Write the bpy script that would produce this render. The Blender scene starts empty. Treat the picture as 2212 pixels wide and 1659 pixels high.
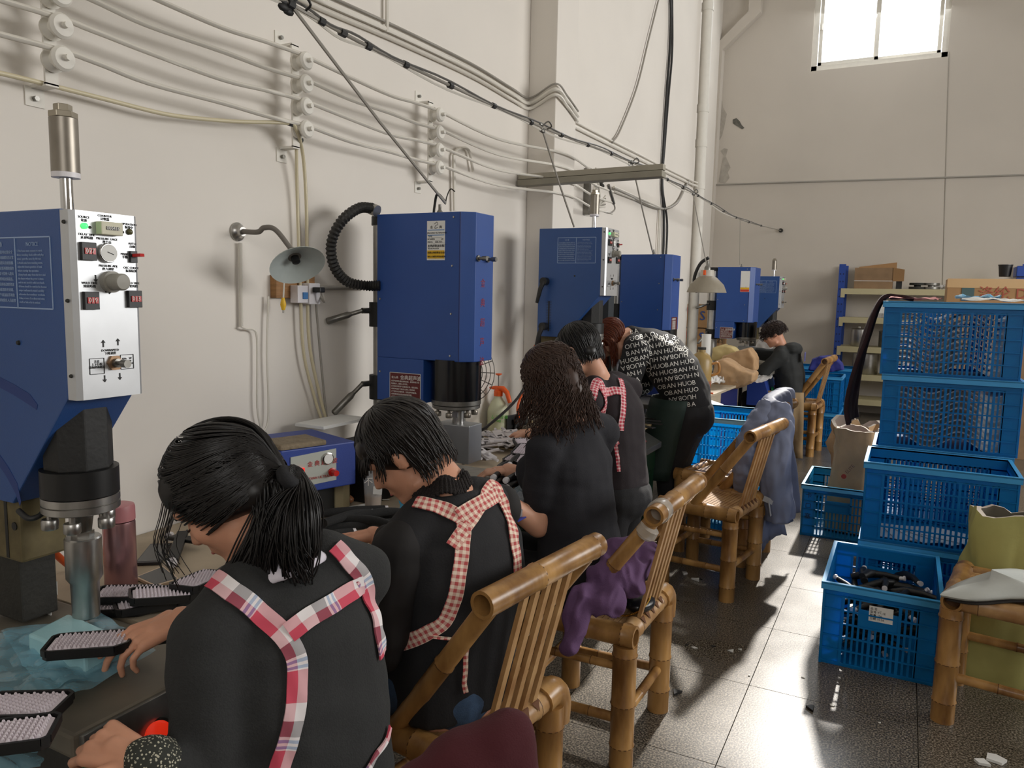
import bpy, bmesh, math, random
from mathutils import Vector as V, Matrix, noise
from mathutils.bvhtree import BVHTree
random.seed(7)
S = bpy.context.scene
COL = S.collection
PI = math.pi
# ---------------------------------------------------------------- camera
F = 1640.0
CX, CY = 1106.0, 829.5
CAM = V((0, 0, 1.54))
_d = V(((1960 - CX) / F, (655 - CY) / F, 1.0)); _a = _d.copy(); _dn = _d.normalized()
_b = V((1 / F, .0204 / F, 0.0))
_x = -(_a + (-(_a.dot(_dn)) / (_b.dot(_dn))) * _b)
if _x.x < 0: _x = -_x
_x.normalize()
_z = _x.cross(_dn)
if _z.y > 0: _z = -_z
# rows are the world axes seen in camera space (x right, y down, z forward)
RW = Matrix((_x, _dn, _z))
def ray(px, py): return RW @ V(((px - CX) / F, (py - CY) / F, 1.0))
def U(px, py, x=None, y=None, z=None, d=None):
    """world point on a known world plane (or at a known depth)"""
    r = ray(px, py)
    if d is not None: t = d
    elif x is not None: t = (x - CAM.x) / r.x
    elif y is not None: t = (y - CAM.y) / r.y
    else: t = (z - CAM.z) / r.z
    return CAM + t * r
cam_d = bpy.data.cameras.new('camera'); cam = bpy.data.objects.new('camera', cam_d); COL.objects.link(cam)
cam_d.sensor_width = 36.0; cam_d.lens = F / 2212 * 36.0; cam_d.clip_start = .05; cam_d.clip_end = 200
right = RW @ V((1, 0, 0)); up = RW @ V((0, -1, 0)); back = RW @ V((0, 0, -1))
cam.matrix_world = Matrix(((right.x, up.x, back.x, CAM.x), (right.y, up.y, back.y, CAM.y), (right.z, up.z, back.z, CAM.z), (0, 0, 0, 1)))
S.camera = cam
S.view_settings.view_transform = 'Standard'; S.view_settings.look = 'None'
S.view_settings.gamma = 1.0; S.view_settings.use_curve_mapping = False
S.view_settings.exposure = 0.16
# ---------------------------------------------------------------- world, sun, large lights
W_ = bpy.data.worlds.new('world'); S.world = W_; W_.use_nodes = True
bg = W_.node_tree.nodes['Background']; bg.inputs[0].default_value = (.93, .96, 1.0, 1); bg.inputs[1].default_value = 2.6
sd = bpy.data.lights.new('sun', 'SUN'); sd.energy = 6.8; sd.angle = math.radians(2.0); sd.color = (1.0, .94, .86)
sun = bpy.data.objects.new('sun', sd); COL.objects.link(sun)
sun.rotation_euler = V((-.012, -1.0, -.763)).to_track_quat('-Z', 'Y').to_euler(); sun.location = (0, 14, 9)
def area(name, loc, aim, sx, sy, e, c):
    l = bpy.data.lights.new(name, 'AREA'); l.shape = 'RECTANGLE'; l.size = sx; l.size_y = sy; l.energy = e; l.color = c
    o = bpy.data.objects.new(name, l); COL.objects.link(o); o.location = loc
    o.rotation_euler = (V(aim) - V(loc)).to_track_quat('-Z', 'Y').to_euler(); return o
area('window_light_right', (5.7, 4.6, 2.9), (-2.1, 3.4, 1.9), 7.0, 2.0, 470, (1.0, .99, .975))
area('window_light_rear', (1.4, -3.6, 3.4), (-2.0, 3.2, 1.9), 4.5, 2.2, 95, (1.0, .985, .965))
area('window_light_back', (-.6, 11.35, 5.9), (-1.2, 5, .8), 1.6, 2.2, 45, (.95, .98, 1.0))
# ---------------------------------------------------------------- helpers
def sr(c):
    c = c / 255.0
    return c / 12.92 if c <= .04045 else ((c + .055) / 1.055) ** 2.4
def RGB(r, g, b): return (sr(r), sr(g), sr(b), 1)
MATS = {}
def mat(name, col, rough=.6, metal=0.0, var=0.0, vscale=8.0, bump=0.0, bscale=40.0, col2=None, alpha=1.0, trans=0.0, emit=0.0, stretch=None, spec=.5, sss=0, coat=0):
    if name in MATS: return MATS[name]
    m = bpy.data.materials.new(name); m.use_nodes = True; nt = m.node_tree; N = nt.nodes; L = nt.links
    p = N['Principled BSDF']; MATS[name] = m
    p.inputs['Base Color'].default_value = col; p.inputs['Roughness'].default_value = rough; p.inputs['Metallic'].default_value = metal
    p.inputs['Alpha'].default_value = alpha; p.inputs['Transmission Weight'].default_value = trans
    p.inputs['Specular IOR Level'].default_value = spec; p.inputs['Coat Weight'].default_value = coat
    if sss: p.inputs['Subsurface Weight'].default_value = sss; p.inputs['Subsurface Radius'].default_value = (.02, .008, .004)
    if emit: p.inputs['Emission Color'].default_value = col; p.inputs['Emission Strength'].default_value = emit
    m.diffuse_color = col
    if var or bump:
        tc = N.new('ShaderNodeTexCoord'); mp = N.new('ShaderNodeMapping'); L.new(tc.outputs['Object'], mp.inputs[0])
        if stretch: mp.inputs['Scale'].default_value = stretch
        if var:
            n = N.new('ShaderNodeTexNoise'); n.inputs['Scale'].default_value = vscale; n.inputs['Detail'].default_value = 5
            L.new(mp.outputs[0], n.inputs['Vector'])
            r = N.new('ShaderNodeValToRGB'); L.new(n.outputs['Fac'], r.inputs[0])
            c2 = col2 or tuple([max(0, c * (1 - var)) for c in col[:3]] + [1])
            c1 = col
            r.color_ramp.elements[0].position = .32; r.color_ramp.elements[1].position = .68
            r.color_ramp.elements[0].color = c2; r.color_ramp.elements[1].color = c1
            L.new(r.outputs[0], p.inputs['Base Color'])
        if bump:
            n2 = N.new('ShaderNodeTexNoise'); n2.inputs['Scale'].default_value = bscale; n2.inputs['Detail'].default_value = 4
            L.new(mp.outputs[0], n2.inputs['Vector'])
            b = N.new('ShaderNodeBump'); b.inputs['Strength'].default_value = bump; b.inputs['Distance'].default_value = .01
            L.new(n2.outputs['Fac'], b.inputs['Height']); L.new(b.outputs[0], p.inputs['Normal'])
    return m
def axes(d):
    d = V(d).normalized(); u = d.cross(V((0, 0, 1)))
    if u.length < 1e-3: u = V((1, 0, 0))
    u.normalize(); return u, d.cross(u).normalized()
NODES = []
class M:
    """collects shapes in world coordinates, linked as ONE mesh object"""
    def __init__(s): s.v = []; s.f = []; s.uv = {}
    def add(s, vs, fs):
        o = len(s.v); s.v += [V(p) for p in vs]; s.f += [tuple(i + o for i in f) for f in fs]; return s
    def box(s, a, b, rot=None, pivot=None):
        x0, y0, z0 = [min(a[i], b[i]) for i in range(3)]; x1, y1, z1 = [max(a[i], b[i]) for i in range(3)]
        vs = [V(p) for p in ((x0,y0,z0),(x1,y0,z0),(x1,y1,z0),(x0,y1,z0),(x0,y0,z1),(x1,y0,z1),(x1,y1,z1),(x0,y1,z1))]
        if rot is not None:
            c = V(pivot) if pivot is not None else (V(a) + V(b)) / 2
            vs = [rot @ (p - c) + c for p in vs]
        return s.add(vs, [(0,3,2,1),(4,5,6,7),(0,1,5,4),(1,2,6,5),(2,3,7,6),(3,0,4,7)])
    def beam(s, p0, p1, w, h, up=(0,0,1)):
        p0 = V(p0); p1 = V(p1); d = (p1 - p0).normalized(); u = d.cross(V(up)); 
        if u.length < 1e-4: u = V((1,0,0))
        u.normalize(); n = u.cross(d)
        vs = []
        for p in (p0, p1):
            for a, b in ((-1,-1),(1,-1),(1,1),(-1,1)): vs.append(p + u * a * w / 2 + n * b * h / 2)
        return s.add(vs, [(0,1,2,3),(7,6,5,4),(0,4,5,1),(1,5,6,2),(2,6,7,3),(3,7,4,0)])
    def rings(s, rings, cap0=True, cap1=True):
        n = len(rings[0]); vs = [p for r in rings for p in r]; fs = []
        for i in range(len(rings) - 1):
            for j in range(n):
                k = (j + 1) % n; fs.append((i*n + j, i*n + k, (i+1)*n + k, (i+1)*n + j))
        if cap0: fs.append(tuple(range(n))[::-1])
        if cap1: fs.append(tuple((len(rings)-1)*n + j for j in range(n)))
        return s.add(vs, fs)
    def lathe(s, o, prof, axis=(0,0,1), seg=20, phase=0.0):
        """prof: list of (distance along axis, radius)"""
        o = V(o); ax = V(axis).normalized(); u, w = axes(ax)
        return s.rings([[o + ax * t + (u * math.cos(phase + 2*PI*j/seg) + w * math.sin(phase + 2*PI*j/seg)) * max(r, 1e-4) for j in range(seg)] for t, r in prof])
    def cyl(s, a, b, r, r2=None, seg=16): 
        a = V(a); b = V(b); return s.lathe(a, [(0, r), ((b-a).length, r if r2 is None else r2)], b - a, seg)
    def tube(s, pts, r, seg=6, closed=False, rads=None):
        pts = [V(p) for p in pts]; n = len(pts); rg = []; u = None
        for i, p in enumerate(pts):
            t = (pts[min(i+1, n-1)] - pts[max(i-1, 0)])
            if t.length < 1e-9: t = V((0,0,1))
            t.normalize()
            if u is None: u, w = axes(t)
            else:
                u = (u - t * u.dot(t)); u = u.normalized() if u.length > 1e-6 else axes(t)[0]; w = t.cross(u)
            rr = rads[i] if rads else r
            rg.append([p + (u * math.cos(2*PI*j/seg) + w * math.sin(2*PI*j/seg)) * rr for j in range(seg)])
        return s.rings(rg)
    def prism(s, poly, ext):
        n = len(poly); ext = V(ext); vs = [V(p) for p in poly] + [V(p) + ext for p in poly]
        fs = [tuple(range(n))[::-1], tuple(range(n, 2*n))] + [(i, (i+1) % n, n + (i+1) % n, n + i) for i in range(n)]
        return s.add(vs, fs)
    def ball(s, c, r, seg=14, rot=None, sc=(1,1,1)):
        c = V(c); rg = []; m = seg // 2
        for i in range(m + 1):
            a = PI * i / m; rr = max(math.sin(a), .002); ring = []
            for j in range(seg):
                p = V((math.cos(2*PI*j/seg) * rr * sc[0], math.sin(2*PI*j/seg) * rr * sc[1], -math.cos(a) * sc[2])) * r
                ring.append(c + (rot @ p if rot is not None else p))
            rg.append(ring)
        return s.rings(rg)
    def cap(s, a, b, ra, rb, seg=14):
        """tapered capsule"""
        a = V(a); b = V(b); d = b - a; L = d.length
        if L < 1e-6: return s.ball(a, max(ra, rb), seg)
        prof = []
        for i in range(6):
            t = PI/2 * i / 5; prof.append((-ra * math.cos(t), ra * math.sin(t)))
        for i in range(6):
            t = PI/2 * i / 5; prof.append((L + rb * math.sin(t), rb * math.cos(t)))
        return s.lathe(a, prof, d, seg)
    def bamboo(s, a, b, r, nodes=(.5,), hollow=False, seg=14, wob=0.0):
        a = V(a); b = V(b); L = (b - a).length; prof = [(0, r)]
        for t in nodes: NODES.append((a + (b - a) * t, (b - a).normalized(), r))
        for t in sorted(nodes):
            p = t * L; prof += [(p - .006, r * .985), (p - .002, r * 1.06), (p + .002, r * 1.06), (p + .007, r * .985)]
        prof.append((L, r))
        if hollow:
            i = r * .74; prof = [(.05, .002), (.05, i), (-.0, i)] + prof + [(L, i), (L - .05, i), (L - .05, .002)]
        return s.lathe(a, prof, b - a, seg)
    def build(s, name, m, parent=None, smooth=None, bevel=0, label=None, kind=None, cat=None, group=None, mods=None):
        ms = m if isinstance(m, (list, tuple)) else [m]
        me = bpy.data.meshes.new(name); off = V((0,0,0))
        if parent is not None:
            q = parent
            while q is not None: off += q.location; q = q.parent
        me.from_pydata([tuple(p - off) for p in s.v], [], s.f)
        for q in ms: me.materials.append(q)
        bm = bmesh.new(); bm.from_mesh(me); bmesh.ops.recalc_face_normals(bm, faces=bm.faces)
        if bevel: bmesh.ops.bevel(bm, geom=bm.edges[:], offset=bevel, segments=2, affect='EDGES', profile=.6)
        bm.to_mesh(me); bm.free()
        if smooth is not None:
            me.polygons.foreach_set('use_smooth', [True] * len(me.polygons))
            me.set_sharp_from_angle(angle=math.radians(smooth))
        o = bpy.data.objects.new(name, me); COL.objects.link(o)
        if parent is not None: o.parent = parent
        if label: o['label'] = label
        if kind: o['kind'] = kind
        if cat: o['category'] = cat
        if group: o['group'] = group
        return o
def thing(name, label, cat, loc=(0,0,0), group=None):
    o = bpy.data.objects.new(name, None); COL.objects.link(o); o.location = loc; o.empty_display_size = .05
    o['label'] = label; o['category'] = cat
    if group: o['group'] = group
    return o
KIDS = {}
def dup(root, loc, rz=0.0, label=None, group=None, tilt=None):
    r = root.copy(); COL.objects.link(r); r.location = loc; r.rotation_euler = tilt if tilt else (0, 0, rz)
    if label: r['label'] = label
    if group: r['group'] = group
    for ch in [c for c in root.children]:
        c = ch.copy(); COL.objects.link(c); c.parent = r
        for g in list(ch.children):
            d = g.copy(); COL.objects.link(d); d.parent = c
    return r
def text_mesh(txt, size, extrude=.0004, align='LEFT', spacing=1.0):
    c = bpy.data.curves.new('t', 'FONT'); c.body = txt; c.size = size; c.extrude = extrude; c.align_x = align; c.space_line = spacing; c.resolution_u = 2
    o = bpy.data.objects.new('t', c); COL.objects.link(o)
    dg = bpy.context.evaluated_depsgraph_get(); me = bpy.data.meshes.new_from_object(o.evaluated_get(dg))
    vs = [v.co.copy() for v in me.vertices]; fs = [tuple(p.vertices) for p in me.polygons]
    bpy.data.objects.remove(o); bpy.data.curves.remove(c); bpy.data.meshes.remove(me)
    return vs, fs
TC = {}
def put_text(m, txt, size, o, ux, uy, align='LEFT'):
    """adds flat lettering to builder m: origin o, writing direction ux, up direction uy"""
    k = (txt, size, align)
    if k not in TC: TC[k] = text_mesh(txt, size, align=align)
    vs, fs = TC[k]; ux = V(ux); uy = V(uy); n = ux.cross(uy)
    m.add([V(o) + ux * p.x + uy * p.y + n * p.z for p in vs], fs)
def bez(pts, n=24):
    """Catmull-Rom through points"""
    pts = [V(p) for p in pts]; P = [pts[0] * 2 - pts[1]] + pts + [pts[-1] * 2 - pts[-2]]; out = []
    k = max(2, n // (len(pts) - 1))
    for i in range(1, len(P) - 2):
        for j in range(k):
            t = j / k; a, b, c, d = P[i-1], P[i], P[i+1], P[i+2]
            out.append(.5 * ((2*b) + (c - a) * t + (2*a - 5*b + 4*c - d) * t*t + (-a + 3*b - 3*c + d) * t*t*t))
    out.append(pts[-1]); return out
# ---------------------------------------------------------------- materials
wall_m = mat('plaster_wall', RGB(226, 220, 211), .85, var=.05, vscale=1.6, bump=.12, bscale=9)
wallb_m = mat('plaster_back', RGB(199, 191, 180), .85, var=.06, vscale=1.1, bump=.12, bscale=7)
patch_m = mat('bare_plaster', RGB(178, 171, 160), .9, var=.2, vscale=14, bump=.3, bscale=40)
dark_hole_m = mat('broken_plaster', RGB(110, 108, 100), .95, var=.4, vscale=30, bump=.6, bscale=60)
ceil_m = mat('ceiling_paint', RGB(215, 212, 205), .9)
white_paint = mat('white_paint', RGB(226, 222, 212), .6, var=.05, vscale=20, bump=.05, bscale=50)
cable_w = mat('white_cable', RGB(214, 209, 198), .55)
cable_g = mat('grey_cable', RGB(150, 145, 136), .6)
cable_k = mat('black_cable', RGB(38, 38, 38), .5)
hose_y = mat('clear_hose', RGB(214, 203, 170), .35, alpha=.85)
orange = mat('orange_plastic', RGB(236, 96, 30), .4)
blue = mat('blue_enamel', RGB(36, 76, 148), .42, bump=.05, bscale=350, var=.08, vscale=6)
blue2 = mat('blue_cabinet', RGB(38, 62, 140), .45, bump=.05, bscale=250)
blue_side = mat('blue_enamel_mottled_sheen', RGB(46, 82, 142), .38, bump=.06, bscale=350, var=.08, vscale=5)  # lightened base colour stands in for the reflected sheen on the side panels
alu = mat('brushed_panel', RGB(200, 202, 204), .38, metal=.55, var=.1, vscale=10)
alu_e = mat('brushed_panel_edge', RGB(205, 204, 202), .35, metal=.6)
steel = mat('machined_steel', RGB(186, 184, 180), .34, metal=1.0, var=.2, vscale=22)
steel_d = mat('dull_steel', RGB(140, 138, 132), .42, metal=.9, var=.3, vscale=26)
chrome = mat('chrome', RGB(205, 205, 205), .1, metal=1.0)
bronze = mat('anodised_grey_brown', RGB(150, 143, 132), .38, metal=.75, var=.2, vscale=16)
black = mat('black_plastic', RGB(22, 22, 22), .45)
blackm = mat('matt_black_paint', RGB(30, 30, 29), .6, var=.2, vscale=12, bump=.1, bscale=80)
darkcol = mat('dark_casting', RGB(48, 47, 42), .75, var=.3, vscale=20, bump=.3, bscale=90)
brassd = mat('worn_brass_casting', RGB(118, 106, 74), .6, metal=.35, var=.45, vscale=18)
red_led = mat('red_led', (.9, .03, .02, 1), .3, emit=.6)
green_led = mat('green_led', (.05, .9, .12, 1), .3, emit=2.0)
red_p = mat('red_plastic', RGB(190, 28, 22), .3)
redtxt = mat('red_print', RGB(132, 28, 52), .5)
green_p = mat('green_plastic', RGB(18, 90, 50), .35)
ivory = mat('ivory_plastic', RGB(206, 202, 178), .5)
whitep = mat('white_plastic', RGB(226, 222, 224), .42)
paper = mat('white_paper', RGB(226, 226, 222), .7)
print_w = mat('pale_print', RGB(150, 172, 206), .5)
print_w2 = mat('white_print', RGB(222, 220, 214), .5)
print_k = mat('black_print', RGB(28, 28, 28), .6)
darkred = mat('dark_red_plate', RGB(94, 26, 26), .45)
yellowp = mat('yellow_plastic', RGB(224, 178, 30), .45)
bluep = mat('pale_blue_print', RGB(60, 120, 180), .5)
glass = mat('clear_plastic', (.9, .93, .95, 1), .12, trans=.9)
lamp_m = mat('lamp_enamel', RGB(176, 184, 180), .45, var=.1, vscale=20)
lamp_g = mat('lamp_grey_beige', RGB(150, 141, 124), .55, var=.12, vscale=14)
pole_m = mat('pipe_grey', RGB(118, 110, 100), .5)
wood = mat('pine_board', RGB(168, 122, 74), .65, var=.4, vscale=9, stretch=(1, 1, 8), bump=.1, bscale=30)
ply = mat('plywood_top', RGB(186, 170, 146), .6, var=.22, vscale=6, bump=.08, bscale=30)
plyedge = mat('plywood_edge', RGB(150, 122, 88), .7, var=.4, vscale=30)
green_t = mat('green_painted_steel', RGB(26, 72, 50), .5, var=.25, vscale=14)
tbl_leg = mat('dark_steel', RGB(44, 46, 50), .55)
bam = mat('bamboo', RGB(188, 144, 86), .32, var=.36, vscale=13, col2=RGB(112, 74, 36), stretch=(1, 1, .3), bump=.06, bscale=60)
bam2 = mat('bamboo_light', RGB(190, 152, 104), .4, var=.3, vscale=12, col2=RGB(146, 104, 62), bump=.06, bscale=60)
bam_in = mat('bamboo_inner', RGB(98, 60, 30), .8)
crate_b = mat('blue_crate_plastic', RGB(0, 140, 214), .38, var=.12, vscale=3)
crate_c = mat('cyan_crate_plastic', RGB(50, 190, 236), .4, var=.08, vscale=3)
crate_t = mat('teal_crate_plastic', RGB(16, 128, 176), .4, var=.12, vscale=3)
rim_w = mat('worn_crate_rim', RGB(150, 190, 222), .5)
sheet_m = mat('clear_wavy_plastic', RGB(226, 234, 238), .25, alpha=.96, spec=.8)
kraft = mat('kraft_paper', RGB(186, 150, 110), .75, var=.2, vscale=9, bump=.25, bscale=14)
kraft_in = mat('grey_bag_lining', RGB(168, 152, 142), .8, bump=.2, bscale=14)
yellowbag = mat('yellow_woven_sack', RGB(176, 172, 104), .75, var=.15, vscale=6, bump=.25, bscale=12)
carton = mat('cardboard', RGB(168, 130, 88), .8, var=.12, vscale=6)
carton_d = mat('cardboard_worn', RGB(146, 118, 88), .85, var=.2, vscale=8)
shelf_y = mat('cream_shelf_enamel', RGB(190, 180, 142), .5)
rackblue = mat('rack_blue', RGB(28, 66, 150), .45)
skin = mat('skin', RGB(212, 154, 124), .5, var=.12, vscale=12, sss=.08)
skin2 = mat('skin_light', RGB(222, 168, 140), .5, var=.08, vscale=10, sss=.08)
hair_k = mat('black_hair', RGB(20, 17, 16), .42, spec=.45)
hair_k2 = mat('black_brown_hair', RGB(30, 25, 22), .4)
hair_b = mat('brown_wavy_hair', RGB(58, 37, 26), .5)
hair_r = mat('red_brown_hair', RGB(104, 46, 22), .4)
cloth_grey = mat('charcoal_knit', RGB(44, 45, 45), .92, bump=.25, bscale=320, var=.2, vscale=160)
cloth_k = mat('black_cloth', RGB(24, 24, 27), .85, bump=.15, bscale=200)
cloth_k2 = mat('black_jersey', RGB(26, 26, 32), .88, bump=.15, bscale=260)
cloth_sheer = mat('black_chiffon', RGB(25, 22, 22), .8, alpha=.93)
jean = mat('blue_denim', RGB(58, 82, 112), .85, var=.25, vscale=60, bump=.2, bscale=300)
maroon = mat('maroon_fleece', RGB(74, 24, 32), .95, bump=.2, bscale=400, var=.12, vscale=8)
purple = mat('purple_cotton', RGB(96, 66, 104), .85, var=.12, vscale=9, bump=.15, bscale=240)
greyjk = mat('blue_grey_nylon', RGB(118, 126, 152), .6, var=.1, vscale=6, bump=.12, bscale=20)
greenap = mat('dark_green_apron', RGB(24, 44, 38), .7, bump=.1, bscale=40)
rose = mat('rose_metal', RGB(196, 150, 152), .28, metal=.75)
rosep = mat('rose_plastic', RGB(214, 142, 146), .4)
tea = mat('pale_tea', RGB(176, 148, 82), .15, alpha=.92)
coffee = mat('milk_tea', RGB(196, 160, 122), .3)
film_b = mat('blue_film', RGB(150, 210, 232), .1, alpha=.42, bump=.5, bscale=22, spec=1.0)
foam_b = mat('pale_blue_foam', RGB(160, 206, 214), .35, bump=.15, bscale=60)
bristle = mat('white_bristle', RGB(216, 206, 212), .55)
tape_m = mat('clear_tape', RGB(205, 200, 190), .15, alpha=.5)
def gingham(name, base, c1, c2, scale):
    """woven check on UVs in metres"""
    m = bpy.data.materials.new(name); m.use_nodes = True; nt = m.node_tree; N = nt.nodes; L = nt.links; p = N['Principled BSDF']; p.inputs['Roughness'].default_value = .85
    uv = N.new('ShaderNodeUVMap'); sp = N.new('ShaderNodeSeparateXYZ'); L.new(uv.outputs[0], sp.inputs[0])
    facs = []
    for k in (0, 1):
        mu = N.new('ShaderNodeMath'); mu.operation = 'MULTIPLY'; mu.inputs[1].default_value = scale; L.new(sp.outputs[k], mu.inputs[0])
        fr = N.new('ShaderNodeMath'); fr.operation = 'FRACT'; L.new(mu.outputs[0], fr.inputs[0])
        r = N.new('ShaderNodeValToRGB'); r.color_ramp.interpolation = 'CONSTANT'; L.new(fr.outputs[0], r.inputs[0])
        els = c1 if k == 0 else c2
        r.color_ramp.elements[0].position = els[0][0]; r.color_ramp.elements[0].color = els[0][1]
        r.color_ramp.elements[1].position = els[1][0]; r.color_ramp.elements[1].color = els[1][1]
        for e in els[2:]:
            q = r.color_ramp.elements.new(e[0]); q.color = e[1]
        facs.append(r)
    mx = N.new('ShaderNodeMix'); mx.data_type = 'RGBA'; mx.blend_type = 'MIX'; mx.inputs[0].default_value = .45
    L.new(facs[0].outputs[0], mx.inputs[6]); L.new(facs[1].outputs[0], mx.inputs[7]); L.new(mx.outputs[2], p.inputs['Base Color'])
    return m
_p = RGB(206, 76, 96); _w = RGB(236, 230, 230); _k = RGB(70, 70, 78); _bl = RGB(90, 140, 190)
plaid_m = gingham('red_white_grey_plaid', _w, [(0, _p), (.2, _w), (.42, _k), (.62, _w), (.66, _bl), (.7, _w), (.74, _bl), (.78, _w), (.8, _p)], [(0, _p), (.3, _w), (.6, _k), (.8, _w)], 7.5)
_r2 = RGB(190, 84, 84); _c2 = RGB(240, 222, 202)
ging_m = gingham('rose_gingham', _c2, [(0, _r2), (.5, _c2)], [(0, _r2), (.5, _c2)], 62)
_r3 = RGB(190, 60, 78); _c3 = RGB(236, 206, 206)
ging2_m = gingham('red_gingham', _c3, [(0, _r3), (.6, _c3)], [(0, _r3), (.6, _c3)], 60)
# terrazzo tile
def terrazzo():
    m = bpy.data.materials.new('terrazzo_tile'); m.use_nodes = True; nt = m.node_tree; N = nt.nodes; L = nt.links; p = N['Principled BSDF']
    g = N.new('ShaderNodeNewGeometry')
    v = N.new('ShaderNodeTexNoise'); v.inputs['Scale'].default_value = 150; v.inputs['Detail'].default_value = 3; L.new(g.outputs['Position'], v.inputs['Vector'])
    r = N.new('ShaderNodeValToRGB'); L.new(v.outputs['Fac'], r.inputs[0]); e = r.color_ramp.elements
    e[0].position = .38; e[0].color = RGB(46, 42, 37); e[1].position = .64; e[1].color = RGB(152, 142, 126)
    q = e.new(.5); q.color = RGB(94, 87, 77)
    n2 = N.new('ShaderNodeTexNoise'); n2.inputs['Scale'].default_value = 2.2; n2.inputs['Detail'].default_value = 6; L.new(g.outputs['Position'], n2.inputs['Vector'])
    mx = N.new('ShaderNodeMix'); mx.data_type = 'RGBA'; mx.blend_type = 'MULTIPLY'; mx.inputs[0].default_value = .5
    r2 = N.new('ShaderNodeValToRGB'); L.new(n2.outputs['Fac'], r2.inputs[0]); r2.color_ramp.elements[0].position = .3; r2.color_ramp.elements[1].position = .62
    r2.color_ramp.elements[0].color = (.62, .6, .56, 1)
    L.new(r.outputs[0], mx.inputs[6]); L.new(r2.outputs[0], mx.inputs[7]); L.new(mx.outputs[2], p.inputs['Base Color'])
    r3 = N.new('ShaderNodeMapRange'); r3.inputs[3].default_value = .18; r3.inputs[4].default_value = .42; L.new(n2.outputs['Fac'], r3.inputs[0]); L.new(r3.outputs[0], p.inputs['Roughness'])
    b = N.new('ShaderNodeBump'); b.inputs['Strength'].default_value = .05; b.inputs['Distance'].default_value = .003; L.new(v.outputs['Fac'], b.inputs['Height']); L.new(b.outputs[0], p.inputs['Normal'])
    return m
tile_m = terrazzo()
grout_m = mat('dark_grout', RGB(70, 62, 54), .95)

for k_ in (crate_b, crate_c, crate_t):
    nt = k_.node_tree; p_ = nt.nodes['Principled BSDF']; tr_ = nt.nodes.new('ShaderNodeBsdfTranslucent'); mx_ = nt.nodes.new('ShaderNodeMixShader'); mx_.inputs[0].default_value = .62 if k_ is crate_c else .42
    src = p_.inputs['Base Color'].links[0].from_socket; nt.links.new(src, tr_.inputs[0]); out_ = nt.nodes['Material Output']
    nt.links.new(p_.outputs[0], mx_.inputs[1]); nt.links.new(tr_.outputs[0], mx_.inputs[2]); nt.links.new(mx_.outputs[0], out_.inputs[0])
# ---------------------------------------------------------------- room shell
XL, XR, YB, YF, ZC = -2.07, 5.9, 11.7, -3.9, 7.6
YS = 8.05   # where the thick left wall section ends
def struct(name, m, mt, parent=None, **k): return m.build(name, mt, parent, kind=None if parent else 'structure', **k)
fl = struct('floor', M().box((XL - .9, YF - .2, -.12), (XR + .2, YB + .2, -.012)), grout_m)
t0 = None; T = .6; G = .0016
ix0, iy0 = -.456 - .6 * 3, 2.425 - .6 * 5
tm = M().box((G, G, -.0125), (T - G, T - G, 0))
n_ = 0
for i in range(11):
    for j in range(21):
        x = ix0 + i * T; y = iy0 + j * T
        if x > XR - .6 or y > YB - .25 or x < XL - .55: continue
        if t0 is None:
            t0 = tm.build('tile', tile_m, fl); t = t0
        else:
            t = t0.copy(); COL.objects.link(t); t.parent = fl
        t.location = (x, y, 0); n_ += 1
cl = struct('ceiling', M().box((XL - .9, YF - .2, ZC), (XR + .2, YB + .2, ZC + .2)), ceil_m)
struct('wall_left', M().box((XL - .9, YF, 0), (XL, YS, ZC)), wall_m)
struct('wall_recess', M().box((XL - .9, YS, 0), (XL - .62, YB, ZC)), wall_m)
struct('wall_front', M().box((XL - .9, YF - .2, 0), (XR + .2, YF, ZC)), wall_m)
struct('wall_right', M().box((XR, YF, 0), (XR + .2, YB, ZC)), wall_m)
# back wall with the window opening
wx0, wx1, wz0, wz1 = -1.43, .235, 4.73, 7.3
bw = M()
bw.box((XL - .9, YB, 0), (wx0, YB + .24, ZC)); bw.box((wx1, YB, 0), (XR + .2, YB + .24, ZC))
bw.box((wx0, YB, 0), (wx1, YB + .24, wz0)); bw.box((wx0, YB, wz1), (wx1, YB + .24, ZC))
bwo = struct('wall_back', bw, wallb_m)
wf = M(); fy0, fy1 = YB + .03, YB + .1
for a, b in (((wx0, wz0), (wx0 + .07, wz1)), ((wx1 - .07, wz0), (wx1, wz1)), ((wx0, wz0), (wx1, wz0 + .07)), ((wx0, wz1 - .07), (wx1, wz1))):
    wf.box((a[0], fy0, a[1]), (b[0], fy1, b[1]))
win = struct('window_1', wf, white_paint)
sash = M(); xm = -.62
for x0, x1, yy in ((wx0 + .08, xm + .03, fy0 + .012), (xm - .03, wx1 - .08, fy0 + .05)):
    for a, b in (((x0, wz0 + .075), (x0 + .045, wz1 - .075)), ((x1 - .045, wz0 + .075), (x1, wz1 - .075)), ((x0, wz0 + .075), (x1, wz0 + .115)), ((x0, wz1 - .12), (x1, wz1 - .075))):
        q = M().box((a[0], yy, a[1]), (b[0], yy + .028, b[1])); sash.add(q.v, q.f)
sash.build('sash', white_paint, win)
pane_m = mat('window_glass', (1, 1, 1, 1), .02, trans=1.0, alpha=.12)
M().box((wx0 + .12, fy0 + .024, wz0 + .11), (xm, fy0 + .028, wz1 - .11)).build('pane', pane_m, win)
M().box((xm, fy0 + .062, wz0 + .11), (wx1 - .12, fy0 + .066, wz1 - .11)).build('pane', pane_m, win)
lt = M(); lt.box((wx0 + .09, fy0 - .012, 5.28), (wx0 + .115, fy0 + .012, 5.36)); lt.build('latch', white_paint, win)
# the pillar against the left wall and the boxed corner
struct('trim_1', M().box((XL, 4.16, 0), (-1.895, 4.47, ZC)), wall_m, bevel=.006, label='shallow plastered pillar on the left wall')
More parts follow.
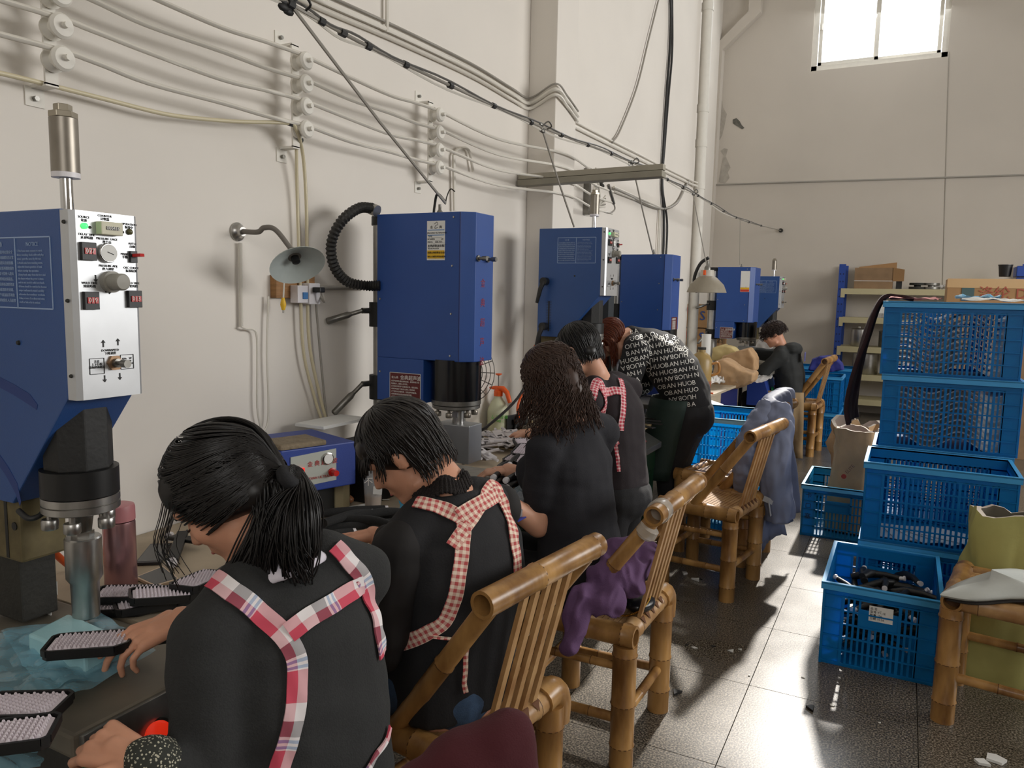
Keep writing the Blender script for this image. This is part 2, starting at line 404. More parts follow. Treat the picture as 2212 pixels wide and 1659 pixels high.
# corner box duct on the back wall, bending up to the right
d = M(); yb = YB
cp = [(U(1551, 640, y=yb)), (U(1551, 112, y=yb)), (U(1632, 30, y=yb)), (U(1638, -60, y=yb))]
wdt = .1
pts = [V((cp[0].x, yb, 0))] + cp[1:]
pts = [V((cp[1].x - .06, yb, 0)), V((cp[1].x, yb, cp[1].z)), V((cp[2].x, yb, cp[2].z)), V((cp[3].x, yb, ZC))]
rgs = []
for i, p in enumerate(pts):
    t = (pts[min(i+1, 3)] - pts[max(i-1, 0)]).normalized(); n = V((t.z, 0, -t.x))
    rgs.append([p - n * wdt, p + n * wdt, p + n * wdt * .85 + V((0, -.1, 0)), p - n * wdt * .85 + V((0, -.1, 0))])
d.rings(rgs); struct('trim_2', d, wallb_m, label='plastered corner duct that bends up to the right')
# drain pipe in the corner
pp = M(); a = U(1497, 500, y=YS + .06); 
px_, py_ = a.x + .04, YS + .07
pp.cyl((px_, py_, 0), (px_, py_, ZC), .055, seg=20)
pipe = thing('drain_pipe', 'white plastic drain pipe running up the far left corner of the room', 'pipe', (px_, py_, 0))
pp.build('pipe', white_paint, pipe, smooth=40)
for z in (2.72, 3.15, 3.5, 4.5, 5.4):
    M().lathe((px_, py_, z - .04), [(0, .055), (0, .061), (.08, .061), (.08, .055)], seg=20).build('socket_joint', white_paint, pipe, smooth=40)
pb = M(); pb.cyl((px_ - .105, YS + .02, 0), (px_ - .105, YS + .02, ZC), .013, seg=8)
pb.build('conduit', mat('grey_brown_pipe', RGB(112, 102, 92), .6), None, cat='pipe', label='thin grey brown conduit beside the white drain pipe')
# flaked plaster on the back wall
def flake(pxs, dy, mt, nm):
    vs = [U(x, y, y=YB - dy) for x, y in pxs]
    M().prism([(p.x, p.y, p.z) for p in vs], (0, dy, 0)).build(nm, mt, bwo)
flake([(1564,320),(1572,322),(1568,338),(1574,352),(1578,362),(1572,372),(1576,384),(1566,396),(1552,394),(1556,372),(1560,350),(1563,336),(1556,326)], .004, patch_m, 'bare_plaster_patch')
flake([(1543,214),(1560,217),(1562,232),(1570,246),(1566,268),(1560,292),(1556,300),(1548,310),(1540,320),(1538,290),(1541,250)], .003, patch_m, 'bare_plaster_patch')
flake([(1583,258),(1591,255),(1598,262),(1602,270),(1608,276),(1603,279),(1595,274),(1588,270),(1583,266)], .006, dark_hole_m, 'plaster_hole')
flake([(1536,322),(1546,322),(1547,330),(1538,331)], .005, patch_m, 'plaster_hole')
# crack line down the back wall
ck = M(); ck.tube([U(2050 - (y - 110) * .028, y, y=YB - .003) for y in range(112, 640, 40)], .006, 4); ck.build('wall_crack', mat('crack', RGB(168, 162, 152), .9), bwo)
# ---------------------------------------------------------------- cables and fittings on the left wall
XW = -1.95
def wallp(px, py, off=.02): return U(px, py, x=XL + off)
BR = [(.0, 0), (1, 0), (2, 0)]
rowz = [2.35, 2.272, 2.194, 2.115]
bry = [U(126, 100, x=XW).y, U(658, 200, x=XW).y, U(948, 310, x=XW).y]
ins0 = None
for k, y in enumerate(bry):
    b = thing('cable_bracket', ['steel cable bracket with white insulator reels nearest the camera on the left wall', 'middle steel cable bracket with four reels above the wall lamp', 'third steel cable bracket, above the blue press with the ribbed hose'][k], 'bracket', (XL, y, 2.23), group='cable brackets on the left wall')
    m = M(); m.box((XL + .06, y - .004, rowz[3] - .06), (XL + .067, y + .03, rowz[0] + .06))
    for z, s in ((rowz[3] - .06, -1), (rowz[0] + .06, 1)):
        m.box((XL, y - .004, z - .004), (XL + .067, y + .03, z + .004)); m.box((XL, y - .02, z + s * .0), (XL + .004, y + .03, z + s * .05))
    m.build('flat_bar', white_paint, b)
    for z in (rowz[3] - .09, rowz[0] + .09): M().cyl((XL + .004, y + .004, z), (XL + .016, y + .004, z), .007, seg=6).build('wall_bolt', steel_d, b)
    for z in rowz:
        q = M().lathe((XL + .068, y + .012, z), [(0, .028), (.012, .031), (.02, .019), (.036, .019), (.044, .031), (.052, .032), (.06, .026), (.062, .008), (.07, .008)], axis=(1, 0, 0), seg=20)
        q.build('insulator_reel', white_paint, b, smooth=40)
        w_ = M().lathe((XL + .06, y + .012, z), [(0, .008), (.085, .008)], axis=(1,0,0), seg=8); w_.build('reel_bolt', white_paint, b)
endp = [U(1290, 445, x=-1.9), U(1290, 430, x=-1.9), U(1300, 420, x=-1.9), U(1310, 405, x=-1.9)]
for i, z in enumerate(rowz):
    w = XL + .108
    pts = [V((w, -.3, z + .02)), V((w, .5, z - .004)), V((w, bry[0] - .05, z + .02)), V((w, bry[0] + .1, z + .018))]
    for a, b2 in ((bry[0], bry[1]), (bry[1], bry[2])):
        for t in (.3, .6, .8, .97, 1.03): pts.append(V((w, a + (b2 - a) * t, z + .018 - .014 * math.sin(PI * min(t, 1)) + .004 * math.sin(i * 3 + t * 9))))
    pts += [V((w, 3.6, z + .0)), V((-1.885, 4.17, z + .03)), V((-1.885, 4.45, z + .035)), V((-1.93, 4.9, z + .02)), V((-1.96, 5.35, z + .03))]
    M().tube(bez(pts, 90), .0075, 6).build('white_wall_cable', cable_w, smooth=60, cat='cable', group='four painted wall cables on reels', label=['painted cable on the topmost row of wall reels', 'painted cable on the second row of wall reels', 'painted cable on the third row of wall reels', 'painted cable on the lowest row of wall reels'][i])
for i, (rr, dz) in enumerate(((.011, 0), (.009, -.03), (.006, .03))):
    src = [(590, -52), (690, 0), (860, 75), (1020, 152), (1106, 203)]
    pts = []
    for x, y in src:
        p = wallp(x, y, .015); p.z += dz; pts.append(p)
    p = V((XL + .02, 4.14, pts[-1].z)); pts += [p, V((-1.885, 4.13, p.z + .06)), V((-1.882, 4.3, p.z + .03)), V((-1.882, 4.47, p.z - .02))]
    M().tube(bez(pts, 60), rr, 6).build('wall_conduit', cable_w if i < 2 else cable_g, smooth=60, cat='conduit', group='conduits rising over the pillar', label=['thick white conduit running high along the wall to the pillar', 'second white conduit directly beneath the thick one by the pillar', 'thin grey cable draped on top of the white conduits by the pillar'][i])
for i, (rr, dz) in enumerate(((.011, 0), (.008, .035))):
    pts = [V((XL + .015, 4.47, 2.66 + dz)), V((XL + .015, 5.54, 2.67 + dz)), V((XL + .015, 7.6, 2.7 + dz)), V((XL + .05, YS - .02, 2.7 + dz))]
    M().tube(bez(pts, 30), rr, 6).build('wall_conduit', cable_w, smooth=60, cat='conduit', label=['lower conduit past the pillar running towards the drain pipe', 'upper conduit past the pillar running towards the drain pipe'][i])
bc = M(); bc.tube(bez([U(1526, 400, y=YB - .02), U(1700, 394, y=YB - .02), U(1900, 388, y=YB - .02), U(2212, 378, y=YB - .02), U(2500, 368, y=YB - .02)], 30), .013, 6)
bc.build('back_wall_cable', cable_g, smooth=60, cat='cable', label='grey cable running level across the back wall below the window')
bc = M(); bc.tube(bez([wallp(1326, 407), wallp(1420, 450), wallp(1460, 440), wallp(1480, 405), wallp(1488, 390)], 30), .012, 6)
bc.build('looped_cable', cable_g, smooth=60, cat='cable', label='grey cable that loops up to the drain pipe behind the hanging lamp channel')
for i in (0, 1):
    c = M(); c.tube([wallp(1326, 404 + i * 9), wallp(1424, 447 + i * 4), wallp(1427 - i * 3, 470), wallp(1418 - i * 3, 660)], .009, 6)
    c.build('down_conduit', cable_w, smooth=60, cat='conduit', label='right hand conduit dropping behind the plain blue press' if i == 0 else 'left hand conduit dropping behind the plain blue press')
c = M(); c.tube(bez([wallp(1432, -60), wallp(1448, 0), wallp(1447, 100), wallp(1440, 200), wallp(1434, 300), wallp(1430, 400), wallp(1434, 470), wallp(1432, 560), wallp(1426, 650)], 60), .012, 6)
c.tube(bez([wallp(1452, 0), wallp(1452, 110), wallp(1444, 210), wallp(1437, 300), wallp(1431, 400), wallp(1441, 480), wallp(1438, 560), wallp(1430, 650)], 60), .010, 6)
c.build('black_power_cable', cable_k, smooth=60, cat='cable', label='twisted black power cable hanging down the wall past the lamp channel')
c = M(); c.tube(bez([wallp(1425, -10), wallp(1400, 90), wallp(1375, 190), wallp(1340, 280), wallp(1322, 308)], 40), .008, 6)
c.build('thin_drop_cable', cable_g, smooth=60, cat='cable', label='thin cable curving down from the ceiling to the upper wall conduit')
c = M(); c.tube([wallp(836, -20), wallp(836, 70)], .009, 6); c.build('short_riser_conduit', cable_w, cat='conduit', label='short vertical conduit above the high wall cables, left of the pillar')
c = M(); c.tube([wallp(982, 455), wallp(980, 335)], .01, 6); c.tube(bez([wallp(980, 335), wallp(990, 322), wallp(1012, 324), wallp(1022, 370)], 16), .008, 6)
c.build('bent_riser_conduit', cable_w, smooth=60, cat='conduit', label='hooked conduit rising behind the blue press with the ribbed hose')
c = M(); c.tube([wallp(1214, 312), wallp(1213, 430)], .007, 6); c.build('short_drop_cable', cable_g, cat='cable', label='short cable hanging on the wall right of the pillar')
# yellowish air hose
c = M(); c.tube(bez([wallp(-60, 148, .05), wallp(0, 158, .05), wallp(100, 182, .05), wallp(230, 215, .05), wallp(350, 245, .06), wallp(430, 256, .06), wallp(520, 263, .07), wallp(620, 266, .1), wallp(640, 280, .1), wallp(655, 340, .04), wallp(662, 450, .03), wallp(664, 600, .03), wallp(668, 740, .03), wallp(690, 850, .03), wallp(708, 920, .04)], 90), .0065, 8)
c.tube(bez([wallp(640, 300, .06), wallp(642, 420, .03), wallp(648, 600, .03), wallp(656, 760, .03), wallp(680, 860, .03), wallp(700, 922, .04)], 40), .006, 8)
c.build('air_hose', hose_y, smooth=60, cat='hose', label='translucent yellowish air hose sagging along the wall and dropping by the lamp')
for p in ((628, 266), (646, 302)):
    q = wallp(*p, .1 if p[0] == 628 else .06); M().cyl(q - V((0, .012, 0)), q + V((0, .012, 0)), .011, seg=10).build('black_tape_wrap', cable_k, cat='tape', label='black tape tie on the air hose, ' + ('upper' if p[0] == 628 else 'lower') + ' one by the second reel bracket')
# small junction box and adapter on the pillar
jb = thing('junction_box', 'small white junction box with black adapter on the pillar', 'box', (-2.0, 4.12, 2.6))
a = U(1104, 226, y=4.14); M().box((a.x - .03, 4.11, a.z - .06), (a.x + .03, 4.16, a.z + .05)).build('box_body', white_paint, jb, bevel=.003)
M().box((a.x + .035, 4.09, a.z - .07), (a.x + .085, 4.14, a.z + .03)).build('black_adapter', black, jb, bevel=.005)
M().tube(bez([(a.x + .05, 4.12, a.z - .07), (a.x + .055, 4.12, a.z - .1), (a.x + .075, 4.12, a.z - .1), (a.x + .075, 4.12, a.z - .06)], 12), .004, 6).build('adapter_cord', cable_k, jb)
# fluorescent channel fixed across in front of the pillar
lc = thing('lamp_channel', 'unlit grey beige lamp channel sticking out from the wall above the blue presses', 'lamp', (-1.65, 4.05, 2.18))
zz0, zz1 = 2.215, 2.235
m = M(); p0 = V((-2.06, 4.05, 2.195)); p1 = V((-1.2, 4.05, 2.205))
m.beam(p0 + V((0, 0, .028)), p1 + V((0, 0, .028)), .05, .03); m.build('batten', mat('grey_beige_enamel', RGB(168, 162, 146), .6, var=.15, vscale=8), lc, bevel=.002)
m = M(); m.beam(p0 - V((0, 0, .008)), p1 - V((0, 0, .008)), .075, .034); m.build('reflector', mat('grey_beige_reflector', RGB(150, 145, 130), .6, var=.15, vscale=8), lc, bevel=.004)
# overhead suspension line
XO = -1.62
sl = [V((XO, .2, 2.42)), V((XO, 1.0, 2.38)), V((XO, 1.72, 2.35)), V((XO, 2.2, 2.335)), V((XO, 3.4, 2.345)), V((XO, 4.75, 2.395)), V((XO, 6.3, 2.4)), V((XO, 8.3, 2.38)), U(1687, 498, y=YB - .01)]
so = thing('overhead_line', 'taped overhead steel line that the presses hang from, anchored in the back wall', 'line', (XO, 4, 2.35))
pl = bez(sl, 90)
M().tube(pl, .006, 6).build('steel_rope', cable_g, so, smooth=60)
M().tube([p + V((.004, 0, .008 + .006 * math.sin(i * .9))) for i, p in enumerate(pl[:-6])], .0045, 5).build('lashed_cable', mat('mid_grey_cable', RGB(96, 94, 90), .5), so, smooth=60)
M().tube([p + V((-.004, 0, -.01 - .008 * math.sin(i * .7 + 1))) for i, p in enumerate(pl[:-10])], .005, 5).build('lashed_cable', cable_w, so, smooth=60)
tb = M()
for i in range(4, len(pl) - 4, 3):
    d = (pl[i + 1] - pl[i]).normalized(); tb.cyl(pl[i] - d * .012, pl[i] + d * .012, .012, seg=8)
tb.build('tape_bands', cable_k, so, kind='stuff')
M().cyl(sl[-1] - V((0, .03, 0)), sl[-1], .03, seg=12).build('wall_anchor', darkcol, so)
for nm, a in (('lump', sl[2]), ('clip', sl[4]), ('clip', sl[5]), ('clip', sl[6])):
    m = M(); 
    for k in range(4): m.ball(a + V((random.uniform(-.01, .01), random.uniform(-.03, .03), random.uniform(-.02, .01))), .016, 8, sc=(.6, 1.4, .7))
    m.tube(bez([a, a + V((.02, .03, .03)), a + V((.03, .05, .01)), a + V((0, .06, 0))], 10), .004, 5)
    m.build('tie_knot', blackm if nm == 'lump' else steel_d, so, smooth=50)
# ---------------------------------------------------------------- ultrasonic presses
def knurl(m, p, r, h, seg=16): m.lathe(p, [(0, r * .9), (h * .12, r), (h * .88, r), (h, r * .9)], (0, 0, -1), seg)
def press_a(label, xf, y0, w, zt, base_z, full=True, plate=None, side_text=True, horn=True, group='blue presses with a silver control panel'):
    t = thing('ultrasonic_press', label, 'machine', (xf, y0, base_z), group=group)
    y1 = y0 + w; yc = (y0 + y1) / 2; xb = xf - .40; zp = zt - .36; ze = .028
    # sheet metal head: polygon in the XZ plane
    poly = [(xb, y0, zt), (xf - ze, y0, zt), (xf - ze, y0, zp), (xf - .235, y0, zt - .6), (xb, y0, zt - .6)]
    hd = M().prism(poly, (0, w, 0)).build('head_housing', blue_side, t, bevel=.003)
    pn = M(); e = .022
    pn.prism([(xf - ze, y0, zp - .004), (xf - .006, y0 + .002, zp - .004), (xf, y0 + .012, zp - .004), (xf, y1 - .008, zp - .004), (xf - .006, y1, zp - .004), (xf - ze, y1, zp - .004)], (0, 0, zt - zp + .002))
    pan = pn.build('control_panel', alu, t, smooth=30)
    # panel furniture. u: along +Y from the near edge, v: down from the top
    def P(u, v, o=0): return V((xf + o, y0 + u * w, zt - v * .36))
    def label_txt(s, u, v, size=.006, al='CENTER', mt=print_k, par=pan, nm='lettering'):
        q = M(); put_text(q, s, size, P(u, v, .0006), (0, 1, 0), (0, 0, 1), al); q.build(nm, mt, par)
    us = w / .143
    def bx(nm, u0, v0, u1, v1, dep, mt, bev=.001): 
        a = P(u0, v0); b = P(u1, v1, dep); return M().box(a, b).build(nm, mt, t, bevel=bev)
    c_ = bx('counter', .36, .055, .68, .125, .018, ivory, .002)
    M().box(P(.43, .08, .0185), P(.62, .098, .019)).build('counter_window', black, c_)
    q = M(); put_text(q, '000416', .009, P(.525, .097, .0195), (0,1,0), (0,0,1), 'CENTER'); q.build('digits', print_w2, c_)
    for i, (u0, v0, dg) in enumerate(((.12, .17, '077'), (.13, .43, '019'), (.78, .42, '013'))):
        s = bx('thumbwheel_switch', u0, v0, u0 + .21, v0 + .095, .008, black)
        wl = M()
        for k in range(3): wl.box(P(u0 + .035 + k * .055, v0 + .03, .0085), P(u0 + .075 + k * .055, v0 + .062, .010))
        wl.build('wheels', red_p, s)
        q = M(); put_text(q, dg, .012, P(u0 + .105, v0 + .056, .0105), (0,1,0), (0,0,1), 'CENTER'); q.build('digits', print_w2, s)
    g = M().lathe(P(.5, .22), [(0, .019), (.008, .019), (.01, .0175), (.01, .001)], (1, 0, 0), 24).build('pressure_gauge', chrome, t, smooth=30)
    M().lathe(P(.5, .22, .0101), [(0, .0168), (.0006, .0168)], (1, 0, 0), 24).build('dial', paper, g)
    M().beam(P(.47, .215, .011), P(.56, .228, .011), .0012, .0012).build('needle', print_k, g)
    k_ = M().lathe(P(.53, .375), [(0, .021), (.012, .021), (.013, .0165), (.04, .0165), (.043, .014), (.044, .001)], (1, -.0, 0), 24).build('pressure_knob', mat('grey_knob', RGB(150, 147, 138), .5), t, smooth=40)
    M().lathe(P(.2, .085), [(0, .006), (.004, .006), (.007, .003)], (1, 0, 0), 14).build('source_lamp', green_led, t, smooth=60)
    M().lathe(P(.86, .095), [(0, .006), (.004, .006), (.007, .003)], (1, 0, 0), 14).build('operation_lamp', mat('dim_lamp', RGB(86, 84, 50), .3), t, smooth=60)
    sc = M()
    for u, v in ((.28, .09), (.76, .1)): sc.lathe(P(u, v), [(0, .003), (.002, .0025)], (1, 0, 0), 10)
    for v in (.07, .48, .88): sc.lathe(V((xf - .016, y0, zt - v * .36)), [(0, .004), (.003, .003)], (0, -1, 0), 10)
    sc.lathe(V((xf - .18, y0, zp + .1)), [(0, .005), (.004, .004)], (0, -1, 0), 10)
    sc.build('screws', darkcol, t, kind='stuff')
    s = bx('mode_switch', .84, .2, .95, .265, .006, black)
    M().beam(P(.9, .225, .006), P(.93, .222, .024), .012, .006).build('toggle', red_p, s)
    n = M().lathe(P(.55, .82), [(0, .016), (.006, .016)], (1, 0, 0), 6).build('speed_valve', mat('hex_brass', RGB(150, 120, 92), .4, metal=.6), t)
    M().lathe(P(.55, .82, .006), [(0, .009), (.008, .009), (.009, .004), (.02, .004), (.021, .008), (.036, .008)], (1, 0, 0), 16).build('valve_stem', steel_d, n, smooth=40)
    if side_text:
        for s_, u, v in (('SOURCE\n電源', .2, .045), ('COUNTER\n計數器', .5, .028), ('OPERATION\n振盪中', .86, .06), ('DELAY TIME\n延遲時間', .23, .135), ('PRESSURE GAGE\n壓力表', .52, .15), ('AUTO\n自動', .9, .165), ('MANU\n手動', .78, .225), ('OSC CHECK\n振盪檢測', .87, .3), ('PRESSURE ADJ\n壓力調整', .52, .295), ('WELD TIME\n熔接時間', .24, .39), ('HOLD TIME\n硬化時間', .88, .385), ('DOWNSPEED\n下降速度', .5, .755)):
            label_txt(s_, u, v, .0062)
        ar = M()
        def arrow(u, v, du, dv):
            a = P(u, v, .0006); d = V((0, du, -dv)); n_ = V((0, d.z, -d.y)).normalized() * .0022; L = d.length; dn = d.normalized(); ex = V((.0006, 0, 0))
            ar.prism([a - n_ * .5, a + n_ * .5, a + d * .6 + n_ * .5, a + d * .6 + n_ * 2, a + d, a + d * .6 - n_ * 2, a + d * .6 - n_ * .5], ex)
        for a in ((.33, .34, 0, .014), (.46, .43, .014, 0), (.4, .73, 0, -.014), (.62, .725, 0, -.014), (.4, .885, 0, .014), (.63, .88, 0, .014)): arrow(*a)
        for (u0, v0, u1, v1) in ((.19, .79, .4, .875), (.65, .78, .85, .86)):
            for a, b in (((u0, v0), (u1, v0)), ((u1, v0), (u1, v1)), ((u1, v1), (u0, v1)), ((u0, v1), (u0, v0))): ar.beam(P(a[0], a[1], .0005), P(b[0], b[1], .0005), .0011, .0011)
        ar.build('printed_marks', print_k, pan, kind='stuff')
        label_txt('注意\n上下行程\n請勿超過標示', .295, .812, .0056); label_txt('KHz    W\n20  2000\n厂 RD 2004', .75, .806, .0052)
    # the printed notice on the side
    nt = M(); nx1, nx0 = xf - .061, xf - .285; z1, z0 = zt - .052, zt - .19
    xm_ = nx0 + (nx1 - nx0) * .49
    for a, b in (((nx0, z1), (nx1, z1)), ((nx1, z1), (nx1, z0)), ((nx1, z0), (nx0, z0)), ((nx0, z0), (nx0, z1)), ((xm_, z0), (xm_, z1))):
        nt.beam((a[0], y0 - .0006, a[1]), (b[0], y0 - .0006, b[1]), .0026, .0012, up=(0, 1, 0))
    put_text(nt, 'NOTICE', .011, (xm_ + (nx1 - xm_) / 2, y0 - .0008, z1 - .017), (1, 0, 0), (0, 0, 1), 'CENTER')
    put_text(nt, '注 意', .011, (nx0 + (xm_ - nx0) / 2, y0 - .0008, z1 - .017), (1, 0, 0), (0, 0, 1), 'CENTER')
    nt.build('notice_frame', print_w, hd)
    tx = M(); rows = ['1.The frame must connect to earth.', 'Before working check cable and plug;', 'never open the cover by the user.', '2.Avoid sonic horn touching metal,', 'adjust the lowest position of head', 'before starting the operation.', '3.Keep hands away from the horn and', 'the fixture when the press is down,', 'and do not touch it with bare hands.', '4.Horns should be matched to booster', 'output and must be tuned carefully;', 'otherwise the transducer overloads.', '5.Stop at once if an abnormal noise,', 'smell or leak of air is noticed.']
    cn = ['1.使用時機架必須接地以策安全', '請檢查電源電線及插頭是否正常', '2.避免焊頭與金屬模具直接接觸', '先調整機頭最低位置再開始操作', '3.機頭下降時手部不得伸入模具', '并避免用手觸摸焊頭及換能器。', '4.更換焊頭後必須重新調整聲波', '輸出功率否則換能器將會過載。', '5.如有異常聲響气味漏氣等現象', '請立即停機并通知維修人員處理']
    for i, r_ in enumerate(rows): put_text(tx, r_, .0058, (xm_ + .006, y0 - .0008, z1 - .028 - i * .0077), (1, 0, 0), (0, 0, 1))
    for i, r_ in enumerate(cn): put_text(tx, r_, .0072, (nx0 + .003, y0 - .0008, z1 - .031 - i * .0106), (1, 0, 0), (0, 0, 1))
    tx.build('notice_lettering', print_w, hd)
    # graduated rule slot low on the side
    if side_text == 'rule':
        ru = M(); 
        for i in range(19): ru.box((xf - .345, y0 - .001, zt - .4 - i * .009), (xf - .315, y0, zt - .402 - i * .009))
        ru.box((xf - .334, y0 - .0012, zt - .40), (xf - .326, y0, zt - .57)); ru.build('rule_marks', print_k, hd)
    # sound stack
    xh = xf - .115
    M().lathe((xh, yc, zt - .02), [(0, .012), (.095, .012)], (0, 0, 1), 16).build('piston_rod', chrome, t, smooth=40)
    M().lathe((xh, yc, zt + .07), [(0, .026), (.01, .026)], (0, 0, 1), 24).build('washer_ring', whitep, t, smooth=40)
    cy = M(); cy.lathe((xh, yc, zt + .08), [(0, .026), (.105, .026), (.106, .023)], (0, 0, 1), 24); cy.build('air_filter', bronze, t, smooth=40)
    hx = M(); hx.lathe((xh, yc, zt + .186), [(0, .026), (.012, .026)], (0, 0, 1), 6); hx.lathe((xh, yc, zt + .198), [(0, .017), (.014, .017)], (0, 0, 1), 6); hx.build('hex_cap', mat('brass_grey', RGB(160, 152, 136), .35, metal=.8), t, bevel=.0012)
    r = .064
    ho = M().lathe((xh, yc, zp - .16), [(0, r * 1.02), (.2, r * 1.02)], (0, 0, 1), 8, PI / 8).build('transducer_housing', blackm, t, bevel=.003)
    M().lathe((xh, yc, zp - .215), [(0, .074), (.055, .074)], (0, 0, 1), 28, ).build('rubber_collar', black, t, smooth=40)
    M().lathe((xh, yc, zp - .25), [(0, .071), (.002, .074), (.015, .074), (.016, .071), (.018, .074), (.033, .074), (.035, .07)], (0, 0, 1), 32).build('flange', steel, t, smooth=40)
    for a in (.3, 1.6, 2.7, 4.2, 5.4):
        p = V((xh + .058 * math.cos(a), yc + .058 * math.sin(a), zp - .25)); kn = M(); kn.cyl(p, p - V((0, 0, .018)), .006, seg=8); knurl(kn, p - V((0, 0, .014)), .0165, .022)
        kn.build('locking_knob', steel, t, smooth=40)
    zn = zp - .25
    M().lathe((xh, yc, zn), [(0, .024), (-.052, .017)], (0, 0, 1), 20).build('booster_neck', steel_d, t, smooth=40)
    M().lathe((xh, yc, zn - .048), [(0, .022), (-.018, .022)], (0, 0, 1), 6).build('hex_nut', steel, t)
    zh = zn - .06
    if horn:
        M().lathe((xh, yc, zh), [(0, .033), (-.003, .0355), (-.088, .0355), (-.1, .028), (-.175, .0265), (-.178, .024)], (0, 0, 1), 30).build('horn', steel, t, smooth=35)
    # column and casting behind
    bxx = xf - .3
    M().box((bxx - .1, yc - .05, zt - .74), (bxx + .05, yc + .05, zt - .58)).build('bracket_casting', brassd, t, bevel=.006)
    sl_ = M(); sl_.box((bxx - .005, yc - .0512, zt - .735), (bxx + .005, yc - .0498, zt - .6)); 
    for a, b in ((-.04, .07), (.03, .06)): sl_.lathe((bxx + a, yc - .05, zt - .6 - b), [(0, .009), (.002, .009)], (0, -1, 0), 14)
    sl_.build('slot_and_bolts', black, t)
    M().box((bxx - .1, yc - .04, base_z + .01), (bxx + .02, yc + .04, zt - .58)).build('column', darkcol, t, bevel=.004)
    if base_z < zt:
        bp = M(); 
        x1 = plate if plate else xf + .2; ye = y1 + (.02 if plate else .1)
        bp.box((bxx - .1, y0 - .17, base_z - .045), (x1, ye, base_z)); bp.build('base_plate', mat('worn_steel_plate', RGB(120, 113, 100), .5, metal=.3, var=.25, vscale=8), t, bevel=.008)
        bb = M().prism([(bxx - .1, y0 - .16, base_z - .046), (x1 - .004, y0 - .16, base_z - .046), (x1 + .02, y0 - .16, base_z - .1), (x1 + .0, y0 - .16, base_z - .16), (bxx - .1, y0 - .16, base_z - .16)], (0, ye - y0 + .15, 0)).build('base_box', blackm, t, bevel=.003)
    return t
m1 = press_a('nearest blue press with silver control panel, at the left edge of the photo', -1.40, .90, .143, 1.685, .79, plate=-1.19)
m3 = press_a('blue press with silver control panel behind the person in red gingham straps', -1.455, 3.90, .2, 1.912, .82, side_text='rule', plate=-1.38)
m6 = press_a('farthest blue press with silver control panel, behind the seated man in a black hoodie', -1.30, 9.27, .26, 1.818, .82)
for st in (((-8, 822), (30, 842), (62, 862), (80, 880)), ((-8, 985), (15, 1018), (35, 1055), (44, 1088))):
    q = M(); c_ = [U(x, y, y=.8993) for x, y in st]; n_ = [V((.35, 0, .94)), V((.45, 0, .9))][st[0][1] > 900] * .011
    up_ = [p + n_ * (1 if i < 3 else .5) for i, p in enumerate(c_)]; dn_ = [p - n_ * (1 if i < 3 else .5) for i, p in enumerate(c_)]
    q.prism(up_ + dn_[::-1], (0, .0007, 0)); q.build('touch_up_stroke', mat('touch_up_blue', RGB(24, 54, 120), .4), m1)
# push buttons on the front of the nearest press
for nm, p, mt, lb in (('red_button', V((-1.172, .872, .722)), None, 'lit red push button'), ('green_button', V((-1.172, .752, .722)), None, 'green push button')):
    ax = V((.82, -.25, .5)).normalized()
    b = M().lathe(p, [(0, .03), (.012, .03), (.014, .024)], ax, 28).build(nm, chrome, m1, smooth=40)
    M().lathe(p + ax * .012, [(0, .0235), (.008, .0235), (.013, .018), (.014, .001)], ax, 28).build('button_cap', mat('red_lit_button', (.75, .03, .01, 1), .25, emit=.5) if nm[0] == 'r' else green_p, b, smooth=40, label=lb)
M().prism([(-1.178, .74, .79), (-1.178, .96, .79), (-1.16, .96, .66), (-1.16, .74, .66)], (-.03, 0, -.01)).build('button_plate', mat('blotchy_steel', RGB(170, 170, 166), .3, metal=.7, var=.4, vscale=14), m1, bevel=.002)

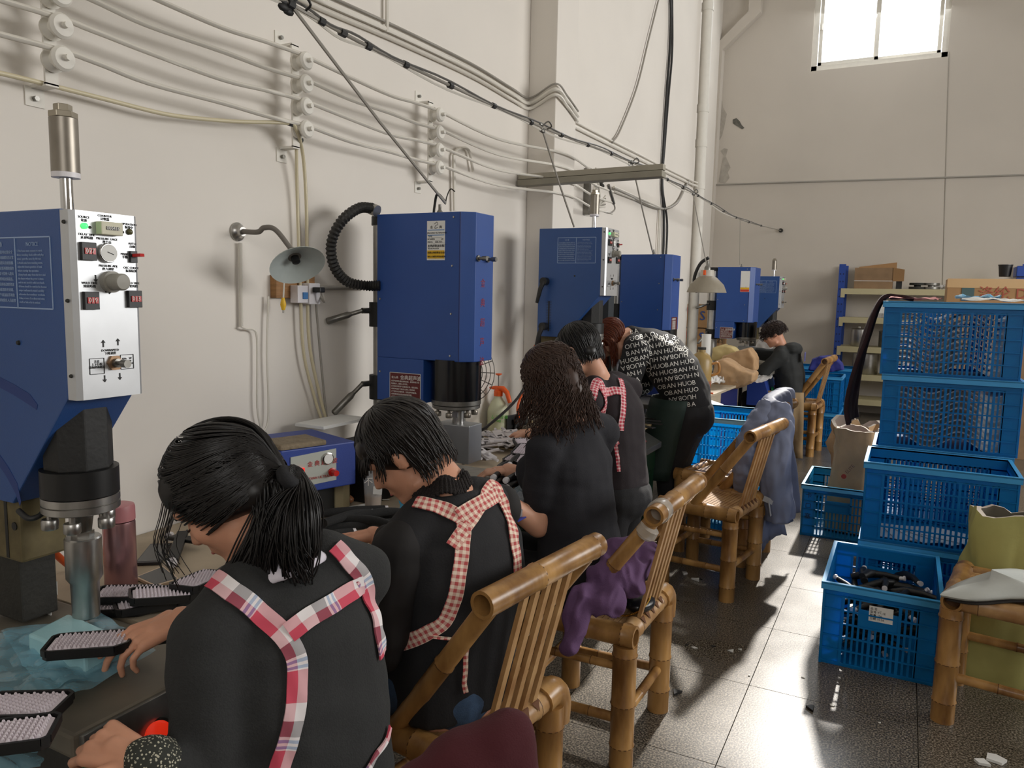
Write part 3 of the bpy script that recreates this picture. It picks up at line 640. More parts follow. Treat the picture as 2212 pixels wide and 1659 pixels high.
def press_b(label, xf, y0, w, zt, base_z, group='blue presses with a round steel column', deep=.43, column=True, hose=False, clamps=True, front_label=False, hs=.735, text=False, horn=True, colr=.034):
    t = thing('ultrasonic_press', label, 'machine', (xf, y0, base_z), group=group)
    y1 = y0 + w; yc = (y0 + y1) / 2; xb = xf - deep; xn = xb + deep * .52; zn = zt - hs * .765; zb = zt - hs
    ch = .045
    # body prism in XY, two stacked heights to make the notch
    hd = M()
    hd.prism([(xb, y0, zn), (xf - ch, y0, zn), (xf, y0 + ch * .8, zn), (xf, y1, zn), (xb, y1, zn)], (0, 0, zt - zn))
    hd.box((xb, y0, zb), (xn, y1, zn))
    h = hd.build('head_housing', blue, t, bevel=.003)
    sm = M(); sm.box((xf - ch - .004, y0 - .0012, zn + .002), (xf - ch, y0, zt - .002)); sm.build('cover_seam', mat('seam_blue', RGB(20, 40, 100), .5), h)
    sc = M()
    for x, z in ((xf - .075, zt - .02), (xf - .08, zt - .2), (xf - .083, zt - .38), (xf - .085, zt - .54), (xb + .015, zt - .33), (xb + .015, zt - .62)):
        sc.lathe((x, y0, z), [(0, .0045), (.003, .0035)], (0, -1, 0), 10)
    sc.build('screws', steel, t, kind='stuff')
    for dy in (.3, .72):
        p = V((xf, y0 + w * dy, zt - .17)); M().lathe(p, [(0, .012), (.006, .012), (.007, .006), (.02, .006), (.021, .009), (.04, .009)], (1, 0, 0), 12).build('adjuster_knob', steel_d, t, smooth=40)
    if text:
        x0, x1 = U(923, 477, y=y0).x, U(962, 477, y=y0).x; z1, z0 = U(940, 477, y=y0).z, U(940, 562, y=y0).z
        pl = M().box((x0, y0 - .0015, z0), (x1, y0, z1)).build('rating_plate', paper, t, bevel=.0004)
        q = M(); W2 = x1 - x0; H2 = z1 - z0
        for v in (.225, .355): q.box((x0 + .003, y0 - .002, z1 - H2 * v), (x1 - .003, y0 - .0015, z1 - H2 * v - .0025))
        q.build('blue_rules', bluep, pl)
        M().box((x0 + .002, y0 - .0022, z0 + .006), (x1 - .002, y0 - .0015, z0 + H2 * .25)).build('yellow_band', yellowp, pl)
        q = M(); 
        q.tube(bez([(x0 + W2 * .42, y0 - .002, z1 - .012), (x0 + W2 * .55, y0 - .002, z1 - .005), (x0 + W2 * .6, y0 - .002, z1 - .014), (x0 + W2 * .48, y0 - .002, z1 - .018), (x0 + W2 * .44, y0 - .002, z1 - .028), (x0 + W2 * .6, y0 - .002, z1 - .025)], 20), .0009, 4)
        put_text(q, '金', .012, (x0 + W2 * .18, y0 - .002, z1 - .028), (1,0,0), (0,0,1)); put_text(q, '典', .012, (x0 + W2 * .68, y0 - .002, z1 - .028), (1,0,0), (0,0,1))
        put_text(q, 'JIN DIAN ULTRASONIC', .0085, (x0 + .002, y0 - .002, z1 - H2 * .325), (1,0,0), (0,0,1))
        for i, s_ in enumerate(('TYPE_________', 'POWER______W', 'FREQ.__SER.NO.__')): put_text(q, s_, .0095, (x0 + .003, y0 - .002, z1 - H2 * (.42 + i * .07)), (1,0,0), (0,0,1))
        put_text(q, '金典超聲波設備厂', .0105, (x0 + .004, y0 - .002, z1 - H2 * .66), (1,0,0), (0,0,1)); put_text(q, 'TEL:0574-63520', .0075, (x0 + .004, y0 - .002, z1 - H2 * .72), (1,0,0), (0,0,1))
        put_text(q, '余姚金典超聲波设备厂', .0085, (x0 + .003, y0 - .0027, z1 - H2 * .83), (1,0,0), (0,0,1)); put_text(q, '地址:余姚陆埠镇南雷路', .008, (x0 + .003, y0 - .0027, z1 - H2 * .93), (1,0,0), (0,0,1))
        q.build('lettering', print_k, pl)
        q = M()
        for i, s_ in enumerate('金典超声波'):
            put_text(q, s_, .036, (xf + .0006, y0 + w * .44 + .0, zt - .275 - i * .075), (0, 1, 0), (0, 0, 1))
        q.build('red_characters', redtxt, h)
    # dark red warning plate
    if front_label:
        z1 = zt - .43; pl = M().box((xf, y0 + ch + .02, z1 - .1), (xf + .0015, y1 - .03, z1)).build('warning_plate', darkred, t)
        q = M(); put_text(q, '△金典超声波', .016, (xf + .002, y0 + ch + .026, z1 - .02), (0, 1, 0), (0, 0, 1))
        for i in range(8): put_text(q, '一二三機器注意事項操作人員', .0075, (xf + .002, y0 + ch + .026, z1 - .032 - i * .008), (0, 1, 0), (0, 0, 1))
        q.build('plate_lettering', print_w2, pl)
    else:
        x0 = xb + deep * .15; x1 = xb + deep * .49; z1 = zb + .115; z0 = zb + .005
        pl = M().box((x0, y0 - .0015, z0), (x1, y0, z1)).build('warning_plate', darkred, t)
        q = M()
        for a, b in (((x0, z1), (x1, z1)), ((x1, z1), (x1, z0)), ((x1, z0), (x0, z0)), ((x0, z0), (x0, z1))): q.beam((a[0], y0 - .0015, a[1]), (b[0], y0 - .0015, b[1]), .002, .001, up=(0,1,0))
        put_text(q, '金典超声波', .02, (x0 + .05, y0 - .002, z1 - .025), (1,0,0), (0,0,1)); put_text(q, '金△典', .011, (x0 + .008, y0 - .002, z1 - .023), (1,0,0), (0,0,1))
        for i, s_ in enumerate(('1.超声波发生器应接地可靠，使用单相三线', '电源插头，确保人身安全。', '2.开机前先检查气压是否正常，模具紧固。', '3.操作时双手不得进入焊头工作区域。', '4.严禁焊头空载发波，以免损坏换能器。', '5.调试模具时必须关闭发射电源。', '6.机器出现异常时应立即停机检修。')): put_text(q, s_, .0072, (x0 + .006, y0 - .002, z1 - .036 - i * .0105), (1,0,0), (0,0,1))
        q.build('plate_lettering', print_w2, pl)
    # transducer and sonotrode
    xh = xn + (xf - xn) * .42 if False else (xn + xf) / 2 - .045
    r = .098 if w < .19 else .1
    xh = xn + .098
    M().lathe((xh, yc, zn - .155), [(0, r), (.16, r)], (0, 0, 1), 32).build('transducer_housing', mat('gloss_black', RGB(16, 17, 20), .2), t, smooth=40)
    M().lathe((xh, yc, zn - .19), [(0, r * .93), (.003, r * .97), (.014, r * .97), (.016, r * .93), (.018, r), (.035, r)], (0, 0, 1), 32).build('flange', steel_d, t, smooth=40)
    for a in (-2.3, -1.4, -.4, .8, 2.2):
        p = V((xh + .075 * math.cos(a), yc + .075 * math.sin(a), zn - .19)); q = M(); q.cyl(p, p - V((0,0,.014)), .006, seg=8); knurl(q, p - V((0,0,.012)), .0135, .018); q.build('locking_knob', bronze, t, smooth=40)
    if horn:
        q = M(); q.lathe((xh + .01, yc, zn - .19), [(0, .024), (-.06, .024)], (0, 0, 1), 20); q.box((xh - .002, yc - .027, zn - .225), (xh + .022, yc - .018, zn - .205)); q.build('booster', steel, t, smooth=40)
        q = M().box((xh - .07, yc - .05, zn - .4), (xh + .09, yc + .05, zn - .25)); q.build('block_horn', mat('aluminium_block', RGB(168, 170, 172), .38, metal=.7, var=.12, vscale=9), t, bevel=.003)
        q = M(); q.box((xh - .012, yc - .0512, zn - .39), (xh - .002, yc - .0495, zn - .31)); q.build('horn_slot', darkcol, t)
    # column
    if column:
        xc = xb - .011 - colr; k5 = colr / .034
        c_ = M().lathe((xc, yc, base_z), [(0, colr), (zt - .03 - base_z, colr)], (0, 0, 1), 24).build('column', steel, t, smooth=40)
        M().lathe((xc, yc, zt - .035), [(0, .04 * k5), (.035, .04 * k5), (.038, .036 * k5)], (0, 0, 1), 20).build('column_cap', black, t, smooth=40)
        for z in (zt - .4, zt - .7):
            M().lathe((xc, yc, z - .045), [(0, .05 * (k5 * .6 + .4)), (.1, .05 * (k5 * .6 + .4))], (0, 0, 1), 24).build('clamp_collar', blackm, t, smooth=40)
            M().box((xc, yc - .03, z - .045), (xb + .01, yc + .03, z + .055)).build('clamp_block', blackm, t)
            hn = M(); a = V((xc - .03, yc - .035, z + .02)); hn.cyl(a, a + V((-.01, -.04, 0)), .012, seg=10); b = a + V((-.01, -.04, 0))
            if z > zt - .5: e = b + V((-.10, -.10, -.045)); 
            else: e = b + V((-.06, -.11, -.115))
            hn.cyl(b, b + (e - b) * .35, .009, seg=10); hn.tube([b + (e - b) * .3, b + (e - b) * .4, e - (e - b) * .03, e], .01, 10, rads=[.009, .014, .014, .009]); hn.build('clamp_handle', steel_d, t, smooth=50)
        bp = M().box((xc - .05, y0 - .15, base_z + .001), (xf + .05, y1 + .1, base_z + .035)).build('base_plate', steel_d, t, bevel=.006)
    if hose:
        pts = bez([U(x, y, y=yy) for x, y, yy in ((806, 450, y0 + .02), (775, 450, y0 - .06), (738, 478, y0 - .15), (716, 525, y0 - .18), (722, 575, y0 - .15), (750, 608, y0 - .08), (790, 617, y0 - .02), (822, 617, y0 - .0))], 90)
        rads = [.0215 if i % 2 else .0165 for i in range(len(pts))]
        M().tube(pts, .02, 14, rads=rads).build('ribbed_hose', mat('ribbed_rubber', RGB(34, 33, 31), .5), t, smooth=20)
        M().cyl(pts[0] + V((-.012, 0, 0)), pts[0] + V((.02, .0, -.012)), .024, seg=16).build('hose_clip', steel, t, smooth=40)
    M().lathe((xb + deep * .55, yc, zt), [(0, .012), (.012, .012), (.02, .006), (.04, .006)], (0, 0, 1), 12).build('lifting_eye', steel_d, t, smooth=40)
    return t
m2 = press_b('tall blue press with black ribbed hose and red characters on its front', -1.45, 2.46, .175, 1.845, .78, hose=True, text=True)
m4 = press_b('plain blue press directly behind the bending woman in the lettered shirt', -1.45, 5.155, .24, 1.84, .78, front_label=True, deep=.36, hs=.68, clamps=False, colr=.05)
m5 = press_b('blue press with rating sticker on its side, behind the hanging grey work lamp', -1.385, 7.98, .34, 1.87, .78, deep=.37, hs=.73, colr=.055)
pl = M().box((-1.52, 7.978, 1.62), (-1.43, 7.9795, 1.83)).build('rating_plate', paper, m5)
M().box((-1.518, 7.977, 1.622), (-1.432, 7.9785, 1.645)).build('red_band', mat('red_band', RGB(196, 60, 40), .5), pl); M().box((-1.518, 7.977, 1.646), (-1.432, 7.9785, 1.665)).build('yellow_band', yellowp, pl)
# suspension cords down to the heads
for i, (a, b, mt) in enumerate(((sl[2], V((-1.62, 2.55, 1.89)), cable_g), (sl[4], U(1240, 490, x=-1.62), cable_g), (sl[5], U(1410, 545, x=-1.6), cable_g), (sl[6], U(1527, 575, x=-1.5), cable_g), (sl[7], U(1598, 572, x=-1.55), cable_g))):
    M().tube([a, (a + b) / 2 + V((0, 0, -.01)), b], .0055 if i < 3 else .004, 6).build('suspension_cord', mt, cat='cord', group='cords hanging from the overhead line', label=['cord slanting down to the press with the ribbed hose', 'cord slanting down to the press with the white printed notice behind the row', 'cord slanting down to the plain blue press', 'thin cord going down to the grey work lamp', 'thin cord going straight down to the sticker press'][i])
hk = M(); b = V((-1.62, 2.55, 1.885)); hk.tube(bez([b, b + V((0, .01, .03)), b + V((.01, .02, .06)), b + V((.03, .02, .05))], 14), .0025, 5); hk.tube(bez([b + V((0, 0, .01)), b + V((-.03, -.01, .04)), b + V((-.05, 0, -.005)), b + V((-.055, 0, -.05))], 14), .005, 6); hk.build('wire_hook', darkcol, cat='hook', label='bent wire hook on top of the press with the ribbed hose')

for z in (1.62, 1.37):
    p = V((-1.80, 3.885, z)); l_ = M(); l_.cyl(p, p + V((0, -.04, 0)), .022, seg=14); l_.tube([p + V((0, -.03, 0)), p + V((-.01, -.05, -.04)), p + V((-.03, -.05, -.12))], .012, 8, rads=[.014, .013, .009]); l_.build('clamp_lever', black, m3, smooth=40)
# knot of fittings where the wall cables end, above the notice press
tg = thing('cable_end_fitting', 'tangle of cable ends and clamps on the wall above the press with the white notice', 'fitting', (-1.95, 5.3, 2.2)); c_ = U(1292, 400, x=-1.97)
M().box(c_ + V((-.1, -.02, -.2)), c_ + V((-.06, .02, .12))).build('flat_bar', steel_d, tg)
for k in range(5): M().tube(bez([c_ + V((0, random.uniform(-.03, .03), random.uniform(-.08, .06))), c_ + V((.02, -.1, .02 + .02 * k)), c_ + V((.02, -.12 + .03 * k, -.1)), c_ + V((0, .0, -.14)), c_ + V((.02, .1, -.06 - .02 * k))], 20), .006, 6).build('loose_loop', cable_g if k % 2 else cable_w, tg, smooth=60)
for k in range(4): M().ball(c_ + V((.0, random.uniform(-.06, .08), random.uniform(-.03, .08))), .022, 10, sc=(1, 1.4, .8)).build('clamp', darkcol if k % 2 else steel_d, tg, smooth=60)
M().tube([U(1314, 400, x=-1.95), U(1326, 440, x=-1.95)], .012, 8).build('strut', steel_d, tg); M().tube(bez([U(1326, 440, x=-1.95), U(1328, 452, x=-1.95), U(1318, 460, x=-1.95), U(1306, 458, x=-1.95)], 14), .006, 6).build('lead', cable_g, tg, smooth=60)
# ---------------------------------------------------------------- workbenches
def bench(label, poly, z, legs, top=ply, th=.02, group=None):
    b = thing('workbench', label, 'workbench', (poly[0][0], poly[0][1], 0), group)
    M().prism([(x, y, z - th) for x, y in poly], (0, 0, th)).build('bench_top', top, b, bevel=.002)
    for x, y in legs: M().box((x - .02, y - .02, 0), (x + .02, y + .02, z - th)).build('leg', tbl_leg, b)
    return b
bench('plywood workbench along the left wall in front of the two nearest presses', [(-2.06, 1.0), (-1.86, 1.08), (-1.66, 1.08), (-1.56, 1.09), (-1.28, 1.1), (-1.24, 1.2), (-1.26, 3.28), (-2.06, 3.28)], .78, [(-2.0, 1.2), (-1.32, 1.3), (-2.0, 3.2), (-1.32, 3.2)])
bench('pale board workbench behind the spray bottle, beside the woman in red gingham straps', [(-2.06, 3.3), (-1.28, 3.3), (-1.30, 3.7), (-1.34, 4.5), (-1.88, 4.5), (-1.88, 4.14), (-2.06, 4.14)], .78, [(-2.0, 3.4), (-1.4, 4.4), (-1.98, 4.0)], top=mat('pale_board', RGB(206, 184, 142), .6, var=.15, vscale=6))
b3 = bench('worn board workbench with paper bags on it, left of the seated man', [(-1.95, 6.0), (-1.40, 5.95), (-1.33, 6.2), (-1.30, 7.05), (-1.32, 7.6), (-1.95, 7.7)], .78, [(-1.9, 6.1), (-1.9, 7.6)])
M().box((-1.38, 6.12, .45), (-1.36, 6.55, .76)).build('side_board', ply, b3)
M().box((-1.9, 6.7, .0), (-1.40, 7.5, .755)).build('cabinet_body', mat('navy_cabinet', RGB(22, 34, 92), .5), b3, bevel=.004)
bench('rear workbench with clear film on it in front of the seated man', [(-1.9, 7.75), (-1.22, 7.75), (-1.2, 9.0), (-1.9, 9.0)], .78, [(-1.85, 7.85), (-1.3, 8.9), (-1.85, 8.9)], top=mat('grey_top', RGB(170, 160, 142), .5))
bench('last workbench by the back wall under the farthest press', [(-1.9, 9.05), (-1.2, 9.05), (-1.2, 10.2), (-1.9, 10.2)], .78, [(-1.85, 9.15), (-1.3, 10.1), (-1.85, 10.1)])
# green press stand with its control box
g = thing('press_stand', 'green painted steel stand of the press behind the woman with red gingham straps', 'stand', (-1.5, 3.8, 0))
M().box((-1.75, 3.42, .52), (-1.29, 4.42, .655)).build('apron_panel', green_t, g, bevel=.003)
M().box((-1.8, 3.4, .655), (-1.27, 4.46, .672)).build('stand_top', tbl_leg, g)
for x in (-1.72, -1.33):
    for y in (3.46, 4.38): M().box((x - .035, y - .035, 0), (x + .035, y + .035, .53)).build('leg', green_t, g)
cb = thing('control_box', 'dark control box with two red push buttons on the green press stand', 'control box', (-1.3, 3.95, .675))
M().prism([(-1.45, 3.68, .672), (-1.22, 3.68, .672), (-1.22, 3.68, .705), (-1.32, 3.68, .755), (-1.45, 3.68, .755)], (0, .62, 0)).build('box_body', mat('grey_black_casting', RGB(66, 68, 66), .5), cb, bevel=.004)
for y in (3.82, 4.06):
    n = V((.45, 0, .9)).normalized(); p = V((-1.27, y, .731))
    M().lathe(p, [(0, .034), (.012, .034)], n, 4, PI / 4).build('button_surround', black, cb)
    M().lathe(p + n * .012, [(0, .023), (.012, .021), (.016, .012), (.017, .001)], n, 18).build('red_button', red_p, cb, smooth=40)
# blue base box of the press beside the seated man
cb = thing('control_box', 'blue control box with a green and a red button in front of the seated man', 'control box', (-1.2, 7.9, .6))
M().prism([(-1.36, 7.76, .5), (-1.16, 7.76, .5), (-1.13, 7.76, .56), (-1.2, 7.76, .757), (-1.36, 7.76, .757)], (0, .55, 0)).build('box_body', blue2, cb, bevel=.004)
M().lathe((-1.145, 7.92, .65), [(0, .03), (.02, .028)], (1, 0, .3), 14).build('green_button', green_p, cb, smooth=40)
M().lathe((-1.145, 8.12, .65), [(0, .03), (.02, .028)], (1, 0, .3), 14).build('red_button', red_p, cb, smooth=40)
# ---------------------------------------------------------------- bamboo chairs
def make_chair(label, back=True, group='bamboo chairs in the aisle'):
    t = thing('bamboo_chair', label, 'chair', (0, 0, 0), group)
    D, Wd, H = .36, .40, .45; r = .04; NODES.clear()
    for nm, x, y, n in (('leg', 0, 0, (.18, .52, .92)), ('leg', 0, Wd, (.2, .5, .85)), ('leg', -D, 0, (.3, .7)), ('leg', -D, Wd, (.35, .75))):
        m = M().bamboo((x, y, 0), (x, y, H - (.03 if x == 0 else 0)), r * (1 if x == 0 else .95), n, seg=16); m.build(nm, bam, t, smooth=50)
    for y in (0, Wd):
        m = M().bamboo((-D - .035, y, H), (.035 if y == 0 else .02, y, H), .037, (.12, .62, .9), hollow=True, seg=18); m.build('side_rail', bam, t, smooth=45)
    m = M(); m.bamboo((.0, .03, H - .002), (.0, Wd - .02, H - .002), .034, (.15, .8)); m.build('back_rail', bam2, t, smooth=50)
    m = M(); m.tube(bez([(0, Wd - .05, H), (0, Wd + .005, H + .004), (0, Wd + .034, H - .03), (0, Wd + .03, H - .09)], 12), .041, 14); m.build('bent_corner', bam, t, smooth=50)
    M().bamboo((-D, .03, H), (-D, Wd - .03, H), .03, (.4,)).build('front_rail', bam, t, smooth=50)
    for i in range(15):
        x = -D + .045 + i * .0195
        q = M().box((x, .02, H + .012), (x + .016, Wd - .02, H + .018)); q.build('seat_slat', bam2, t)
    for z, ys in ((.33, 1), (.15, 0)):
        for y in (0, Wd): M().bamboo((-D + .02, y, z), (-.02, y, z + .01), .014 if z > .2 else .017, (.3, .7)).build('stretcher', bam, t, smooth=50)
    M().bamboo((-.0, .02, .17), (-.0, Wd - .02, .17), .017, (.4,)).build('stretcher', bam, t, smooth=50)
    M().bamboo((-D, .02, .2), (-D, Wd - .02, .2), .017, (.5,)).build('stretcher', bam, t, smooth=50)
    if back:
        top = V((.085, 0, .868)); y0, y1 = -.03, Wd + .065
        M().bamboo((top.x, y0, top.z), (top.x + .01, y1, top.z + .01), .0325, (.42, .93), hollow=True, seg=22).build('top_rail', bam, t, smooth=45)
        for y, yt in ((.0, .01), (Wd, Wd + .04)):
            m = M().bamboo((-.2, y, H + .02), (top.x - .012, yt, top.z - .02), .025, (.55,), seg=12); m.build('back_brace', bam, t, smooth=50)
        for i in range(5):
            y = .1 + i * .048; yt = .14 + i * .05
            M().beam((.008, y, H + .01), (top.x + .004, yt, top.z - .01), .02, .012, up=(1, 0, 0)).build('back_slat', bam2, t)
        nt = M()
        for i in range(5):
            y = .1 + i * .048; nt.prism([(.02, y - .014, H + .031), (.02, y + .014, H + .031), (.034, y, H + .01)], (.003, 0, -.002))
        nt.build('notches', bam_in, t, kind='stuff')
    nr_ = M()
    for p, d, r_ in NODES: nr_.lathe(p - d * .0014, [(0, r_ * 1.02), (0, r_ * 1.068), (.0028, r_ * 1.068), (.0028, r_ * 1.02)], d, 14)
    nr_.build('node_rings', mat('bamboo_node', RGB(92, 60, 32), .6), t, kind='stuff', smooth=40)
    return t
R = math.radians
c0 = make_chair('bamboo chair at the bottom edge of the photo with a maroon garment over its back'); c0.location = (-.19, .585, 0); c0.scale = (1, 1, .945); c0.rotation_euler = (0, 0, R(50))
c1 = dup(c0, (-.855, 1.425, 0), R(-8), 'bamboo chair of the woman with pink gingham straps, second from the camera')
c2 = dup(c0, (-.735, 2.27, 0), R(-1), 'empty bamboo chair with purple shirt on its seat and tape around its top rail')
c3 = dup(c0, (-.72, 3.86, 0), R(-9), 'empty bamboo chair standing just before the hanging grey blue jacket')
c3b = dup(c0, (-.76, 4.42, 0), R(-12), 'bamboo chair carrying the grey blue jacket over its back'); c3b.scale = (1.1, .9, 1.06)
c5 = dup(c0, (-.76, 8.0, 0), R(-5), 'bamboo chair of the seated man in a black hoodie, at the far end'); c5.scale = (1, 1, 1.1)
cp = None
for q_ in (c1, c2, c3): q_.scale = (1, 1, 1)
c4 = make_chair('bamboo stool at the right edge of the photo with a white padded pad on it', back=False, group=None); c4.location = (.225, 3.12, 0); c4.rotation_euler = (0, 0, R(-99)); c4.scale = (1.0, 1.0, 1.04)
dup(c4, (-.80, .83, 0), R(-4), 'bamboo stool under the woman with the ponytail')
tp = thing('clear_tape', 'clear packing tape wound round the top rail end of the empty bamboo chair', 'tape', (-.65, 2.3, .885))
M().lathe((-.652, 2.285, .868), [(0, .037), (.004, .0385), (.045, .0385), (.05, .037)], (.02, 1, .02), 18).build('tape_band', tape_m, tp, smooth=40)
M().lathe((-.668, 2.27, .825), [(0, .026), (.004, .033), (.03, .035), (.04, .027)], (-.5, 0, -.85), 14).build('tape_band', tape_m, tp, smooth=40)
# ---------------------------------------------------------------- plastic crates
def crate_wall(L, H, x_axis, solid=.075, th=.003, label_plate=False, nb=None):
    """slotted wall from (0,0,0) along +X, height H"""
    m = M()
    def bx(x0, x1, z0, z1, o=0.0): m.box((x0, -o, z0), (x1, th, z1))
    bx(0, solid, 0, H); bx(L - solid, L, 0, H); bx(solid, L - solid, H - .055, H); bx(solid, L - solid, 0, .014)
    rows = 5; z0 = .014; hz = (H - .055 - .014) / rows
    for k in range(rows + 1): m.box((.0, -.006, z0 + k * hz - .003), (L, th, z0 + k * hz + .003))
    n = nb or int((L - 2 * solid) / .021)
    for i in range(n + 1):
        x = solid + (L - 2 * solid) * i / n; big = i % 5 == 0
        w = .006 if big else .0045
        if label_plate and abs(x - L / 2) < .07: 
            m.box((x - w, -.0, z0), (x + w, th, z0 + hz * 2.9))
        else: m.box((x - w, -.006 if big else 0, z0), (x + w, th, H - .05))
    if label_plate: m.box((L / 2 - .08, -.002, z0 + hz * 2.9), (L / 2 + .08, th, z0 + hz * 4.3))
    m.box((-.004, -.006, 0), (.004, .004, H)); m.box((L - .004, -.006, 0), (L + .004, .004, H))
    return m
def crate_mesh_set(L, W, H, mt, plate=False, rim_m=None):
    """L along X, W along Y; returns root thing"""
    t = thing('plastic_crate', 'x', 'crate', (0, 0, 0))
    a = crate_wall(L, H, 1, label_plate=False)
    def place(m, f): m.v = [f(p) for p in m.v]; return m
    for f in (lambda p: V((p.x, p.y, p.z)), lambda p: V((L - p.x, W - p.y, p.z))):
        m = M(); m.v = [f(p) for p in crate_wall(L, H, 1, label_plate=plate).v]; m.f = list(a.f) if not plate else list(crate_wall(L, H, 1, label_plate=plate).f); m.build('side_wall', mt, t)
    b = crate_wall(W, H, 1)
    for f in (lambda p: V((p.y, W - p.x, p.z)), lambda p: V((L - p.y, p.x, p.z))):
        m = M(); m.v = [f(p) for p in b.v]; m.f = list(b.f); m.build('side_wall', mt, t)
    m = M(); m.box((.002, .002, 0), (L - .002, W - .002, .005)); m.build('base', mt, t)
    r = M(); e = .014
    r.box((-e, -e, H - .008), (L + e, .003, H + .002)); r.box((-e, W - .003, H - .008), (L + e, W + e, H + .002)); r.box((-e, 0, H - .008), (.003, W, H + .002)); r.box((L - .003, 0, H - .008), (L + e, W, H + .002))
    r.box((-e, -e, H - .03), (L + e, -e + .003, H)); r.box((-e, W + e - .003, H - .03), (L + e, W + e, H)); r.box((-e, -e, H - .03), (-e + .003, W + e, H)); r.box((L + e - .003, -e, H - .03), (L + e, W + e, H))
    r.build('rim', rim_m or mt, t, bevel=.0008)
    return t
ch = .385
GB = 'blue slotted crates on the right of the aisle'
rim_b = mat('painted_sunlit_rim', RGB(64, 160, 222), .4)  # lighter than the crate walls: sun on the edges put into the colour
crA = crate_mesh_set(.62, .43, ch, crate_b, rim_m=rim_b); crA['label'] = 'big blue crate with loose sheets, second layer of the nearer pile by the yellow sack'; crA['group'] = GB; crA.location = (-.118, 4.0, .39)
dup(crA, (-.118, 4.02, 0), 0, 'bottom crate of the nearer pile, behind the crate of black handles')
for k, (z, lb) in enumerate(((0, 'bottom crate of the tall stack, hidden low behind the nearer pile'), (.39, 'second crate from the floor in the tall stack'), (.777, 'blue crate of wavy trays, one below the top of the tall stack'), (1.163, 'topmost blue crate of the tall stack, full of wavy clear trays'))):
    dup(crA, (-.1 + (.02 if k == 2 else 0) , 4.5, z), 0, lb)
crB = crate_mesh_set(.43, .60, .36, crate_b, plate=True, rim_m=rim_b); crB['label'] = 'blue crate on the floor with paper label, filled with black handles'; crB['group'] = GB; crB.location = (-.225, 3.385, 0)
lb = M().box((-.225 + .175, 3.385 - .0035, .225), (-.225 + .265, 3.385 - .002, .29)).build('paper_label', paper, crB)
q = M()
for i, s_ in enumerate(('品 名 __', '型号 TY-12', '数量 120', '日期 10.26')): put_text(q, s_, .012, (-.046, 3.385 - .0042, .275 - i * .014), (1, 0, 0), (0, 0, 1))
q.build('label_print', print_k, lb)
crT = crate_mesh_set(.43, .60, .345, crate_t, rim_m=mat('teal_rim', RGB(90, 170, 205), .45), plate=True); crT['label'] = 'teal crate on the floor holding brown paper bag, left of the tall stack'; crT.location = (-.52, 5.24, 0)
q = M(); 
for i, s_ in enumerate('卡口塞'): put_text(q, s_, .04, (-.505, 5.233, .26 - i * .07), (1, 0, 0), (0, 0, 1))
q.build('pen_writing', print_k, crT)
crC = crate_mesh_set(.43, .62, .39, crate_c, rim_m=mat('cyan_rim', RGB(150, 205, 230), .4)); GC = 'bright cyan crates behind the empty bamboo chairs'
crC['label'] = 'sunlit cyan crate, upper of the two beside the bending woman'; crC['group'] = GC; crC.location = (-1.215, 4.9, .39)
dup(crC, (-1.2, 4.92, 0), 0, 'cyan crate under the sunlit one beside the bending woman, full of white parts')
GF = 'blue crates behind the seated man'
dup(crB, (-1.0, 8.62, 0), 0, 'lower crate of the front pile behind the seated man', GF); 
for o in COL.objects[:]: pass
dup(crA, (-1.18, 8.64, .365), 0, 'upper crate of the front pile behind the seated man', GF)
dup(crA, (-1.12, 9.5, 0), 0, 'lower crate of the rear pile near the blue rack', GF)
dup(crA, (-1.12, 9.5, .39), 0, 'upper crate of the rear pile near the blue rack', GF)
# loads -----------------------------------------------------------
def wavy(L, W, th, amp, n=42, k=3.2, ph=0):
    m = M(); top = []; bot = []
    for i in range(n + 1):
        x = L * i / n; z = amp * math.sin(2 * PI * k * x / L * .62 + ph)
        top.append((x, z)); 
    for i in range(n):
        (x0, z0), (x1, z1) = top[i], top[i + 1]
        m.add([(x0, 0, z0), (x1, 0, z1), (x1, W, z1), (x0, W, z0), (x0, 0, z0 - th), (x1, 0, z1 - th), (x1, W, z1 - th), (x0, W, z0 - th)], [(0,1,2,3), (7,6,5,4), (0,4,5,1), (3,2,6,7)])
    return m
w0 = None; ORD = ['first', 'second', 'third', 'fourth', 'fifth', 'sixth', 'seventh', 'eighth', 'ninth', 'tenth', 'eleventh', 'twelfth']
for zc, nn in ((.777, 10), (1.163, 10)):
    for i in range(nn):
        loc = (-.07 + random.uniform(-.006, .006), 4.53, zc + .045 + i * .0315)
        if w0 is None:
            w0 = wavy(.56, .37, .007, .03).build('wavy_tray', sheet_m, None, smooth=30, cat='tray', label='clear wavy plastic tray stacked in the blue crates', group='wavy trays in the blue crates'); w0.location = loc
        else:
            w = w0.copy(); COL.objects.link(w); w.location = loc; w['label'] = 'clear wavy tray, ' + ORD[nn - 1 - i] + (' from the top in the topmost crate of the tall stack' if zc > 1 else ' from the top in the crate below the topmost one')
            w['group'] = 'wavy trays in the top crate' if zc > 1 else 'wavy trays in the second crate from the top'
w0['group'] = 'wavy trays in the second crate from the top'; w0['label'] = 'clear wavy tray, lowest in the crate below the topmost one'
# loose sheets in the big crate
for i in range(5):
    q = M().box((-.08 + i * .07, 4.05, .40 + i * .004), (.14 + i * .06, 4.3, .403 + i * .004), rot=Matrix.Rotation(.3 * i, 3, 'Z')); q.build('plastic_sheet', mat('greyish_sheet', RGB(170, 180, 190), .3), cat='sheet', label='pale loose sheet lying in the big blue crate', group='loose sheets in the big blue crate')
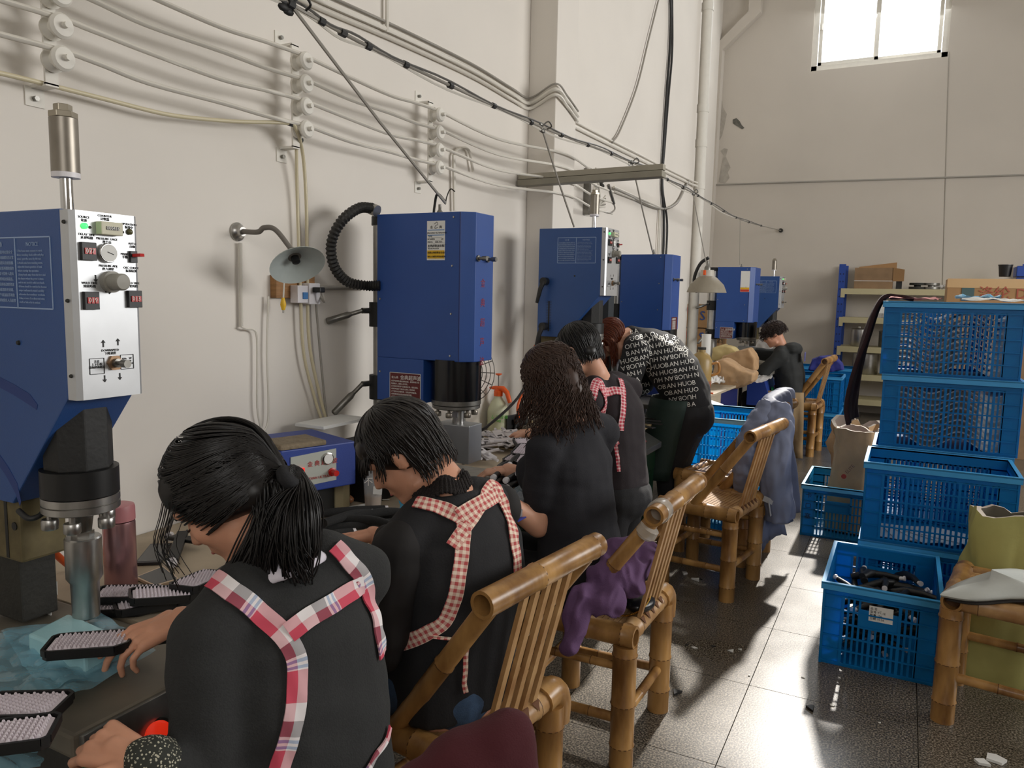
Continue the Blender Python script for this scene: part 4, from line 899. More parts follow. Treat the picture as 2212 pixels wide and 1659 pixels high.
# ---------------------------------------------------------------- blue rack at the back
rk = thing('storage_rack', 'blue steel rack with cream shelves standing against the back wall', 'shelf', (-.8, 11.1, 0))
X0, X1, Y0, Y1 = -.80, 1.25, 11.12, 11.62
for x in (X0, X1):
    for y in (Y0, Y1): 
        q = M(); q.box((x - .04, y - .02, 0), (x + .04, y + .02, 2.04)); q.build('upright', rackblue, rk)
hl = M()
for z in [i * .1 + .1 for i in range(19)]:
    for dx in (-.018, .018): hl.box((X0 + dx - .007, Y0 - .0215, z), (X0 + dx + .007, Y0 - .0195, z + .02))
hl.build('slot_holes', mat('slot_dark', RGB(14, 30, 80), .7), rk, kind='stuff')
for z in (1.72, 1.34, .95, .58, .25):
    M().box((X0 + .02, Y0 - .03, z - .075), (X1 - .02, Y0 - .0, z)).build('shelf_beam', shelf_y, rk)
    M().box((X0 + .0, Y0 - .032, z - .12), (X0 + .05, Y0 - .021, z)).build('beam_hook', shelf_y, rk)
    M().box((X0 + .02, Y0, z - .015), (X1 - .02, Y1, z - .003)).build('shelf_board', shelf_y, rk)
# boxes on the rack
bxs = thing('cardboard_box', 'worn open cardboard box with string on the top shelf of the blue rack', 'box', (-.58, 11.2, 1.72))
M().box((-.65, 11.15, 1.72), (-.19, 11.5, 1.995)).build('box_body', carton_d, bxs, bevel=.003)
for a, b in (((-.195, 11.12, 1.93), (-.07, 11.14, 1.83)),): M().prism([(-.19, 11.14, 1.82), (-.19, 11.14, 1.995), (-.06, 11.08, 1.97), (-.06, 11.08, 1.82)], (0, .005, 0)).build('flap', carton, bxs)
M().prism([(-.62, 11.5, 1.995), (-.62, 11.5, 2.02), (-.16, 11.5, 2.08), (-.16, 11.5, 1.995)], (0, .005, 0)).build('flap', carton, bxs)
M().box((-.655, 11.145, 1.82), (-.185, 11.505, 1.826)).build('string', paper, bxs)
for nm, lbv, c, r_, h_, mt in (('metal_pot', 'shiny metal pot on the third shelf of the blue rack, left', (-.55, 11.3, .95), .1, .22, steel), ('metal_pot', 'second metal pot on the third shelf, right of the shiny one', (-.2, 11.35, .95), .11, .2, steel_d), ('metal_pot', 'large metal pot on the fourth shelf of the blue rack', (-.45, 11.35, .58), .16, .27, steel)):
    p = thing(nm, lbv, 'pot', c); M().lathe(c, [(0, r_ * .95), (.01, r_), (h_, r_), (h_ + .004, r_ * 1.04), (h_ + .008, r_ * 1.04)], seg=24).build('pot_body', mt, p, smooth=40)
    M().lathe((c[0], c[1], c[2] + h_ + .008), [(0, r_ * 1.02), (.008, r_ * .9), (.014, .02), (.04, .016)], seg=20).build('lid', mt, p, smooth=40)
rl = thing('white_reel', 'white spoked plastic reel leaning on the fourth shelf of the rack', 'reel', (-.02, 11.15, .58))
M().lathe((-.02, 11.1, .735), [(0, .155), (.008, .155), (.008, .135), (.003, .134), (.003, .03), (.012, .03), (.012, .001)], (0, 1, 0), 30).build('disc', whitep, rl, smooth=30)
for k in range(6):
    a = PI * k / 6; d = V((math.cos(a), 0, math.sin(a))); M().beam(V((-.02, 11.097, .735)) - d * .14, V((-.02, 11.097, .735)) + d * .14, .01, .004, up=(0, 1, 0)).build('spoke', mat('spoke_grey', RGB(150, 150, 146), .5), rl)
M().lathe((-.02, 11.085, .735), [(0, .02), (.015, .02)], (0, 1, 0), 12).build('hub', black, rl)
jr = thing('jar', 'small jar with a white label card on the second shelf', 'jar', (-.35, 11.3, 1.34)); M().lathe((-.33, 11.25, 1.34), [(0, .05), (.09, .05), (.1, .04)], seg=16).build('jar_body', glass, jr, smooth=40); M().box((-.38, 11.2, 1.4), (-.26, 11.202, 1.52)).build('card', paper, jr)
M().cyl((-.2, 11.3, 1.37), (.5, 11.35, 1.37), .028).build('metal_rod', steel_d, cat='rod', label='grey metal rod lying on the second shelf')
M().box((-.15, 11.2, 1.72), (-.08, 11.3, 1.84)).build('black_carton', black, cat='box', label='small black box beside the worn cardboard box on the rack')
for k in range(2): M().lathe((.1 + k * .16, 11.25, 1.725), [(0, .1), (.03, .1), (.03, .04), (.05, .04), (.05, .095), (.08, .095)], seg=20).build('tape_roll', steel_d if k else darkcol, smooth=40, cat='roll', label='grey roll on the top shelf, ' + ('right one' if k else 'left one beside the black box'))
m = M(); 
for k in range(10): m.ball((.35 + random.uniform(0, .35), 11.3 + random.uniform(-.06, .06), 1.75 + random.uniform(0, .03)), random.uniform(.03, .05), 8, sc=(1.4, 1, .7))
m.build('plastic_film', mat('crumpled_film', RGB(210, 205, 200), .2, alpha=.6), smooth=60, cat='bag', label='crumpled clear plastic bags on the top shelf')
m = thing('measuring_jug', 'white jug standing on the third shelf near the coat', 'jug', (.02, 11.3, .95)); M().lathe((.02, 11.28, .95), [(0, .06), (.14, .08)], seg=16).build('jug_body', whitep, m, smooth=40)
# big carton and things behind the stack
bc = thing('cardboard_box', 'big taped carton with red lettering behind the tall crate stack', 'box', (.4, 9.0, 1.5))
a = U(2048, 602, y=9); M().box((a.x, 9.0, 1.45), (a.x + 1.0, 9.5, a.z)).build('box_body', carton, bc, bevel=.004)
M().box((a.x - .003, 8.997, a.z - .09), (a.x + 1.003, 9.0, a.z + .002)).build('tape_strip', mat('parcel_tape', RGB(196, 160, 112), .25), bc)
q = M(); put_text(q, '涤纶 DTY', .14, (a.x + .27, 8.995, a.z - .19), (1, 0, 0), (0, 0, 1)); q.build('red_lettering', mat('faded_red', RGB(168, 84, 66), .7), bc, kind='stuff')
q = M().box((a.x + .13, 8.995, a.z - .22), (a.x + .24, 8.999, a.z - .09)); q.build('green_mark', mat('grey_green', RGB(74, 96, 96), .7), bc)
st = thing('packing_stand', 'plain carton pile carrying the big taped carton', 'box', (.5, 9.2, 0)); M().box((.36, 9.02, 0), (1.3, 9.5, 1.449)).build('box_body', carton_d, st, bevel=.004)
a = U(2165, 597, y=9.1); M().lathe((a.x + .03, 9.2, a.z), [(0, .05), (.11, .062), (.112, .066), (.12, .066)], seg=20).build('black_tub', black, smooth=40, cat='tub', label='black tub on the big taped carton')
M().box((a.x + .12, 9.12, a.z), (a.x + .32, 9.4, a.z + .1)).build('blue_clamp', rackblue, cat='part', label='blue moulded part on the big taped carton, left', bevel=.006)
M().lathe((a.x + .42, 9.2, a.z), [(0, .08), (.09, .1)], seg=20).build('blue_basin', crate_b, smooth=40, cat='basin', label='blue basin beside the blue moulded part on the big carton')
# cartons behind the plain blue press
ctn = None
for i, (px, py0, py1, w, lb) in enumerate(((1466, 656, 706, .46, 'printed carton, upper one behind the hanging grey work lamp'), (1466, 708, 745, .42, 'printed carton, lower one behind the hanging grey work lamp'))):
    p = U(px, py0, y=9.4); q = U(px, py1, y=9.4)
    b = thing('printed_carton', lb, 'box', (p.x, 9.4, q.z), group='printed cartons stacked behind the presses'); x = -2.5
    M().box((x, 9.4, q.z), (x + .5, 9.8, p.z)).build('box_body', carton, b, bevel=.004)
    t_ = M(); put_text(t_, 'S', .16, (x + .24, 9.395, (p.z + q.z) / 2 - .05), (1, 0, 0), (0, 0, 1)); t_.build('blue_mark', blue, b)
    t_ = M(); put_text(t_, '白酒', .08, (x + .38, 9.395, q.z + .05), (1, 0, 0), (0, 0, 1)); t_.build('printed_lettering', print_k, b)
    M().box((x + .02, 9.396, p.z - .12), (x + .1, 9.4, p.z - .04)).build('red_mark', mat('faded_red', RGB(168, 84, 66), .7), b)
M().box((-2.6, 9.3, 0), (-1.95, 9.9, U(1466, 745, y=9.4).z)).build('carton_pile', carton_d, cat='box', label='plain carton pile under the printed cartons', bevel=.004)
# ---------------------------------------------------------------- people
def remesh(m, vox, it=6, amp=0.0, ns=9.0, stretch=(1, 1, 1), ridge=False):
    me = bpy.data.meshes.new('tmp'); me.from_pydata([tuple(p) for p in m.v], [], m.f)
    bm = bmesh.new(); bm.from_mesh(me); bmesh.ops.recalc_face_normals(bm, faces=bm.faces); bm.to_mesh(me); bm.free()
    o = bpy.data.objects.new('tmp', me); COL.objects.link(o)
    r = o.modifiers.new('r', 'REMESH'); r.mode = 'VOXEL'; r.voxel_size = vox
    s = o.modifiers.new('s', 'SMOOTH'); s.iterations = it; s.factor = .6
    dg = bpy.context.evaluated_depsgraph_get(); e = bpy.data.meshes.new_from_object(o.evaluated_get(dg))
    out = M(); nrm = [v.normal.copy() for v in e.vertices]
    for v, n in zip(e.vertices, nrm):
        p = v.co.copy()
        if amp:
            q = V((p.x * stretch[0], p.y * stretch[1], p.z * stretch[2])) * ns
            h = noise.noise(q) + .5 * noise.noise(q * 2.1)
            if ridge: h = -abs(h) * 1.6 + .4
            p += n * h * amp
        out.v.append(p)
    out.f = [tuple(p.vertices) for p in e.polygons]
    bpy.data.objects.remove(o); bpy.data.meshes.remove(me); bpy.data.meshes.remove(e)
    return out
def loft(m, secs, rv, n=20, pw=2.4):
    """elliptic rings along a spine: (centre, half width, half depth)"""
    rv = V(rv).normalized(); rg = []
    for i, (c, a, b) in enumerate(secs):
        t = (V(secs[min(i+1, len(secs)-1)][0]) - V(secs[max(i-1, 0)][0])).normalized()
        r_ = (rv - t * rv.dot(t)).normalized(); f = t.cross(r_)
        ring = []
        for j in range(n):
            an = 2 * PI * j / n; cx_, sy_ = math.cos(an), math.sin(an)
            k = (abs(cx_) ** pw + abs(sy_) ** pw) ** (-1 / pw)
            ring.append(V(c) + r_ * cx_ * k * a + f * sy_ * k * b)
        rg.append(ring)
    m.rings(rg); return m
class Head:
    def __init__(s, c, f, tilt=0.0, k=1.0):
        s.c = V(c); s.f = V(f).normalized(); up = V((0, 0, 1)); s.r = s.f.cross(up).normalized(); s.u = s.r.cross(s.f).normalized(); s.k = k
        if tilt: q = Matrix.Rotation(tilt, 3, s.f); s.r = q @ s.r; s.u = q @ s.u
    def P(s, x, y, z): return s.c + (s.r * x + s.f * y + s.u * z) * s.k
    def rot(s): return Matrix((s.r, s.f, s.u)).transposed()
    def ball(s, m, x, y, z, a, b, c, seg=20): m.ball(s.P(x, y, z), s.k, seg, rot=s.rot(), sc=(a, b, c))
    def build(s, m, ears=True):
        s.ball(m, 0, -.012, .035, .074, .092, .083, 24); s.ball(m, 0, .028, -.03, .06, .062, .082, 24)
        s.ball(m, 0, .068, -.088, .026, .022, .02); 
        for d in (-1, 1):
            s.ball(m, d * .034, .062, -.022, .026, .02, .03)
            if ears: s.ball(m, d * .078, -.008, -.004, .008, .019, .031); s.ball(m, d * .076, -.004, .01, .014, .01, .014)
            m.cap(s.P(d * .05, .01, -.075), s.P(d * .015, .072, -.095), .018 * s.k, .014 * s.k, 10)
        m.cap(s.P(0, .086, .015), s.P(0, .106, -.025), .007 * s.k, .012 * s.k, 10); m.cap(s.P(-.012, .094, -.03), s.P(.012, .094, -.03), .009 * s.k, .009 * s.k, 8)
        m.cap(s.P(-.045, .07, .028), s.P(.045, .07, .028), .012 * s.k, .012 * s.k, 10)
        m.cap(s.P(-.02, .083, -.056), s.P(.02, .083, -.056), .008 * s.k, .008 * s.k, 8); m.cap(s.P(-.016, .081, -.067), s.P(.016, .081, -.067), .008 * s.k, .008 * s.k, 8)
    def features(s, par, lips=True):
        e = M()
        for d in (-1, 1): e.tube([s.P(d * .018, .088, -.002), s.P(d * .03, .088, -.0045), s.P(d * .043, .08, -.001)], .0018 * s.k, 5)
        e.build('eyelashes', hair_k, par, smooth=60, kind='stuff')
        e = M()
        for d in (-1, 1): e.tube([s.P(d * .014, .09, .026), s.P(d * .032, .088, .03), s.P(d * .05, .076, .024)], .0028 * s.k, 5)
        e.build('eyebrows', hair_k2, par, smooth=60, kind='stuff')
        e = M(); e.cap(s.P(-.019, .0875, -.0605), s.P(.019, .0875, -.0605), .0042 * s.k, .0042 * s.k, 8); e.build('lips', mat('lips', RGB(168, 92, 84), .4), par, smooth=60)
    def surf(s, th, ph, e=1.0):
        """point on the hair ellipsoid. th from the crown, ph from the front, clockwise"""
        a, b, c = .084 * e, .102 * e, .094 * e
        if th > PI / 2:
            q = th - PI / 2; k = 1 - .16 * q; return s.P(a * k * math.sin(ph), -.014 + b * k * math.cos(ph), .034 - c * q)
        return s.P(a * math.sin(th) * math.sin(ph), -.014 + b * math.sin(th) * math.cos(ph), .034 + c * math.cos(th))
def hand(m, w, d, n, side, curls, k=1.0, spread=.10, thumb=(.5, .35)):
    """w wrist, d finger direction, n back of hand normal, side +1: thumb towards d x n"""
    w = V(w); d = V(d).normalized(); n = (V(n) - d * V(n).dot(d)).normalized(); t = d.cross(n) * side
    pw = [.030, .011, -.010, -.029]; L = [.074, .082, .077, .060]; fr = [.0086, .0088, .0084, .0074]
    for i in range(4):
        a = w + t * pw[i] * .55 * k + d * .012 * k; b = w + t * pw[i] * k + d * (.088 - .004 * abs(i - 1)) * k
        m.cap(a, b, .0135 * k, .0115 * k, 10)
        dd = (d + t * (spread * (1.2 - i * .8))).normalized(); p = b; c = curls[i]; seg = [L[i] * .45, L[i] * .3, L[i] * .25]
        ang = c * .7
        for j in range(3):
            v = dd * math.cos(ang) - n * math.sin(ang); q = p + v * seg[j] * k
            m.cap(p, q, fr[i] * (1 - j * .08) * k, fr[i] * (.94 - j * .1) * k, 10); p = q; ang += c * (.9 if j == 0 else .6)
    m.cap(w - d * .005 * k, w + d * .05 * k, .022 * k, .02 * k, 12)
    a = w + t * .022 * k + d * .018 * k; tv = (d * math.cos(thumb[0]) + t * math.sin(thumb[0]) - n * thumb[1]).normalized()
    b = a + tv * .044 * k; c2 = b + (tv + d * .4 - n * .2).normalized() * .032 * k; e = c2 + (tv + d * .8 - n * .25).normalized() * .026 * k
    m.cap(a, b, .016 * k, .012 * k, 10); m.cap(b, c2, .0112 * k, .0098 * k, 10); m.cap(c2, e, .0098 * k, .008 * k, 10)
def arm(m, s, e, w, k=1.0, g=0.0, end=1.0):
    s, e, w = V(s), V(e), V(w)
    m.cap(s, e, (.05 + g) * k, (.039 + g) * k, 16)
    if end > 0: m.cap(e, e + (w - e) * end, (.039 + g) * k, (.039 + (.027 - .039) * end + g) * k, 16)
def addm(a, b): a.add(b.v, b.f); return a
def bvh(o):
    off = V((0, 0, 0)); q = o
    while q is not None: off += q.location; q = q.parent
    me = o.data; return BVHTree.FromPolygons([v.co + off for v in me.vertices], [tuple(p.vertices) for p in me.polygons])
def ribbon(name, px, tree, width, mt, par, up=.004, th=.0025, n=48, view=None, wf=None):
    """cloth strap lying on a garment: path of picture points carried onto the garment's surface"""
    pts = []
    for x, y in px:
        d = ray(x, y).normalized(); h = tree.ray_cast(CAM, d)
        if h[0] is None: h = tree.find_nearest(CAM + d * (pts[-1][0] - CAM).length if pts else CAM + d * 1.4)
        pts.append((h[0], h[1]))
    path = bez([p[0] for p in pts], n); fr = []
    for i, p in enumerate(path):
        t = (path[min(i+1, len(path)-1)] - path[max(i-1, 0)]).normalized(); h = tree.find_nearest(p); nn = h[1]
        if nn.dot(CAM - p) < 0: nn = -nn
        fr.append((h[0], t, nn))
    # smooth normals
    for _ in range(4): fr = [(fr[i][0], fr[i][1], (fr[max(i-1,0)][2] + fr[i][2] + fr[min(i+1,len(fr)-1)][2]).normalized()) for i in range(len(fr))]
    m = M(); uv = []; K = 6; L = 0; vs = []; last = None
    for i, (p, t, nn) in enumerate(fr):
        if last is not None: L += (p - last).length
        last = p; s = t.cross(nn).normalized(); w_ = width * (wf(i / len(fr)) if wf else 1)
        for lay in (0, 1):
            for j in range(K + 1):
                o_ = (j / K - .5) * w_; q = p + s * o_; h = tree.find_nearest(q); b = h[0]; hn = h[1]
                if hn.dot(nn) < 0: hn = -hn
                bq = b + (hn * .5 + nn * .5).normalized() * (up + (th if lay else -.001) + .0012 * math.sin(L * 90 + j))
                vs.append(bq); uv.append((L, o_))
    n_ = len(fr); S2 = 2 * (K + 1); fs = []
    for i in range(n_ - 1):
        for j in range(K):
            a = i * S2 + j; fs.append((a, a + 1, a + S2 + 1, a + S2)); a += K + 1; fs.append((a + S2, a + S2 + 1, a + 1, a))
        a = i * S2; fs.append((a, a + S2, a + S2 + K + 1, a + K + 1)); a = i * S2 + K; fs.append((a + K + 1, a + S2 + K + 1, a + S2, a))
    m.v = vs; m.f = fs; o = m.build(name, mt, par, smooth=60)
    ul = o.data.uv_layers.new(name='UVMap')
    for lp in o.data.loops: ul.data[lp.index].uv = uv[lp.vertex_index]
    return o
def strands(m, H, n, th0, thend, extra, r=.0018, wave=0.0, wl=.05, e0=1.0, jit=.03, grav=V((0, 0, -1)), phr=(0, 2 * PI), seg=3, lift=0.0, crown=(0.0, 0.0), ends=None, drift=None):
    rnd = random.Random(n * 7 + 3)
    for i in range(n):
        ph = phr[0] + (phr[1] - phr[0]) * (i + rnd.random()) / n; a = th0 * rnd.random(); te = thend(ph) * (1 + rnd.uniform(-jit, jit)); pts = []
        ee = e0 + rnd.uniform(0, .07); K = 9
        for k in range(K + 1):
            t = a + (te - a) * k / K; pts.append(H.surf(t, ph + crown[0] * (1 - k / K), ee))
        ex = extra(ph) * (1 + rnd.uniform(-.25, .12))
        if ex > .004:
            v = (pts[-1] - pts[-2]).normalized(); p = pts[-1]; KK = max(3, int(ex / .022)); out = (p - H.P(0, -.02, 0)); out.z = 0; out = out.normalized() if out.length > 0 else out
            for k in range(KK):
                v = (v * .62 + grav * .38 + out * lift + (drift(ph) if drift else V((0,0,0)))).normalized(); p = p + v * ex / KK; pts.append(p.copy())
        if wave:
            pc = rnd.random() * 6; L = 0; q = [pts[0]]
            for k in range(1, len(pts)):
                L += (pts[k] - pts[k-1]).length; t = (pts[k] - pts[k-1]).normalized(); u_, w_ = axes(t); am = wave * min(1, L / .08)
                q.append(pts[k] + u_ * math.sin(L / wl * 2 * PI + pc) * am + w_ * math.cos(L / wl * 2 * PI * .9 + pc) * am * .7)
            pts = q; pts = bez(pts, len(pts) * 2)
        N_ = len(pts); m.tube(pts, r, seg, rads=[r * (1 - .55 * (j / N_) ** 2) for j in range(N_)])
def person(name_label, loc, group=None): return thing('person', name_label, 'person', loc, group)
# ---- woman in front with the ponytail ------------------------------------------------
P = person('woman with black ponytail in charcoal sweater and plaid strap apron, at the nearest press', (-1.0, 1.02, .45))
H = Head((-1.126, 1.012, 1.152), (-.80, -.34, -.80), tilt=-.06, k=1.06)
shL, shR, nk = V((-1.045, .895, .93)), V((-.955, 1.19, .965)), V((-1.03, 1.045, 1.045))
rv = (shR - shL).normalized()
wR = U(392, 1338, z=.885); elR = V((-1.10, 1.16, .80)); wL = U(304, 1640, z=.80); elL = V((-1.0, .835, .70))
b = M(); H.build(b, False); b.cap(H.P(0, -.03, -.03), nk, .052, .056, 16); b.cap(nk, V((-.99, 1.05, .9)), .056, .09, 16)
loft(b, [((-.93, 1.04, .46), .15, .10), ((-.95, 1.04, .6), .13, .095), ((-.985, 1.04, .8), .145, .10), ((-1.0, 1.04, .92), .15, .085), ((-1.02, 1.045, .99), .07, .05)], rv)
arm(b, shL, elL, wL); arm(b, shR, elR, wR)
for s_ in (-1, 1): hp = V((-.95, 1.04 + s_ * .09, .53)); kn = V((-1.38, 1.0 + s_ * .11, .53)); b.cap(hp, kn, .085, .06, 14); b.cap(kn, kn + V((.06, 0, -.43)), .055, .038, 12); b.cap(kn + V((.06, 0, -.46)), kn + V((-.08, 0, -.48)), .036, .03, 10)
body = remesh(b, .0075, 3)
hm = M(); dR = (U(232, 1408, z=.855) - wR).normalized(); hand(hm, wR, dR, (.12, -.25, .9), 1, [.35, .5, .7, .85], 1.0, thumb=(.35, .3))
dL = (U(205, 1600, z=.815) - wL).normalized(); hand(hm, wL, dL, (.45, -.35, .8), -1, [1.0, 1.1, 1.1, 1.1], 1.0, thumb=(.95, -.35))
hm.cap(wR, wR + (elR - wR) * .3, .025, .031, 12); hm.cap(wL, wL + (elL - wL) * .3, .025, .031, 12)
addm(body, remesh(hm, .0032, 2)); bo = body.build('body', skin, P, smooth=180)
H.features(bo)
b = M(); loft(b, [((-.93, 1.04, .44), .178, .125), ((-.945, 1.035, .52), .172, .125), ((-.96, 1.04, .66), .168, .122), ((-.985, 1.04, .80), .175, .122), ((-.99, 1.042, .9), .168, .108), ((-1.005, 1.045, .97), .115, .082), ((-1.02, 1.045, 1.005), .078, .068)], rv)
b.cap(shL, shL + (nk - shL) * .5, .068, .07, 16); b.cap(shR, shR + (nk - shR) * .5, .066, .07, 16); b.cap(shL + V((.02, .03, -.06)), shL + V((.03, .04, -.2)), .07, .08, 14)
arm(b, shL, elL, elL + (wL - elL) * .62, 1.0, .021); arm(b, shR, elR, elR + (wR - elR) * .55, 1.0, .017)
b.cap(elL + (wL - elL) * .0, elL + (wL - elL) * .45, .058, .05, 14)
sw = remesh(b, .0085, 5, amp=.007, ns=7, stretch=(1, 1, 1.6)).build('sweater', cloth_grey, P, smooth=180)
dots = bpy.data.materials.new('dotted_sleeve'); dots.use_nodes = True; nt = dots.node_tree; vo = nt.nodes.new('ShaderNodeTexVoronoi'); vo.inputs['Scale'].default_value = 210; tcx = nt.nodes.new('ShaderNodeTexCoord'); nt.links.new(tcx.outputs['Object'], vo.inputs['Vector'])
rr = nt.nodes.new('ShaderNodeValToRGB'); rr.color_ramp.interpolation = 'CONSTANT'; rr.color_ramp.elements[0].color = RGB(180, 176, 156); rr.color_ramp.elements[1].position = .34; rr.color_ramp.elements[1].color = RGB(44, 46, 40); nt.links.new(vo.outputs['Distance'], rr.inputs[0]); nt.links.new(rr.outputs[0], nt.nodes['Principled BSDF'].inputs['Base Color']); nt.nodes['Principled BSDF'].inputs['Roughness'].default_value = .85
for e_, w_, g_ in ((elL, wL, .006), (elR, wR, .002)):
    b = M(); b.cap(e_ + (w_ - e_) * .45, e_ + (w_ - e_) * .9, .041 + g_, .035 + g_, 18)
    remesh(b, .005, 3, amp=.004, ns=30).build('sleeve_cover', dots, P, smooth=180, label='black oversleeve with pale dots')
b = M(); b.lathe(nk + V((.012, 0, -.028)), [(-.012, .082), (0, .083), (.022, .066), (.024, .058), (.0, .07)], (-.35, -.05, 1), 26); remesh(b, .0045, 2, amp=.002, ns=30).build('collar', mat('white_shirt', RGB(224, 218, 228), .8), P, smooth=180)
b = M()
for s_ in (-1, 1): hp = V((-.95, 1.04 + s_ * .09, .53)); kn = V((-1.38, 1.0 + s_ * .11, .53)); b.cap(hp, kn, .1, .075, 14); b.cap(kn, kn + V((.06, 0, -.40)), .07, .055, 12)
remesh(b, .012, 3, amp=.005, ns=9).build('trousers', cloth_k, P, smooth=180)
tree = bvh(sw)
ribbon('apron_strap', [(462, 1252), (478, 1262), (505, 1282), (560, 1325), (612, 1372), (640, 1425), (640, 1500), (632, 1560), (615, 1620), (598, 1680)], tree, .036, plaid_m, P)
ribbon('apron_strap', [(622, 1368), (665, 1335), (710, 1308), (745, 1285), (782, 1262)], tree, .036, plaid_m, P, up=.006)
ribbon('apron_strap', [(722, 1180), (750, 1212), (776, 1240), (790, 1275), (803, 1320), (815, 1370), (822, 1415)], tree, .034, plaid_m, P, up=.005)
ribbon('apron_tie', [(836, 1570), (822, 1610), (800, 1640), (775, 1680)], tree, .014, plaid_m, P, up=.006)
hb = M(); H.ball(hb, 0, -.016, .033, .082, .101, .091, 26); T = H.P(-.03, -.118, -.052)
hb.cap(H.P(0, -.04, .0), H.P(0, -.085, -.015), .074, .03, 14); hb.cap(H.P(0, -.045, -.03), H.P(0, -.055, -.085), .056, .04, 14); hb.cap(H.P(-.03, .03, .055), H.P(.03, .03, .055), .052, .052, 12)
for d in (-1, 1): hb.cap(H.P(d * .05, .005, -.015), H.P(d * .04, -.06, -.03), .026, .036, 10)
hair = remesh(hb, .006, 3)
rnd = random.Random(5)
for i in range(520):
    side = rnd.choice((-1, 1)); u_ = rnd.random(); th_a = .1 + 1.75 * u_; ph_a = side * (.15 + 1.25 * rnd.random() ** .8) if u_ > .35 else side * 2.6 * rnd.random(); tT, pT = 1.62 + .12 * rnd.random(), side * PI; pts = []; e0 = 1.03 + .05 * rnd.random()
    for k in range(13):
        t = k / 12; q_ = t ** .9; pts.append(H.surf(th_a + (tT - th_a) * q_ + .12 * math.sin(PI * t) * (1 if u_ > .6 else 0), ph_a + (pT - ph_a) * q_, e0).lerp(T, max(0, (t - .8) * 4.5)))
    hair.tube(pts, .0022, 3, rads=[.0013 + .001 * math.sin(PI * j / 12) for j in range(13)])
for i in range(640):
    side = -1 if i % 3 else 1; ph_a = side * rnd.uniform(.85, 2.7); th_a = rnd.uniform(1.3, 2.25); tT, pT = 1.8 + .12 * rnd.random(), side * PI; e0 = 1.04 + .04 * rnd.random(); pts = []
    for k in range(11):
        t = k / 10; pts.append(H.surf(th_a + (tT - th_a) * t + .14 * math.sin(PI * t), ph_a + (pT - ph_a) * t, e0).lerp(T, max(0, (t - .75) * 4)))
    hair.tube(pts, .002, 3)
# ponytail
tailend = U(655, 1235, d=1.47)
for i in range(560):
    a = rnd.random() * 2 * PI; rr_ = rnd.random() ** .5; o1 = (H.r * math.cos(a) + H.u * math.sin(a)) * .016 * rr_
    wdt = .052 * rr_; d1 = V((math.cos(a) * .7, math.sin(a) * .7, 0)) * wdt
    t1 = T + o1 + V((.010, .012, .006)) + d1 * .25; px = 545 + 125 * rnd.random(); L = 1225 + rnd.uniform(-25, 45) - abs(px - 640) * .25
    e_ = U(px + 8, L, d=1.40 + .05 * math.sin(a) * rr_ + (.02 if px < 600 else 0)); mid = (T + e_) / 2 + V((.012, .008, .03)) + d1 * .8
    hair.tube(bez([T + o1, t1, mid, e_.lerp(mid, .35) + d1 * .4, e_], 14), .0018, 3)
# strands swept over the shoulder to the left
for i in range(330):
    e_ = U(476 + 120 * rnd.random() ** .8, 1236 + 34 * rnd.random(), d=1.37 + .04 * rnd.random()); s0 = T.lerp(H.surf(2.1, -2.3, 1.02), .8 * rnd.random()) + V((rnd.uniform(-.012, .012), rnd.uniform(-.012, .012), rnd.uniform(-.02, .0)))
    hair.tube(bez([s0, s0 + V((.006, -.006, -.03)), s0.lerp(e_, .6) + V((.012, -.008, .0)), e_], 12), .0018, 3)
for i in range(22):
    s0 = H.surf(1.2 + .3 * rnd.random(), rnd.uniform(-1.2, .4), 1.04); hair.tube(bez([s0, s0 + H.f * .03 - H.u * .02, s0 + H.f * .03 + V((0, 0, -.07)), s0 + V((rnd.uniform(-.02, .02), 0, -.11 - .05 * rnd.random()))], 12), .0009, 3)
hair.build('hair', hair_k, P, smooth=180)
M().lathe(T + H.f * .012, [(0, .02), (.006, .027), (.018, .027), (.024, .02)], -H.f, 18).build('hair_tie', cloth_k, P, smooth=50)

# ---- second woman, short hair, black lace top ------------------------------------------
P = person('woman with short black hair in black lace top and pink gingham straps, seated second', (-.95, 1.6, .45))
H = Head((-1.118, 1.572, 1.134), (-.82, -.30, -.75), tilt=-.1, k=1.03)
nk = V((-1.0, 1.615, 1.035)); shL = V((-1.045, 1.455, .925)); shR = V((-.94, 1.745, .975)); rv = (shR - shL).normalized()
wL = U(845, 1225, z=.84); elL = V((-1.075, 1.42, .68)); wR = U(830, 1252, z=.80) ; elR = V((-1.12, 1.78, .78)); wR = V((-1.33, 1.72, .84))
wL = V((-1.245, 1.56, .83))
b = M(); H.build(b); b.cap(H.P(0, -.03, -.03), nk, .054, .058, 16); b.cap(nk, nk + V((.04, 0, -.12)), .058, .09, 16)
loft(b, [((-.98, 1.6, .46), .13, .09), ((-.985, 1.6, .7), .12, .08), ((-.985, 1.61, .9), .13, .08), ((-.99, 1.61, 1.0), .07, .05)], rv)
arm(b, shL, elL, wL); arm(b, shR, elR, wR)
for s_ in (-1, 1): hp = V((-.98, 1.61 + s_ * .065, .54)); kn = V((-1.38, 1.60 + s_ * .09, .53)); b.cap(hp, kn, .07, .055, 14); b.cap(kn, kn + V((.06, 0, -.43)), .055, .038, 12); b.cap(kn + V((.06, 0, -.46)), kn + V((-.08, 0, -.48)), .036, .03, 10)
body = remesh(b, .0075, 3); hm = M(); hand(hm, wL, (-.8, -.15, -.1), (.1, -.3, .9), -1, [.6, .6, .7, .8]); hand(hm, wR, (-.6, -.5, -.1), (.1, .1, .95), 1, [.6, .7, .8, .8])
hm.cap(wR, wR + (elR - wR) * .3, .025, .031, 12); hm.cap(wL, wL + (elL - wL) * .4, .026, .033, 12); addm(body, remesh(hm, .0036, 2)); bo = body.build('body', skin, P, smooth=180); H.features(bo)
